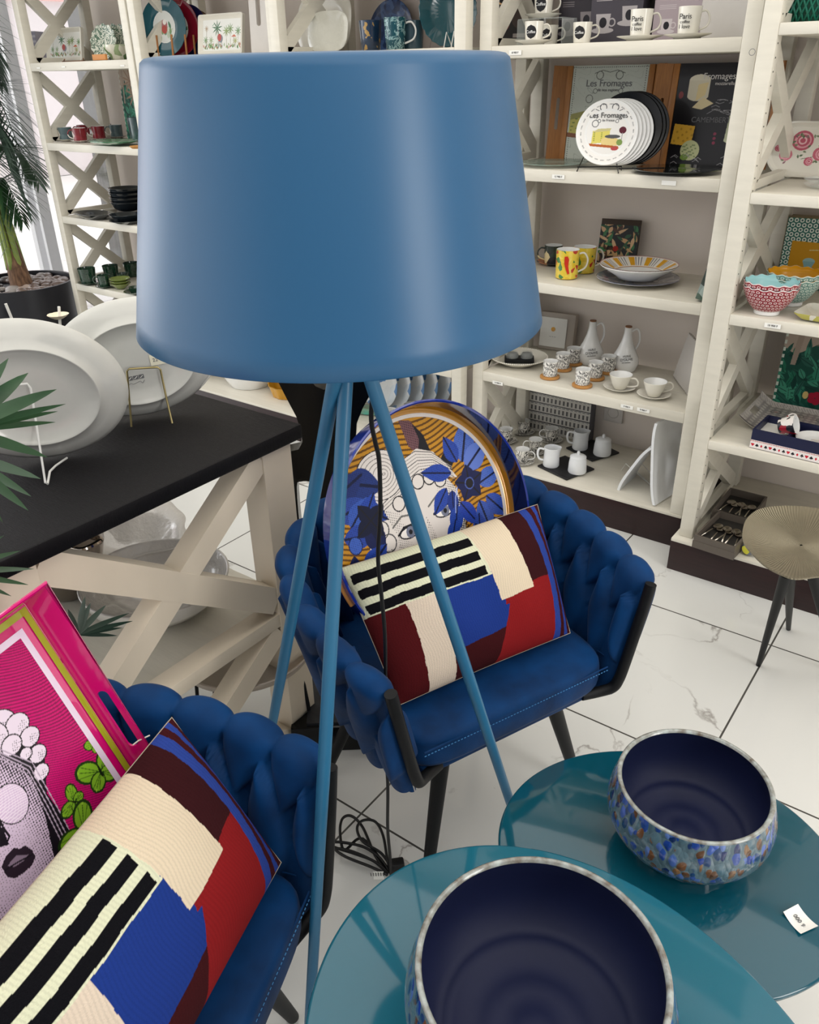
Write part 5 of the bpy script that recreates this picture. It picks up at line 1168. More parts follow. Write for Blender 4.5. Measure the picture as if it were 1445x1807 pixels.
P = AT(1243, 2.885, ZD1); bB = cheese_board('wooden cheese board with a black panel of painted cheeses, at the right', P, .30, .30, p_cheese, FA+.0, .10)
text('Fromages', .026, M['greige'], bB, Matrix.Translation((.0, .262, .0045))); text('mozzarella', .014, M['greige'], bB, Matrix.Translation((.02, .242, .0045))); text('CAMEMBERT', .022, M['inkgrey'], bB, Matrix.Translation((-.005, .138, .0045)))
kn = thing('knife_rack', 'small wooden rack with round knobs between the two cheese boards', 'rack', AT(1166, 2.965, ZD1))
mb = MB().box((0, 0, .14), (.05, .012, .28)).box((-.03, -.002, .24), (.05, .01, .06), bev=.004); mb.build('panel', M['wood'], kn)
for z in (.265, .20): MB().tube([(0.005, -.01, z), (.005, -.045, z+.01)], [.014, .012], 14).build('knob', M['wooddark'], kn)
gy = 'glass plates lying on the cheese shelf'
c = plate('pale green tinted glass plate lying at the left of the cheese shelf', AT(975, 2.72, ZD1), .115, M['glasst'], .010, gy)
c = plate('black glass plate lying at the right in front of the black cheese board', AT(1192, 2.70, ZD1), .135, M['glassblack'], .010, gy)
# plate row on a black wire stand: 1 printed white, 4 white, 3 black
fa_ = FA-.22
base0 = PZ(1054, 298, ZD1)
dirb = Vector((math.cos(ANG(28)), math.sin(ANG(28)), 0))
T0 = upright(base0, FA+.30, .22)
gpl = 'plates standing in the black wire rack'
fF = Vector((math.cos(FA+.30), math.sin(FA+.30), 0))
base0 = PZ(1064, 299, ZD1)
names = ['printed white cheese plate at the front of the black wire rack', 'plain white plate right behind the printed cheese plate', 'third white plate in the black wire rack', 'fourth white plate in the black wire rack', 'last white plate in the wire rack, before the black ones', 'first black plate in the wire rack', 'second black plate in the wire rack', 'hindmost black plate in the wire rack']
offs = [0, .012, .024, .036, .047, .062, .073, .084]; stepv = Vector((.80, .55, 0)).normalized()
front = None
for k in range(7, -1, -1):
    rr0 = .098 if k < 5 else .108
    Pk = base0+stepv*offs[k]*1.02+Vector((0, 0, .010)); blk = k >= 5
    o = stand_plate(names[k], Pk, rr0, M['blackgloss'] if blk else M['white'], None, FA+.30, .20, gpl, h=.010, well=.72)
    if k == 0: front = o
cv = Cv(2, 2, 220, 220, 'eceae6'); cv.X -= 1; cv.Y -= 1; X, Y = cv.X, cv.Y; A_ = np.arctan2(Y, X); Rr = np.hypot(X, Y)
cv.put((np.abs(Rr-.88) < .018) & (np.sin(A_*26) > -.3) & (np.sin(A_*140) > -.2), '6d6d70')
cv.poly([(-.5, -.35), (-.48, .05), (.1, .12), (.1, -.3)], 'dcd06a'); cv.poly([(-.5, .0), (-.3, .12), (.14, .14), (.1, .06)], 'c9c08a')
for k in range(16): cv.disc(-.42+.05*((k*5) % 10), -.25+.06*((k*3) % 5), .025, .02, '8f9a3e')
cv.poly([(-.15, -.42), (-.18, -.2), (.1, -.1), (.4, -.2), (.38, -.40)], 'e6cf8c'); cv.disc(.2, -.12, .26, .06, '55565a'); cv.poly([(-.62, -.42), (.45, -.5), (.42, -.42), (-.6, -.34)], 'b5602c')
cv.disc(.52, .08, .12, .11, '5c1c2e'); cv.line([(.52, 0), (.5, -.3)], .02, '8a8a8a'); cv.disc(.3, -.5, .12, .06, 'b84a50'); cv.disc(.45, -.3, .1, .1, '7f9a52')
for s in (-1, 1): cv.ring(s*.2+.0, .78, .12, .03, '55565a'); cv.line([(s*.45, .72), (s*.3, .66), (s*.1, .68)], .02, '55565a'); cv.ring(s*.3, .36, .06, .02, '55565a')
cv.ring(-.42, .28, .12, .03, '77787a'); cv.line([(-.4, .4), (-.38, .55)], .015, '77787a')
P = np.stack([X*.094, Y*.094, .0032+.0075*np.clip((Rr-.72)/.28, 0, 1)], -1); gridobj('printed_face', M['paint'], front, P, cv.c, None, Rr < 1)
text('Les Fromages', .022, M['ink'], front, Matrix.Translation((0, .050, .0055))); text('de France', .010, M['inkgrey'], front, Matrix.Translation((0, .036, .0052)))
wq = [PZ(1018, 302, ZD1+.002), PZ(1036, 264, ZD1+.045), PZ(1042, 262, ZD1+.047), PZ(1080, 263, ZD1+.046), PZ(1084, 266, ZD1+.043), PZ(1091, 305, ZD1+.002)]
bk = stepv*.14
wire_rack('plate_rack', 'black wire rack holding the row of white and black plates', wq[0], [wq, [wq[0]+Vector((0, 0, .012)), wq[0]+bk+Vector((0, 0, .012)), wq[0]+bk], [wq[-1]+Vector((0, 0, .012)), wq[-1]+bk+Vector((0, 0, .012)), wq[-1]+bk]], M['blackwire'])

# ---- third shelf: parrot mugs and bowls
gm = 'jungle mugs on the third shelf'
P = PZ(999, 490, ZD2); cup('yellow mug painted with a red parrot, foremost of the mugs', P, .041, .098, M['parrot'], ANG(0), gm, taper=.95, hm=M['offwhite'])
def parrot(c):
    a0 = CAMDIR(P)-ANG(0)-.1; T = frame((math.cos(a0)*.0418, math.sin(a0)*.0418, .05), (-math.sin(a0), math.cos(a0), 0), (0, 0, 1))
    mb = MB().prism([(-.006, .03), (.004, .032), (.010, .022), (.008, .0), (.014, -.026), (.008, -.03), (0, -.012), (-.006, .008)], .0012, T); return mb
parrot(0).build('parrot_print', mat('parrot_red', 'c2331f', .3), bpy.data.objects[[o.name for o in bpy.data.objects if o.get('label', '').startswith('yellow mug painted')][0]])
cup('yellow mug behind the parrot mug', PZ(1029, 480, ZD2), .041, .090, M['parrot'], ANG(8), gm, taper=.95, hm=M['offwhite'])
P = PZ(975, 466, ZD2); saucer('dark saucer behind the lamp shade edge under the jungle cup', P, .062, M['darkjungle']); cup('dark jungle patterned cup on a saucer beside the lamp shade', P+Vector((0, 0, .004)), .034, .066, M['darkjungle'], ANG(180), gm, taper=.95)
sb = boxy('shrink-wrapped box with a dark tropical bird print, leaning on the wall behind the mugs', PZ(1092, 466, ZD2)+Vector((0, -.035, 0)), (.145, .02, .165), '3a2c20', FA+.16, .16, 'gift_box', painter=None); 
def p_trop(seed, bg='1e2220', cols=('c9a070', '2f5a3c', 'b89a70', '3f7a4c', 'd9b48a', '51382a'), n=70):
    def f(cv):
        w, h = cv.w, cv.h; cv.c[:] = lin(bg); rr = random.Random(seed)
        for k in range(n): cv.leaf(rr.random()*w, rr.random()*h, (.15+.25*rr.random())*h, (.05+.06*rr.random())*h, rr.random()*6.3, rr.choice(cols))
        cv.disc(w*.45, h*.42, h*.07, h*.07, 'a8281e')
    return f
cv = Cv(.145, .145, 150, 150, 'ffffff'); p_trop(4)(cv); cv.obj('printed_face', M['paint'], sb, Matrix.Translation((-.0725, 0, .0008)))
P = PZ(1124, 497, ZD2); c = plate('grey patterned dinner plate under the striped soup plate', P, .142, M['offwhite'], .017, mi=voro('grey_geometric_print', ['7d7f88', '9a9ca4', '85868f', '6d6f7a', 'b2b3b8'], 26, .15))
MB().lathe([(.142, .0172), (.1395, .0188), (.1385, .0178)], 64).build('dark_rim', M['navyc'], c)
c = plate('deep soup plate with yellow stripes and a red rim, on the grey plate', P+Vector((0, 0, .0155)), .132, M['white'], .043, well=.60, mi=M['white'])
cv = Cv(2*PI, 1, 720, 14, 'ece8e0'); st_ = np.floor(cv.X/(2*PI)*72).astype(int) % 6; fr_ = (cv.X/(2*PI)*72) % 1
cv.put((st_ < 2) & (cv.Y > .12) & (cv.Y < .88), 'e0a52a'); cv.put((st_ >= 3) & (fr_ > .35) & (fr_ < .65) & (cv.Y > .12) & (cv.Y < .88), '6a6a78'); cv.put(cv.Y > .93, '9a2430'); cv.put(cv.Y < .06, 'c8862a')
q = .60+.40*cv.Y; rr_p = .132*q*1.005-.0012*cv.Y; zz_p = .0188+.0275*((cv.Y))+.001
gridobj('striped_rim', M['paint'], c, np.stack([rr_p*np.cos(cv.X), rr_p*np.sin(cv.X), zz_p], -1), cv.c)
sb2 = thing('gift_box', 'shrink-wrapped tropical print box standing edge-on at the right end of the third shelf', 'box', PZ(1219, 534, ZD2))
MB().box((.022, .12, .105), (.040, .20, .19), Matrix.Rotation(.22, 4, 'Y'), bev=.002).build('carton', voro('bird_print_wrapped', ['7f8d88', 'b98e72', '4c5f54', '9aa8a2', '2f3a36', 'c9a68c'], 18, .12, (1, 1, 1)), sb2)

# ---- fourth shelf
P = PZ(915, 640, ZD3); bp_ = plate('ivory oval platter with a beaded rim under the lamp shade', P, .112, M['offwhite'], .026, well=.66, name='platter')
bd_ = MB()
for k in range(84):
    a = k*2*PI/84; bmesh.ops.create_icosphere(bd_.bm, subdivisions=1, radius=.0034, matrix=Matrix.Translation((.1115*math.cos(a), .1115*math.sin(a), .027)))
bdo = bd_.build('beaded_rim', M['offwhite'], bp_, ang=3)
P = PZ(916, 637, ZD3+.009); ck = thing('chocolate_tray', 'small black tray with two dark sweets under clear domes, on the beaded platter', 'tray', P, ANG(-12)+.1)
MB().box((0, 0, .008), (.115, .06, .014), bev=.002).build('tray', M['blackmetal'], ck)
for s in (-1, 1):
    MB().lathe([(0, 0), (.022, 0), (.024, .008), (.018, .018), (0, .02)], 20, c=(s*.028, 0, .015), fn=lambda a, q, z: 1+.05*math.sin(a*6)).build('sweet', mat('dark_chocolate', '231815', .5), ck)
    MB().lathe([(.025, .0), (.026, .012), (.021, .022), (0, .024)], 28, c=(s*.028, 0, .0152)).build('dome', M['acryl'], ck, ang=2)
wb_ = boxy('white card box with a gold sun seal in a grey frame, behind the beaded platter', PZ(978, 618, ZD3), (.150, .035, .150), 'b3a99e', FA+.10, .12, 'gift_box')
MB().box((-.012, .072, .003), (.112, .118, .006), bev=.001).build('white_lid', M['paper'], wb_); MB().lathe([(0, 0), (.009, 0), (.009, .0012), (0, .0012)], 20, c=(-.012, .085, .006)).build('gold_seal', M['amber'], wb_)
text('~ ~ ~', .012, M['inkgrey'], wb_, Matrix.Translation((-.012, .055, .0065)))
gt = 'small black and white jungle cups on cork coasters'; gk = 'round cork coasters under the jungle cups'
lb2 = [('foremost left', 970, 666, 18), ('foremost right', 1027, 681, 18), ('behind the foremost left', 992, 652, 17.5), ('hindmost, left', 1011, 642, 17.5), ('behind the foremost right', 1049, 668, 18), ('hindmost, right, beside the right bottle', 1072, 657, 17.5)]
for nm, px, py, w in lb2:
    P = PZ(px, py, ZD3); k = thing('coaster', 'round cork coaster under the small jungle cup, '+nm, 'coaster', P, group=gk); MB().lathe([(0, 0), (.036, 0), (.037, .001), (.037, .007), (.035, .008), (0, .008)], 36).build('disc', M['cork'], k)
    cup('small white cup with black jungle print, '+nm, P+Vector((0, 0, .0082)), .028, .056, M['toile'], 0, gt, taper=.93, handle=False)
for px, py, nm in ((1040, 640, 'left'), (1101, 652, 'right')):
    P = PZ(px, py, ZD3); P += Vector((0, 0, 0)); o = thing('oil_bottle', 'white ceramic oil bottle with black lettering, '+nm+' of the pair', 'bottle', P, ANG(0), 'white ceramic oil bottles')
    MB().lathe([(0, 0), (.040, 0), (.045, .008), (.052, .03), (.049, .05), (.031, .085), (.020, .115), (.0145, .14), (.0135, .162), (.0145, .164), (.012, .165), (.010, .15), (0, .15)], 48).build('body', M['white'], o, ang=1)
    MB().lathe([(0, .15), (.0115, .15), (.0125, .169), (0, .17)], 24).build('stopper', M['wooddark'], o)
    MB().tube(spline([(.013, 0, .148), (.032, 0, .157), (.044, 0, .14), (.046, 0, .105), (.034, 0, .078)], 6), .004, 10).build('handle', M['white'], o, ang=2)
    a0 = CAMDIR(P)-ANG(0)+.1
    for s, z, sz, q in (('HUILE', .066, .011, .0455), ("D'OLIVE", .054, .013, .0495), ('DE FRANCE', .043, .006, .0515)):
        T = frame((math.cos(a0)*q, math.sin(a0)*q, z), (-math.sin(a0), math.cos(a0), .12), (-.25*math.cos(a0), -.25*math.sin(a0), 1)); text(s, sz, M['ink'], o, T)
ft = thing('tray', 'ivory tray with a fluted edge leaning at the right end of the fourth shelf', 'tray', M4=frame(PZ(1212, 698, ZD3)+Vector((.0, 0, .002)), Vector((-.55, .83, 0)), Vector((.18, .12, 1))))
n = 44; lo_ = []
for a, b, c_ in (((0, 0), (.21, 0), n), ((.21, 0), (.21, .165), 34), ((.21, .165), (0, .165), n), ((0, .165), (0, 0), 34)):
    for k in range(c_): t = k/c_; d = .0022*math.cos(k*1.5); lo_.append((a[0]+(b[0]-a[0])*t+(d if a[0] == b[0] else 0), a[1]+(b[1]-a[1])*t+(d if a[1] == b[1] else 0)))
MB().prism(lo_, .006, Matrix.Translation((0, 0, 0))).build('body', M['greige'], ft)
MB().surf([[Vector((.105+(x-.105)*q, .0825+(y-.0825)*q, z)) for x, y in lo_] for q, z in ((.98, .0065), (.99, .012), (.90, .009), (.86, .0065))], cu=True).build('fluted_rim', M['offwhite'], ft)
for px, py, nm in ((1093, 687, 'left'), (1153, 700, 'right')):
    P = PZ(px, py, ZD3); saucer('plain ivory saucer under the '+nm+' tea cup', P, .059, M['offwhite'], 'plain ivory saucers', h=.014)
    q = cup('plain ivory footed tea cup, '+nm+' of two on the fourth shelf', P+Vector((0, 0, .0045)), .041, .052, M['offwhite'], ANG(-35 if nm == 'left' else 5), 'plain ivory tea cups', taper=.55, hs=.8)

# ---- lowest shelf of that unit
def p_facade(cv):
    w, h = cv.w, cv.h; X, Y = cv.X, cv.Y; cv.c[:] = lin('d9d6d0'); K = '2c2c33'
    cv.put(Y > h*.9, '3a3a44'); cv.put((Y > h*.9) & (np.sin(X/w*90) > .6), 'cfcac2')
    for r_ in range(4):
        y0 = h*(.06+.215*r_)
        for k in range(15):
            x0 = w*(.035+.065*k); cv.poly([(x0, y0), (x0+w*.026, y0), (x0+w*.026, y0+h*.10), (x0, y0+h*.10)], K); cv.line([(x0+w*.013, y0), (x0+w*.013, y0+h*.10)], w*.003, 'd9d6d0'); cv.line([(x0, y0+h*.145), (x0+w*.035, y0+h*.145)], h*.012, '6d6d75')
        cv.put(np.abs(Y-(y0+h*.18)) < h*.008, K); cv.put((np.abs(Y-(y0+h*.165)) < h*.008) & (np.sin(X/w*300) > 0), '55555c')
boxy('large box printed with a black and white building facade, on the lowest shelf', AT(983, 2.992, ZDB), (.285, .055, .20), '5a5a60', FA+.02, .0, 'gift_box', painter=p_facade, res=330)
gA = 'espresso cups with an arcade print'; gB = 'patterned saucers under the arcade cups'
for nm, px, py in (('back left, by the cross brace', 923, 764), ('back right, by the facade box', 972, 778), ('left, half behind the round tray', 892, 779), ('middle', 944, 798), ('front, nearest the armchair', 921, 816)):
    P = PZ(px, py, ZDB); saucer('black and white patterned saucer, '+nm, P, .050, M['arcade'], gB, h=.010); cup('espresso cup with a black arcade print, '+nm, P+Vector((0, 0, .004)), .029, .055, M['arcade'], ANG(180 if nm[0] != 'f' else -20), gA, taper=.72, hm=M['white'])
for nm, ps, jug, pot_ in (('front', ((945, 824), (997, 849), (1051, 829), (1000, 806)), (972, 821), (1018, 832)), ('back', ((996, 792), (1042, 816), (1095, 800), (1048, 778)), (1023, 791), (1062, 801))):
    q = [PZ(x, y, ZDB) for x, y in ps]; ctr = sum(q, Vector())/4; ex = (q[1]-q[0]); ey = (q[3]-q[0])
    ex = (q[2]-q[3]+q[1]-q[0])/2; ey = (q[3]-q[0]+q[2]-q[1])/2
    sl = thing('slate_tray', 'black slate tray under the '+nm+' creamer and sugar pot', 'tray', ctr, math.atan2(ex.y, ex.x), 'black slate trays'); MB().box((0, 0, .004), (ex.length, ey.length*.92, .007), bev=.0015).box((0, 0, .0077), (ex.length-.02, ey.length*.92-.02, .0006)).build('slab', M['slate'], sl)
    P = PZ(*jug, ZDB+.008); j = thing('creamer', 'white creamer jug on the '+nm+' slate tray', 'jug', P, ANG(180), 'white creamer jugs')
    sp = lambda a, r_, z: 1+.26*max(0, math.cos(a-PI))**14*max(0, (z-.05)/.03) if z > .05 else 1
    MB().lathe([(0, 0), (.030, 0), (.0325, .004), (.031, .035), (.0295, .06), (.031, .078), (.0295, .079), (.028, .06), (.029, .03), (0, .01)], 64, fn=sp).build('body', M['matwhite'], j, ang=1)
    MB().tube(spline([(.028, 0, .07), (.05, 0, .074), (.056, 0, .052), (.048, 0, .03), (.031, 0, .024)], 6), .0042, 10).build('handle', M['matwhite'], j, ang=2)
    P = PZ(*pot_, ZDB+.008); j = thing('sugar_pot', 'white lidded sugar pot on the '+nm+' slate tray', 'pot', P, 0, 'white sugar pots')
    MB().lathe([(0, 0), (.034, 0), (.036, .004), (.034, .04), (.0305, .062), (0, .062)], 48).build('body', M['matwhite'], j, ang=1)
    lo2 = MB().lathe([(.0315, .0625), (.031, .066), (.018, .072), (0, .074)], 40).build('lid', M['matwhite'], j, ang=1); MB().lathe([(0, .073), (.005, .073), (.006, .083), (.004, .087), (0, .087)], 20).build('knob', M['matwhite'], lo2)
# two white serving boards leaning on little stands
def leaning(label, pts, zs_, m, th=.010, name='serving_board', slot=False):
    A, B, D = Vector(pts[0]), Vector(pts[1]), Vector(pts[3]); T = frame(A, B-A, D-A); r = thing(name, label, 'board', M4=T, group='white serving boards on the lowest shelf'); w = (B-A).length; h_ = (D-A).length
    P = [[Vector((x, y, .012*(abs(2*y/h_-1)**4)+.0)) for x in np.linspace(0, w, 10)] for y in np.linspace(0, h_, 24)]; Q = [[p+Vector((0, 0, th)) for p in row] for row in P]
    mb = MB(); mb.surf([p for p in P]); mb.surf(Q)
    ring = lambda G_: [G_[0][i] for i in range(10)]+[G_[j][9] for j in range(1, 24)]+[G_[23][i] for i in range(8, -1, -1)]+[G_[j][0] for j in range(22, 0, -1)]
    mb.surf([ring(P), ring(Q)], cu=True); bmesh.ops.remove_doubles(mb.bm, verts=mb.bm.verts, dist=1e-5); mb.build('board', m, r); return r
A = PZ(1084, 862, ZDB+.002); Bq = A+Vector((.02, .20, 0)); Dq = sph(1155, 778, A, .215); leaning('white wave-ended board leaning to the right on a wire stand', (A, A+Vector((-.0, .16, 0)), 0, Dq), 0, M['matwhite'])
A = PZ(1146, 890, ZDB+.002); Dq = sph(1199, 752, A, .31); leaning('tall white board with a handle slot leaning next to the shelf post', (A, A+Vector((.03, .19, 0)), 0, Dq), 0, M['matwhite'])
wr_ = PZ(1120, 842, ZDB); wire_rack('wire_easel', 'clear wire easel under the wave-ended white board', wr_, [[PZ(1096, 830, ZDB+.002), PZ(1104, 818, ZDB+.03), PZ(1140, 850, ZDB+.002)], [PZ(1108, 838, ZDB+.002), PZ(1114, 822, ZDB+.03), PZ(1150, 858, ZDB+.002)], [PZ(1128, 812, ZDB+.06), PZ(1160, 850, ZDB+.002)]], M['whitewire'], .0015)

# ================================================================= RIGHT-EDGE UNIT
bk_ = thing('basket', 'dark green woven basket on the top shelf at the right edge', 'basket', AT(1432, 2.70, 1.6225))
MB().lathe([(0, 0), (.088, 0), (.092, .01), (.105, .10), (.110, .16), (.104, .16), (.098, .1), (.085, .012), (0, .01)], 64).build('liner', mat('dark_green_liner', '0b4a3c', .45), bk_)
mb = MB()
for k in range(40):
    for sg in (-1, 1):
        a = k*2*PI/40; mb.tube([((.092+.018*t)*math.cos(a+sg*.7*t)*1.02, (.092+.018*t)*math.sin(a+sg*.7*t)*1.02, .004+.15*t) for t in np.linspace(0, 1, 7)], .0032, 5)
mb.build('woven_slats', M['green'], bk_, ang=2)
def p_floral(cv):
    w, h = cv.w, cv.h; X, Y = cv.X, cv.Y; cv.c[:] = lin('ddd8cc'); rr = random.Random(11)
    cv.line([(w*.5, h*.15), (w*.47, h*.35), (w*.62, h*.5), (w*.5, h*.62)], .002, '5a6a50'); cv.line([(w*.3, h*.3), (w*.47, h*.38)], .0018, '5a6a50')
    for (x, y, s, c) in ((.50, .70, .16, 'b8596c'), (.36, .38, .10, 'c87888'), (.28, .52, .055, 'a84a5a'), (.70, .42, .11, 'bf6474'), (.74, .72, .08, 'c87888'), (.16, .66, .04, 'a84a5a'), (.2, .72, .035, 'a84a5a'), (.6, .25, .07, 'b8596c')):
        for r_, cc in ((1, c), (.78, 'dba0a8'), (.6, c), (.4, 'e4b8bc'), (.25, c)): cv.disc(w*(x-.22)+.002*rr.uniform(-1, 1), h*y, s*h*r_*1.5, s*h*r_*1.35, cc)
    for k in range(34): cv.leaf(w*(.08+.6*rr.random()), h*(.15+.7*rr.random()), h*.09, h*.045, rr.random()*6.3, rr.choice(('5f6f55', '7a8468', '8f6a72')))
def rrect(a, b, r, n=10): return [(cx_+r*math.cos(t), cy_+r*math.sin(t)) for cx_, cy_, t0 in ((a/2-r, b/2-r, 0), (-a/2+r, b/2-r, PI/2), (-a/2+r, -b/2+r, PI), (a/2-r, -b/2+r, 3*PI/2)) for t in np.linspace(t0, t0+PI/2, n)]
def tray_upright(name, label, cat, T, w, h, r, mrim, painter, depth=.016, group=None, res=240, rimw=.014):
    o = thing(name, label, cat, M4=T, group=group)
    A, B, C_, D = [rrect(w-2*q, h-2*q, max(.004, r-q)) for q in (0, rimw*.35, rimw, rimw*1.15)]
    up_ = lambda lp, z: [Vector((x, y+h/2, z)) for x, y in lp]
    mb = MB().surf([up_(A, 0), up_(A, depth), up_(B, depth+.002), up_(C_, .004), up_(D, .003)], cu=True); f = mb.bm.faces.new([mb.bm.verts.new(p) for p in up_(A, 0)]); mb.build('rim', mrim, o)
    cv = Cv(w-2*rimw, h-2*rimw, res, max(20, int(res*h/w)), 'ffffff'); painter(cv); X, Y = cv.X, cv.Y; ww, hh = cv.w, cv.h; rr = max(.004, r-rimw)
    dx = np.maximum(np.abs(X-ww/2)-(ww/2-rr), 0); dy = np.maximum(np.abs(Y-hh/2)-(hh/2-rr), 0)
    cv.obj('printed_face', M['paint'], o, Matrix.Translation((-ww/2, rimw, .0036)), keep=(np.hypot(dx, dy) <= rr)); return o
T = upright(AT(1440, 2.86, ZE1), FA-.0, .16); T.translation = PY(1440, 322, 2.86) if False else AT(1442, 2.86, ZE1+.001)
o = tray_upright('tray', 'oval cream tray printed with pink roses, standing at the right edge', 'tray', T, .32, .155, .072, M['offwhite'], p_floral)
P = AT(1462, 2.66, ZE1); o = thing('glass_dish', 'clear glass dishes stacked at the right edge below the rose tray', 'dish', P)
for k in range(2): MB().lathe([(0, k*.012), (.05, k*.012), (.066, .008+k*.012), (.068, .011+k*.012), (.05, .004+k*.012), (0, .004+k*.012)], 40).build('dish', M['acryl'], o)
def p_circ(bg, fg, dot, s, lab=None):
    def f(cv):
        X, Y = cv.X, cv.Y; cv.c[:] = lin(bg); row = np.floor(Y/(s*.87)); xx = (X+row % 2*s*.5) % s-s/2; yy = Y % (s*.87)-s*.435; q = np.hypot(xx, yy)/s
        cv.put(q < .40, fg); cv.put(q < .18, dot)
        if lab: lab(cv)
    return f
def lab_(cv):
    w, h = cv.w, cv.h; cv.poly([(w*.12, h*.20), (w*.12, h*.68), (w*1., h*.66), (w*1., h*.20)], 'c8901c'); cv.disc(w*.42, h*.40, w*.09, h*.05, '9cc0c0'); cv.poly([(w*.33, h*.40), (w*.51, h*.40), (w*.46, h*.28), (w*.38, h*.28)], '86aeb2'); cv.disc(w*.66, h*.40, w*.09, h*.05, 'b86a80'); cv.poly([(w*.57, h*.40), (w*.75, h*.40), (w*.70, h*.28), (w*.62, h*.28)], 'a85a70')
    cv.line([(w*.4, h*.56), (w*.55, h*.57)], h*.012, 'd8c890'); cv.line([(w*.62, h*.52), (w*.62, h*.60)], h*.012, 'e8e0c0'); cv.line([(w*.66, h*.52), (w*.66, h*.60)], h*.012, 'e8e0c0')
boxy('green ring-patterned box with a yellow label, behind the scalloped bowls', AT(1426, 2.90, ZE2), (.20, .09, .215), '8d7b50', FA+.10, .03, 'gift_box', painter=p_circ('2f6a60', 'd9e0d4', '2a5a58', .0165, lab_), res=300)
def dotbowl(label, P, R, H, bg, fg, inner, n=22, scal=14, group='scalloped patterned bowls'):
    b_ = thing('bowl', label, 'bowl', P, group=group); N = 400; rows = 120; A_, V = np.meshgrid(np.linspace(0, 2*PI, N), np.linspace(0, 1, rows)); 
    prof = lambda v: R*(.50+.50*np.sin(np.clip(v, 0, 1)*PI/2)**.8)
    rr = prof(V)*(1+.035*(V > .82)*np.cos(0*A_)); z = H*(.13+.87*V)+.0022*np.cos(A_*scal)*np.clip((V-.8)/.2, 0, 1)
    cv = Cv(1, 1, N, rows, bg); row = np.floor(V*7.5); xx = ((A_/(2*PI)*30+(row % 2)*.5) % 1-.5); yy = (V*7.5) % 1-.5; q = np.hypot(xx, yy); cv.put((q < .36), fg); cv.put(q < .20, bg)
    cv.put((V > .965), fg); cv.put((V < .02), 'ece8e2')
    gridobj('outer_wall', M['paint'], b_, np.stack([rr*np.cos(A_), rr*np.sin(A_), z], -1), cv.c)
    rows2 = 20; A2, V2 = np.meshgrid(np.linspace(0, 2*PI, 200), np.linspace(0, 1, rows2)); r2 = (prof(V2)*(1+.035*(V2 > .82))-.003); z2 = H*(.16+.84*V2)+.0022*np.cos(A2*scal)*np.clip((V2-.8)/.2, 0, 1)
    r2[0] = 0; cv2 = Cv(1, 1, 200, rows2, inner); gridobj('inner_glaze', M['paint'], b_, np.stack([r2*np.cos(A2), r2*np.sin(A2), z2], -1), cv2.c)
    MB().lathe([(0, 0), (R*.48, 0), (R*.49, .004), (R*.49, H*.13), (0, H*.135)], 48).build('foot', M['white'], b_); return b_
P = PZ(1352, 552, ZE2); dotbowl('dark red ring-patterned bowl with turquoise inside, lower of the front pair', P, .074, .080, '8a2430', 'e4d4d2', 'a9d8da')
dotbowl('dark red ring-patterned bowl with turquoise inside, nested on top of the front pair', P+Vector((0, 0, .014)), .0745, .080, '8a2430', 'e4d4d2', 'a9d8da')
P = PZ(1392, 536, ZE2); dotbowl('grey-green patterned bowl with yellow inside, lower of the pair behind', P, .076, .082, '6d8f86', 'd4dcd0', 'dc9f1a')
dotbowl('grey-green patterned bowl with yellow inside, on top of the pair behind', P+Vector((0, 0, .015)), .0765, .082, '6d8f86', 'd4dcd0', 'dc9f1a')
T = frame(PZ(1395, 562, ZE2+.004), Vector((1, -.1, 0)), Vector((.1, 1, .0))); o = thing('tray', 'cream rippled tray with olive flecks lying at the right edge of the bowl shelf', 'tray', M4=T)
lp = rrect(.24, .15, .02); MB().surf([[Vector((x*q+.12, y*q+.075, z)) for x, y in lp] for q, z in ((.85, 0), (1, .014), (1.0, .017), (.84, .005), (.3, .005), (.01, .005))], cu=True).build('body', voro('cream_olive_fleck_glaze', ['dad7cb', 'd6d4c8', 'dedace', 'cfccbe', 'b3ad52', 'd9d6ca', 'dcd9cd', 'd2cfc2'], 14, .15, bump=.4), o, ang=1)
# jungle-print bag, grey tray, card-suit cup set
def p_bag(cv):
    w, h = cv.w, cv.h; X, Y = cv.X, cv.Y; cv.c[:] = lin('a9998a'); rr = random.Random(2)
    cv.put(Y+.02*np.sin(X*40) < h*.70, '164a3e')
    for k in range(90): cv.leaf(rr.random()*w, rr.random()*h*.62, h*(.12+.16*rr.random()), h*.04*(1+rr.random()), PI/2+rr.uniform(-1.3, 1.3), rr.choice(('1f6a52', '2f7f66', '0f3c34', '3f8a70', '25594c')), '0c332c')
    for cx_, cy_ in ((.62, .8), (.75, .62)):
        for k in range(11): cv.leaf(w*cx_, h*cy_, h*.22, h*.03, k*.57, 'a08672', '5c4438')
    cv.poly([(w*.12, h*.5), (w*.16, h*.95), (w*.24, h*.95), (w*.18, h*.5)], '9c8c7e')
    for k in range(5): cv.disc(w*.50+w*.05*math.cos(k*1.26), h*.16+w*.05*math.sin(k*1.26), w*.045, w*.04, '9a1530')
    cv.disc(w*.38, h*.18, w*.035, w*.05, 'c9b070'); cv.put((X < w*.03) & (np.sin(Y*260) > 0), 'c9d0c4')
boxy('bag printed with green jungle leaves and a red flower, behind the grey tray', AT(1432, 2.90, ZE3), (.26, .05, .30), '2f4a40', FA+.06, .05, 'gift_bag', painter=p_bag)
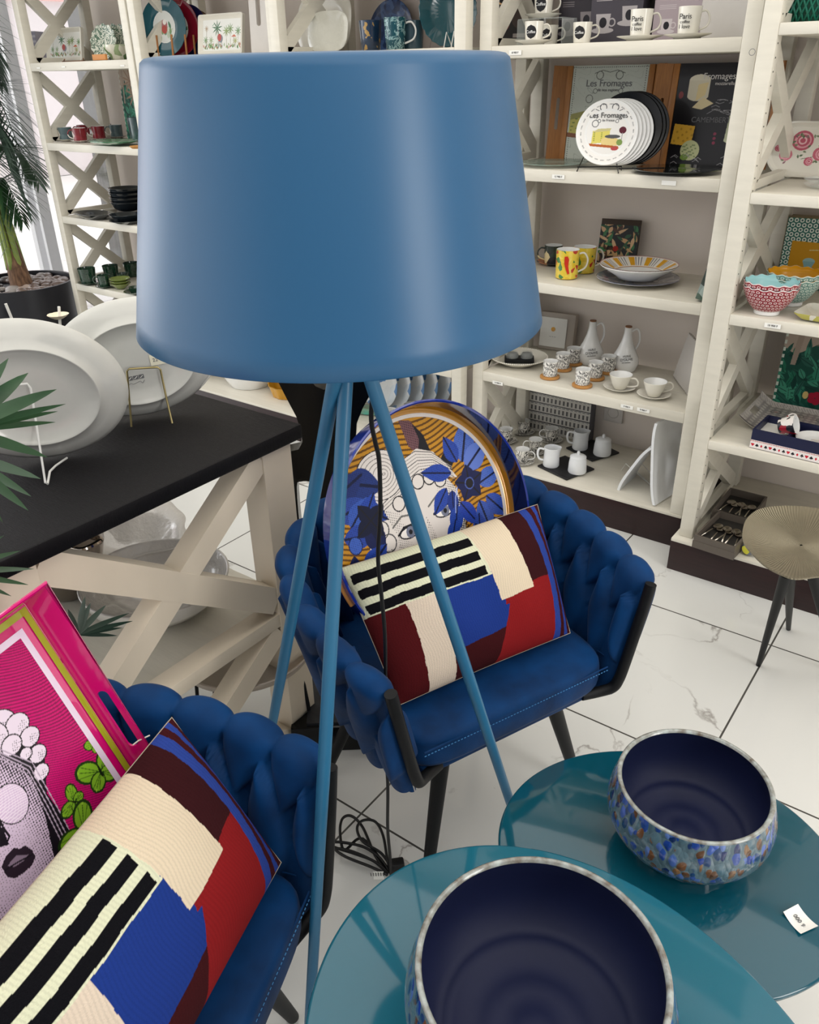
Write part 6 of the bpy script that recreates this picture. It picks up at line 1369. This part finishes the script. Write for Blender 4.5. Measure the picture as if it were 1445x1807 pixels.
def p_ikat(cv):
    X, Y = cv.X, cv.Y; cv.c[:] = lin('8d8785'); m = np.abs(np.sin(X*150)*np.sin(Y*150)); cv.put(m > .55, 'b5afa8'); q = np.minimum(np.minimum(X, cv.w-X), np.minimum(Y, cv.h-Y)); cv.put((q < .02) & (np.sin((X+Y)*700) > 0), 'bdb7b0')
    for i in range(4):
        for j in range(3): cv.ring(cv.w*(.2+.2*i), cv.h*(.25+.25*j), .018, .004, '6a6462'); cv.disc(cv.w*(.2+.2*i), cv.h*(.25+.25*j), .006, .006, '9c7a74')
q0, q1, q2_ = PZ(1300, 735, ZE3), PZ(1350, 690, ZE3), PZ(1445, 760, ZE3)
gtray = thing('serving_tray', 'grey patterned tray with raised handle ends on the shelf with the card-suit cup set', 'tray', (-.44, 2.745, ZE3+.001), 0)
W2, H2 = .36, .26; n1, n2 = 160, 110; cv = Cv(W2, H2, n1, n2, '8d8785'); p_ikat(cv)
zf = lambda X, Y: .004+.030*np.clip((np.abs(X-W2/2)-W2*.36)/(W2*.14), 0, 1)**1.3+.012*np.clip((np.abs(Y-H2/2)-H2*.43)/(H2*.07), 0, 1)**1.5
holeK = ~((np.abs(np.abs(cv.X-W2/2)-W2*.455) < .009) & (np.abs(cv.Y-H2/2) < .032))
cv.obj('printed_face', M['paint'], gtray, Matrix.Translation((-W2/2, -H2/2, .003)), fn=zf, keep=holeK); cv.obj('underside', M['greige'], gtray, Matrix.Translation((-W2/2, -H2/2, -.0005)), fn=zf, keep=holeK)
kx = [PZ(1322, 789, ZE3), PZ(1445, 818, ZE3)]; ux_ = (kx[1]-kx[0]).normalized(); uy_ = Vector((-ux_.y, ux_.x, 0))
cs = thing('gift_box', 'open navy box of cups with red and black card suits along its front', 'box', M4=frame(kx[0]+Vector((0, 0, .001)), ux_, uy_))
BW, BD2, BH = .235, .145, .060
mb = MB()
mb.box((BW/2, .003, BH/2), (BW, .006, BH)).box((BW/2, BD2-.003, BH/2), (BW, .006, BH)).box((.003, BD2/2, BH/2), (.006, BD2-.012, BH)).box((BW-.003, BD2/2, BH/2), (.006, BD2-.012, BH)).box((BW/2, BD2/2, .003), (BW-.012, BD2-.012, .006)).box((BW*.42, BD2/2, BH/2), (.004, BD2-.012, BH-.01))
mb.build('box_walls', M['navybox'], cs)
cv = Cv(BW, .026, 470, 52, 'e6dfdc'); X, Y = cv.X, cv.Y; cv.put((Y > .021) & (Y < .0245) & (np.sin(X*2*PI/.0042) > 0), 'a8202e')
for k in range(18):
    x = .008+k*.0132; y = .0105; col = 'c01c30' if k % 2 == 0 else '16161c'; s = .0046
    if k % 4 == 0: cv.disc(x-s*.5, y+s*.4, s*.6, s*.6, col).disc(x+s*.5, y+s*.4, s*.6, s*.6, col).poly([(x-s*1.05, y+s*.25), (x+s*1.05, y+s*.25), (x, y-s*1.2)], col)
    elif k % 4 == 2: cv.poly([(x-s*.75, y), (x, y+s*1.15), (x+s*.75, y), (x, y-s*1.15)], col)
    elif k % 4 == 1: cv.disc(x-s*.5, y-s*.2, s*.6, s*.6, col).disc(x+s*.5, y-s*.2, s*.6, s*.6, col).poly([(x-s*1.0, y), (x+s*1.0, y), (x, y+s*1.2)], col).line([(x, y), (x, y-s*1.2)], s*.3, col)
    else: cv.disc(x-s*.55, y-s*.2, s*.5, s*.5, col).disc(x+s*.55, y-s*.2, s*.5, s*.5, col).disc(x, y+s*.6, s*.5, s*.5, col).line([(x, y), (x, y-s*1.2)], s*.3, col)
cv.obj('printed_border', M['paintsoft'], cs, Matrix.Translation((0, -.0006, 0)) @ Matrix.Rotation(PI/2, 4, 'X'))
MB().box((BW*.21, BD2/2, .035), (BW*.38, BD2-.014, .004)).build('white_insert', M['paper'], cs)
Tc = cs.matrix_world; suit = voro('card_suit_print', ['ece6e0', '1c1c22', 'e4dcd6', '9a2030', 'eae4de', '25252c', 'e8e0da'], 55, .15)
P = Tc @ Vector((BW*.24, BD2*.45, .0375)); cu = cup('striped red and black cup lying in the open navy box', P, .030, .048, suit, 2.4, 'card suit cups', taper=.8)
cu.matrix_world = Tc @ Matrix.Translation((BW*.26, BD2*.42, .062)) @ Matrix.Rotation(1.2, 4, 'Y') @ Matrix.Rotation(2.0, 4, 'Z')
for k in range(3):
    P = Tc @ Vector((BW*.71, BD2*.5, .010+k*.012)); c = plate(['lowest', 'middle', 'uppermost'][k]+' small saucer with card suits on its rim, in the open navy box', P, .058, M['white'], .012, 'card suit saucers')
    if k == 2:
        cv = Cv(2, 2, 160, 160, 'e6e0d8'); cv.X -= 1; cv.Y -= 1; Rr = np.hypot(cv.X, cv.Y); A_ = np.arctan2(cv.Y, cv.X)
        cv.put(Rr > .97, 'a04030'); cv.put((Rr > .58) & (Rr < .68) & (np.sin(A_*46) > 0), '33333a'); cv.put((Rr < .56), 'ddd6c6')
        for j in range(18): cv.disc(.82*math.cos(j*PI/9), .82*math.sin(j*PI/9), .065, .065, 'b01c2c' if j % 2 else '18181e')
        cv.line([(-.3, .05), (.25, .02)], .05, '8a93b0'); cv.line([(-.2, -.12), (.2, -.14)], .04, '8a93b0')
        gridobj('printed_face', M['paint'], c, np.stack([cv.X*.056, cv.Y*.056, .0035+.0095*np.clip((Rr-.6)/.4, 0, 1)], -1), cv.c, None, Rr < 1)
# boxes of spoons with glass lids, small printed tin
def spoonbox(label, pts, n):
    q = [PZ(x, y, ZEB+.045) for x, y in pts]; ex = q[1]-q[0]; w = ex.length; ey = q[3]-q[0]; dd = ey.length; base = q[0].copy(); base.z = ZEB+.001
    Tm = frame(base, ex, ey); Hh = .048; o = thing('cutlery_box', label, 'box', M4=Tm, group='taupe boxes of spoons')
    MB().box((w/2, .003, Hh/2), (w, .006, Hh)).box((w/2, dd-.003, Hh/2), (w, .006, Hh)).box((.003, dd/2, Hh/2), (.006, dd-.012, Hh)).box((w-.003, dd/2, Hh/2), (.006, dd-.012, Hh)).box((w/2, -.0005, .014), (w+.004, .002, .026)).build('box_walls', M['taupebox'], o)
    MB().box((w/2, dd/2, .012), (w-.012, dd-.012, .020)).build('velvet_bed', M['taupedark'], o)
    for k in range(n):
        x = w*(.16+.68*(k+.5)/n); y = dd*(.62 if k % 2 == 0 else .56); s = thing('spoon', 'steel spoon lying in the '+label.split(' box')[0].replace('taupe', '').strip()+' box of spoons', 'spoon', M4=Tm @ Matrix.Translation((x, y, .026)) @ Matrix.Rotation(.2*((k % 3)-1), 4, 'Z'), group='steel spoons in the '+label.split(' box')[0]+' box')
        MB().lathe([(.0145, .0045), (.012, .0015), (0, 0), ], 20, sy=1.35).lathe([(.0145, .0045), (.011, .003), (0, .0015)], 20, sy=1.35).build('bowl', M['steel'], s, ang=2); MB().tube([(0, -.018, .004), (0, -.04, .007), (0, -dd*.45, .004)], [.0018, .0028], 8, sy=.5).build('handle', M['steel'], s, ang=2)
spoonbox('front taupe box of spoons, nearest the shelf edge', ((1225, 945), (1297, 968), (1330, 920), (1258, 898)), 6)
spoonbox('back taupe box of spoons, further under the shelf', ((1257, 900), (1325, 918), (1352, 878), (1288, 862)), 5)
P = PZ(1322, 975, ZEB); o = thing('tin', 'small grey and yellow printed tin half hidden by the ribbed metal table top', 'tin', P)
MB().lathe([(0, 0), (.02, 0), (.021, .002), (.021, .024), (.02, .026), (0, .026)], 28, T=Matrix.Translation((0, 0, .021)) @ Matrix.Rotation(1.35, 4, 'X')).build('body', voro('tin_print', ['6a7078', 'c9c43a', '59616a', '4a5058', 'a86a4a'], 30, .3), o)

# ================================================================= FAR-LEFT UNIT
def p_palms(cv):
    w, h = cv.w, cv.h; cv.c[:] = lin('e6e6e0'); rr = random.Random(8)
    for x, y, s, c in ((.08, .35, .7, '5f8a50'), (.1, .72, .55, 'a89070'), (.38, .72, 1.25, '3a6a48'), (.62, .62, .9, '7f9a50'), (.72, .68, .9, '6a8a48'), (.92, .6, .8, '5f8a50'), (.22, .35, .7, '8aa070'), (.85, .3, .7, 'a0a860')):
        for k in range(9): cv.leaf(w*x, h*y, h*.22*s, h*.035*s, k*.7+.2, c)
        cv.line([(w*x, h*y), (w*x+.002, h*.08)], h*.014, '8a7a58')
    for k in range(60): cv.leaf(w*rr.random(), h*.03+h*.12*rr.random(), h*.13, h*.04, PI/2+rr.uniform(-1, 1), rr.choice(('5f8a4a', '8fa060', 'b06a50', '4a7048')))
    cv.disc(w*.47, h*.38, w*.06, h*.13, '7c7f86'); cv.disc(w*.44, h*.42, w*.05, h*.12, 'b0453c'); cv.line([(w*.42, h*.3), (w*.42, h*.1)], h*.03, '7c7f86'); cv.line([(w*.5, h*.3), (w*.51, h*.1)], h*.03, '7c7f86')
    cv.poly([(w*.74, h*.42), (w*.82, h*.5), (w*.88, h*.42)], 'c8684a'); cv.line([(w*.81, h*.45), (w*.81, h*.15)], h*.012, '8a6a50'); cv.line([(w*.26, h*.8), (w*.3, h*.86)], h*.02, '4a8a6a')
pt = 'trays printed with palms and an elephant'
T = upright(AT(118, 2.80, ZA0+.004), FA+.02, .18); tray_upright('tray', 'cream tray printed with palm trees, on the top shelf of the far left unit', 'tray', T, .30, .15, .012, M['offwhite'], p_palms, group=pt, rimw=.018)
o = boxy('grey-lilac ruled box standing against the left post of the far left unit', AT(64, 2.80, ZA0), (.055, .10, .15), '9d9aa6', FA+.3, .03, painter=lambda cv: cv.put(np.sin(cv.Y*260) > .2, 'aeacb6').put(np.sin(cv.Y*260) <= .2, '8c8a98'))
lpf = lambda a, q, z: 1+.05*math.sin(a*13)*(q > .05)
gl_ = 'leaf relief plates standing on the far left top shelf'
for k, (px, Y) in enumerate(((186, 2.78), (203, 2.83), (215, 2.88))):
    stand_plate(['front', 'middle', 'hindmost'][k]+' pale green leaf relief plate standing on the far left top shelf', AT(px, Y, ZA0+.002), .078, M['leafplate'], None, FA+.25, .22, gl_, h=.010, fn=lpf)
P = AT(211, 2.70, ZA0); c = thing('bowl', 'small bowl with green leaf relief in front of the leaf plates', 'bowl', P); MB().lathe([(0, 0), (.03, 0), (.034, .006), (.062, .045), (.066, .062), (.063, .062), (.055, .04), (.02, .012), (0, .01)], 40, fn=lambda a, q, z: 1+.03*math.sin(a*9)).build('body', M['artichoke'], c, ang=1)
bx_ = MB().box((0, 0, .012), (.10, .012, .024), bev=.002).build('name_board', mat('orange_wood', 'c9884a', .6), loc=AT(177, 2.62, ZA0)); tag(bx_, 'small orange wooden block on the edge of the far left top shelf', 'block')
wire_rack('plate_rack', 'low brown easel under the palm tray of the far left unit', AT(122, 2.74, ZA0), [[AT(110, 2.72, ZA0+.002), AT(112, 2.78, ZA0+.004), AT(114, 2.70, ZA0+.012)], [AT(147, 2.72, ZA0+.002), AT(148, 2.78, ZA0+.004), AT(147, 2.70, ZA0+.012)], [AT(110, 2.76, ZA0+.004), AT(150, 2.76, ZA0+.004)]], M['wooddark'], .003)
# second shelf: red and grey cups
gq = 'toucan print cups on the far left second shelf'; mk = lambda n, a: voro(n, a, 20, .2)
mA, mB_ = mk('red_toucan_print', ['7a1f28', '8a2630', 'd8d0c8', '7a1f28']), mk('grey_toucan_print', ['55686c', '5f7478', 'ddd6ce', '55686c'])
for k, (px, py, mm, nm) in enumerate(((118, 249, mB_, 'leftmost'), (143, 251, mA, 'second from left, in front'), (150, 244, mA, 'behind the second'), (176, 247, mA, 'middle'), (189, 242, mB_, 'behind the middle cup'), (207, 244, mB_, 'beside the green glass holder'))):
    P = PZ(px, py, ZA1); saucer('small saucer under the toucan print cup, '+nm, P, .052, M['pinkbrown'] if k % 2 else M['offwhite'], 'saucers on the far left second shelf', h=.010); cup('small cup with a red bird print, '+nm, P+Vector((0, 0, .0035)), .034, .062, mm, ANG(180), gq, taper=.94)
P = PZ(202, 256, ZA1); c = thing('leaf_dish', 'green leaf-shaped dish lying on the far left second shelf', 'dish', P); MB().lathe([(0, 0), (.05, .002), (.10, .010), (.125, .018), (.125, .021), (.05, .006), (0, .005)], 64, sx=1.1, sy=.8, fn=lambda a, q, z: 1+.05*math.sin(a*9)).build('body', M['green_leaf'], c, ang=1)
P = PZ(235, 250, ZA1)+Vector((0, .05, 0)); c = thing('candle_holder', 'green-blue marbled glass candle holder beside the lamp shade', 'candle holder', P); MB().lathe([(0, 0), (.046, 0), (.05, .004), (.054, .11), (.050, .11), (.046, .01), (0, .01)], 48).build('glass', M['vaseglass'], c)
P = PZ(243, 262, ZA1); c = thing('dish', 'small cream dish next to the green leaf dish', 'dish', P); MB().lathe([(0, 0), (.025, 0), (.036, .010), (.034, .012), (.024, .004), (0, .004)], 32).build('body', M['cork'], c)
boxy('tall green jungle-print bag leaning on the wall of the far left second shelf', AT(240, 2.92, ZA1), (.14, .05, .34), '3a5a50', FA, .03, 'gift_bag', painter=lambda cv: (p_bag(cv)))
# third shelf: dark plates and bowls
P = PZ(212, 386, ZA2)+Vector((.0, .06, 0)); gdk = 'dark ribbed crockery on the far left third shelf'
for k in range(3): plate(['lowest', 'middle', 'uppermost'][k]+' dark plate under the stack of dark bowls', P+Vector((0, 0, .009*k)), .105, M['anthracite'], .014, gdk)
for k in range(4):
    c = thing('bowl', ['lowest', 'second', 'third', 'topmost'][k]+' dark bowl of the stack on the far left third shelf', 'bowl', P+Vector((0, 0, .034+.022*k)), group='stacked dark bowls'); MB().lathe([(0, 0), (.045, 0), (.07, .015), (.086, .046), (.083, .047), (.066, .018), (.03, .006), (0, .006)], 48).build('body', M['anthracite'], c, ang=1)
c = plate('large dark oval platter at the left of the far left third shelf', PZ(167, 385, ZA2), .135, M['anthracite'], .026, gdk, sx=1.0, sy=.62, name='platter')
P = PZ(224, 394, ZA2); plate('dark plate on the right of the oval platter, lower one', P, .085, M['anthracite'], .016, gdk); plate('dark ribbed plate on the right of the oval platter, upper one', P+Vector((.0, .0, .012)), .08, M['anthracite'], .032, gdk)
# fourth shelf: green crockery
gg = 'green crockery on the far left fourth shelf'
P = PZ(157, 501, ZA3); saucer('dark green saucer at the left end of the fourth shelf', P, .058, M['darkgreen'], gg); cup('large dark green mug on a saucer at the left end', P+Vector((0, 0, .004)), .048, .082, M['darkgreen'], ANG(180), gg, taper=.8, lining='darkgreen', handle=False)
P = PZ(186, 507, ZA3); saucer('green saucer under the small green cup', P, .050, M['darkgreen'], gg); cup('small green cup between the mug and the stacked bowls', P+Vector((0, 0, .004)), .034, .062, M['darkgreen'], ANG(180), gg, taper=.8, lining='darkgreen')
cup('dark green mug standing behind the small cup', PZ(198, 492, ZA3), .044, .075, M['darkgreen'], 0, gg, taper=.8, lining='darkgreen', handle=False)
cup('dark green mug at the back beside the lamp shade', PZ(235, 487, ZA3), .046, .075, M['darkgreen'], 0, gg, taper=.8, lining='darkgreen', handle=False)
cup('low green beaker behind the stacked olive bowls', PZ(218, 495, ZA3), .034, .04, M['darkgreen'], 0, gg, taper=.8, lining='darkgreen', handle=False)
P = PZ(214, 509, ZA3)
for k in range(3): c = thing('bowl', ['lowest', 'middle', 'topmost'][k]+' olive green bowl of the small stack', 'bowl', P+Vector((0, 0, .013*k)), group='stacked olive bowls'); MB().lathe([(0, 0), (.022, 0), (.03, .008), (.056, .028), (.054, .030), (.028, .010), (0, .006)], 40).build('body', M['olive'], c, ang=1)
P = PZ(240, 518, ZA3); plate('dark green plate at the front edge beside the lamp shade', P, .062, M['darkgreen'], .014, gg); cup('dark green low bowl on the green plate', P+Vector((0, 0, .004)), .035, .03, M['darkgreen'], 0, gg, taper=.7, lining='darkgreen', handle=False)

# ================================================================= UNIT LEFT OF THE SHADE
gs_ = 'plates standing on the shelf left of the shade'
stand_plate('white oval plate with green leaf border, at the left behind the teal plate', AT(256, 2.86, ZA0+.002), .085, M['leafplate'], None, FA+.5, .15, gs_, sx=.8)
for k, (px, Y, mm, nm, rr0) in enumerate(((352, 2.90, M['brownc'], 'brown plate, hindmost of the row', .095), (338, 2.85, M['navyc'], 'navy plate with a pale centre behind the crimson one', .105), (318, 2.79, M['crimson'], 'crimson plate behind the teal one', .115), (295, 2.73, mat('teal_plate_glaze', '1d5562', .12, coat=.6), 'teal plate with a round picture, foremost in the wooden rack', .118))):
    o = stand_plate(nm+', left of the shade', AT(px, Y, ZA0+.004), rr0, mm, None, FA+.55, .18, gs_, h=.012, sx=.86)
    cv = Cv(2, 2, 90, 90, 'd9dcd8'); cv.X -= 1; cv.Y -= 1; Rr = np.hypot(cv.X, cv.Y); rr = random.Random(k)
    for q in range(26): cv.leaf(rr.uniform(-.8, .8), rr.uniform(-1, -.1), .5, .2, PI/2+rr.uniform(-1, 1), rr.choice(('4a7a5a', '7a9a6a', 'b8c4b0')))
    cv.disc(0, .1, .3, .35, 'a86a6a'); cv.disc(.05, .3, .16, .16, 'e8e4de'); cv.disc(0, -.15, .25, .25, 'b04a40'); cv.put(Rr > .92, 'dfe3e0')
    if k != 0: gridobj('printed_face', M['paint'], o, np.stack([cv.X*rr0*.5*.86, cv.Y*rr0*.55, .0052+0*cv.X], -1), cv.c, None, Rr < 1)
pg = []
for px, Y in ((280, 2.70), (306, 2.70), (330, 2.76), (345, 2.82)): pg.append([AT(px, Y, ZA0+.002), AT(px-4, Y, ZA0+.09)])
pg.append([AT(268, 2.69, ZA0+.006), AT(352, 2.86, ZA0+.006)])
wire_rack('plate_rack', 'wooden peg rack holding the coloured plates left of the shade', pg[0][0], pg, M['wood'], .0045)
T = upright(AT(392, 2.76, ZA0+.004), FA+.02, .18); tray_upright('tray', 'cream tray printed with palm trees, beside the coloured plates, left of the shade', 'tray', T, .27, .155, .012, M['offwhite'], p_palms, group=pt, rimw=.018)
T = upright(AT(463, 2.70, ZA0), FA+.15, .06); o = thing('cutting_board', 'tall pale grey board with a long slot, beside the post left of the shade', 'board', M4=T); MB().prism([(-.045, 0), (.045, 0), (.045, .40), (-.045, .40)], .012, None, [[(.0+.011*math.cos(a), .11+(.0 if math.sin(a) < 0 else .2)+.011*math.sin(a)) for a in np.linspace(0, 2*PI, 21)[:-1]]]).build('board', M['greige'], o)

# ================================================================= UNIT BEHIND THE SHADE
gw = 'square white platters standing behind the shade'
T = upright(AT(573, 2.85, ZD0+.003), FA+.10, .20); T.translation += T.to_3x3() @ Vector((0, .105, 0)); plate('large rounded white platter, upper part cut by the frame, behind the glossy one', T.translation, .118, M['offwhite'], .016, gw, M4=T, p=3.2, sx=1.12, sy=.92)
T = upright(AT(579, 2.76, ZD0+.003), FA+.10, .22); T.translation += T.to_3x3() @ Vector((0, .07, 0)); plate('smaller glossy white platter with a dimpled surface in front of the large one', T.translation, .082, M['offwhite'], .012, gw, mi=mat('dimpled_white_glaze', 'dcdbd0', .06, coat=1, bump=1.0, bscale=70), M4=T, p=3.2, sx=1.15, sy=.88)
gmu = 'dark patterned mugs above the shade'
cup('navy mug with small gold squares, above the shade', AT(655, 2.72, ZD0), .043, .098, voro('navy_gold_squares', ['142b46', '15304a', '162c48', 'a8864a', '132a44', '15304c', '142b46', '132a44'], 85, .2, coat=.5), ANG(100), gmu, taper=.8, lining='navyc')
cup('dark teal mug with a pale flower print and white handle, above the shade', AT(698, 2.68, ZD0), .040, .100, M['floralblue'], ANG(0), gmu, taper=.82, hm=M['white'], hs=1.1)
cup('plain slate blue mug behind the flower print mug', AT(727, 2.76, ZD0), .044, .092, mat('slate_blue_glaze', '35505c', .25, coat=.4), ANG(60), gmu, taper=.9)
T = upright(AT(690, 2.92, ZD0), FA, .12); T.translation += T.to_3x3() @ Vector((0, .06, 0)); plate('navy diamond-patterned plate seen behind the mugs above the shade', T.translation, .10, M['navyc'], .01, mi=voro('navy_diamond_print', ['1f355c', '2a4470', '1a2e52', '34507c'], 60, .2), M4=T, sx=1.1, sy=1.2)
T = upright(AT(790, 2.80, ZD0+.003), FA+.75, .16); T.translation += T.to_3x3() @ Vector((0, .115, 0)); plate('dark teal ribbed plate on a wire stand, right above the shade', T.translation, .115, M['teald'], .02, M4=T, sx=.9, fn=lambda a, q, z: 1+.018*math.sin(a*40))
A = AT(786, 2.72, ZD0+.002); wire_rack('plate_stand', 'clear plate stand under the dark teal ribbed plate', A, [[AT(783, 2.71, ZD0+.002), AT(788, 2.72, ZD0+.05), AT(792, 2.72, ZD0+.03), AT(798, 2.76, ZD0+.002)], [AT(796, 2.71, ZD0+.002), AT(801, 2.72, ZD0+.05), AT(805, 2.76, ZD0+.002)]], M['whitewire'], .002)
def p_plants(cv):
    w, h = cv.w, cv.h; cv.c[:] = lin('b3a79f'); rr = random.Random(4)
    for x, y in ((.3, .75), (.75, .35), (.35, .2)):
        for k in range(7): cv.leaf(w*x, h*y, h*.16, h*.05, k*.9+.2, rr.choice(('4a5c3c', '66754a', '3a4a34')))
    cv.line([(w*.55, 0), (w*.6, h*.4), (w*.5, h*.7)], w*.01, '8c7f78'); cv.line([(w*.7, 0), (w*.8, h*.3), (w*.95, h*.4)], w*.01, '8c7f78')
boxy('pale board with painted plants standing against the wall above the shade', AT(738, 2.965, ZD0), (.26, .02, .30), 'b3a79f', FA, .02, 'picture_board', painter=p_plants)
# lowest shelf, seen under the shade
P = PZ(428, 682, .1315)+Vector((0, .06, 0)); c = thing('bowl', 'white faceted bowl on the lowest shelf, just under the shade at the left', 'bowl', P); MB().lathe([(0, 0), (.105, 0), (.135, .05), (.15, .10), (.145, .10), (.13, .05), (.1, .008), (0, .006)], 16).build('body', M['white'], c)
P = PZ(505, 698, .1315)+Vector((0, .03, 0)); c = thing('baking_dish', 'mustard yellow fluted dish on the lowest shelf, under the shade', 'dish', P); MB().lathe([(0, 0), (.085, 0), (.10, .055), (.104, .058), (.098, .058), (.082, .008), (0, .006)], 96, fn=lambda a, q, z: 1+.05*abs(math.sin(a*5.5))*(q > .06)).build('body', M['yellowc'], c)
gb = 'blue and white plates in a rack under the shade'
base = PZ(668, 722, .1315); stp = Vector((.78, .62, 0)).normalized()
for k in range(5): stand_plate(['foremost', 'second', 'third', 'fourth', 'hindmost'][k]+' blue and white splashed plate under the shade edge', base+stp*.062*k+Vector((0, 0, .004)), .115, M['bluewhite'], None, FA-.05, .14, gb, h=.012)
gt2 = 'small cups under the shade edge'
cup('white cup with a brown-red line print by the blue plates', PZ(726, 731, .1315), .034, .052, M['pinkbrown'], ANG(10), gt2)
cup('plain white cup right of the brown-red printed cup', PZ(757, 740, .1315), .034, .046, M['white'], ANG(0), gt2, handle=False)
cup('white cup with a black print in front of the foremost blue plate', PZ(688, 742, .1315), .034, .052, M['arcade'], ANG(10), gt2)
P = PZ(790, 741, .1315); c = plate('deep cobalt dish beside the post of the unit behind the shade', P, .06, M['navyc'], .03)
bx_ = MB().box((0, 0, .045), (.14, .05, .09), rz=.5, bev=.002).build('carton', M['crimson'], loc=PZ(575, 690, .1315)+Vector((0, .15, 0))); tag(bx_, 'small crimson box glimpsed through the notch of the black stand', 'box')
bx_ = MB().box((0, 0, .02), (.09, .06, .03), rz=.3, bev=.004).build('soap_dish', mat('turquoise_wood', '4fb0a0', .5, noise=.6, nscale=12, col2='8a6238'), loc=PZ(650, 730, .1315)+Vector((0, .0, 0))); tag(bx_, 'small turquoise and brown block left of the blue plates', 'block')
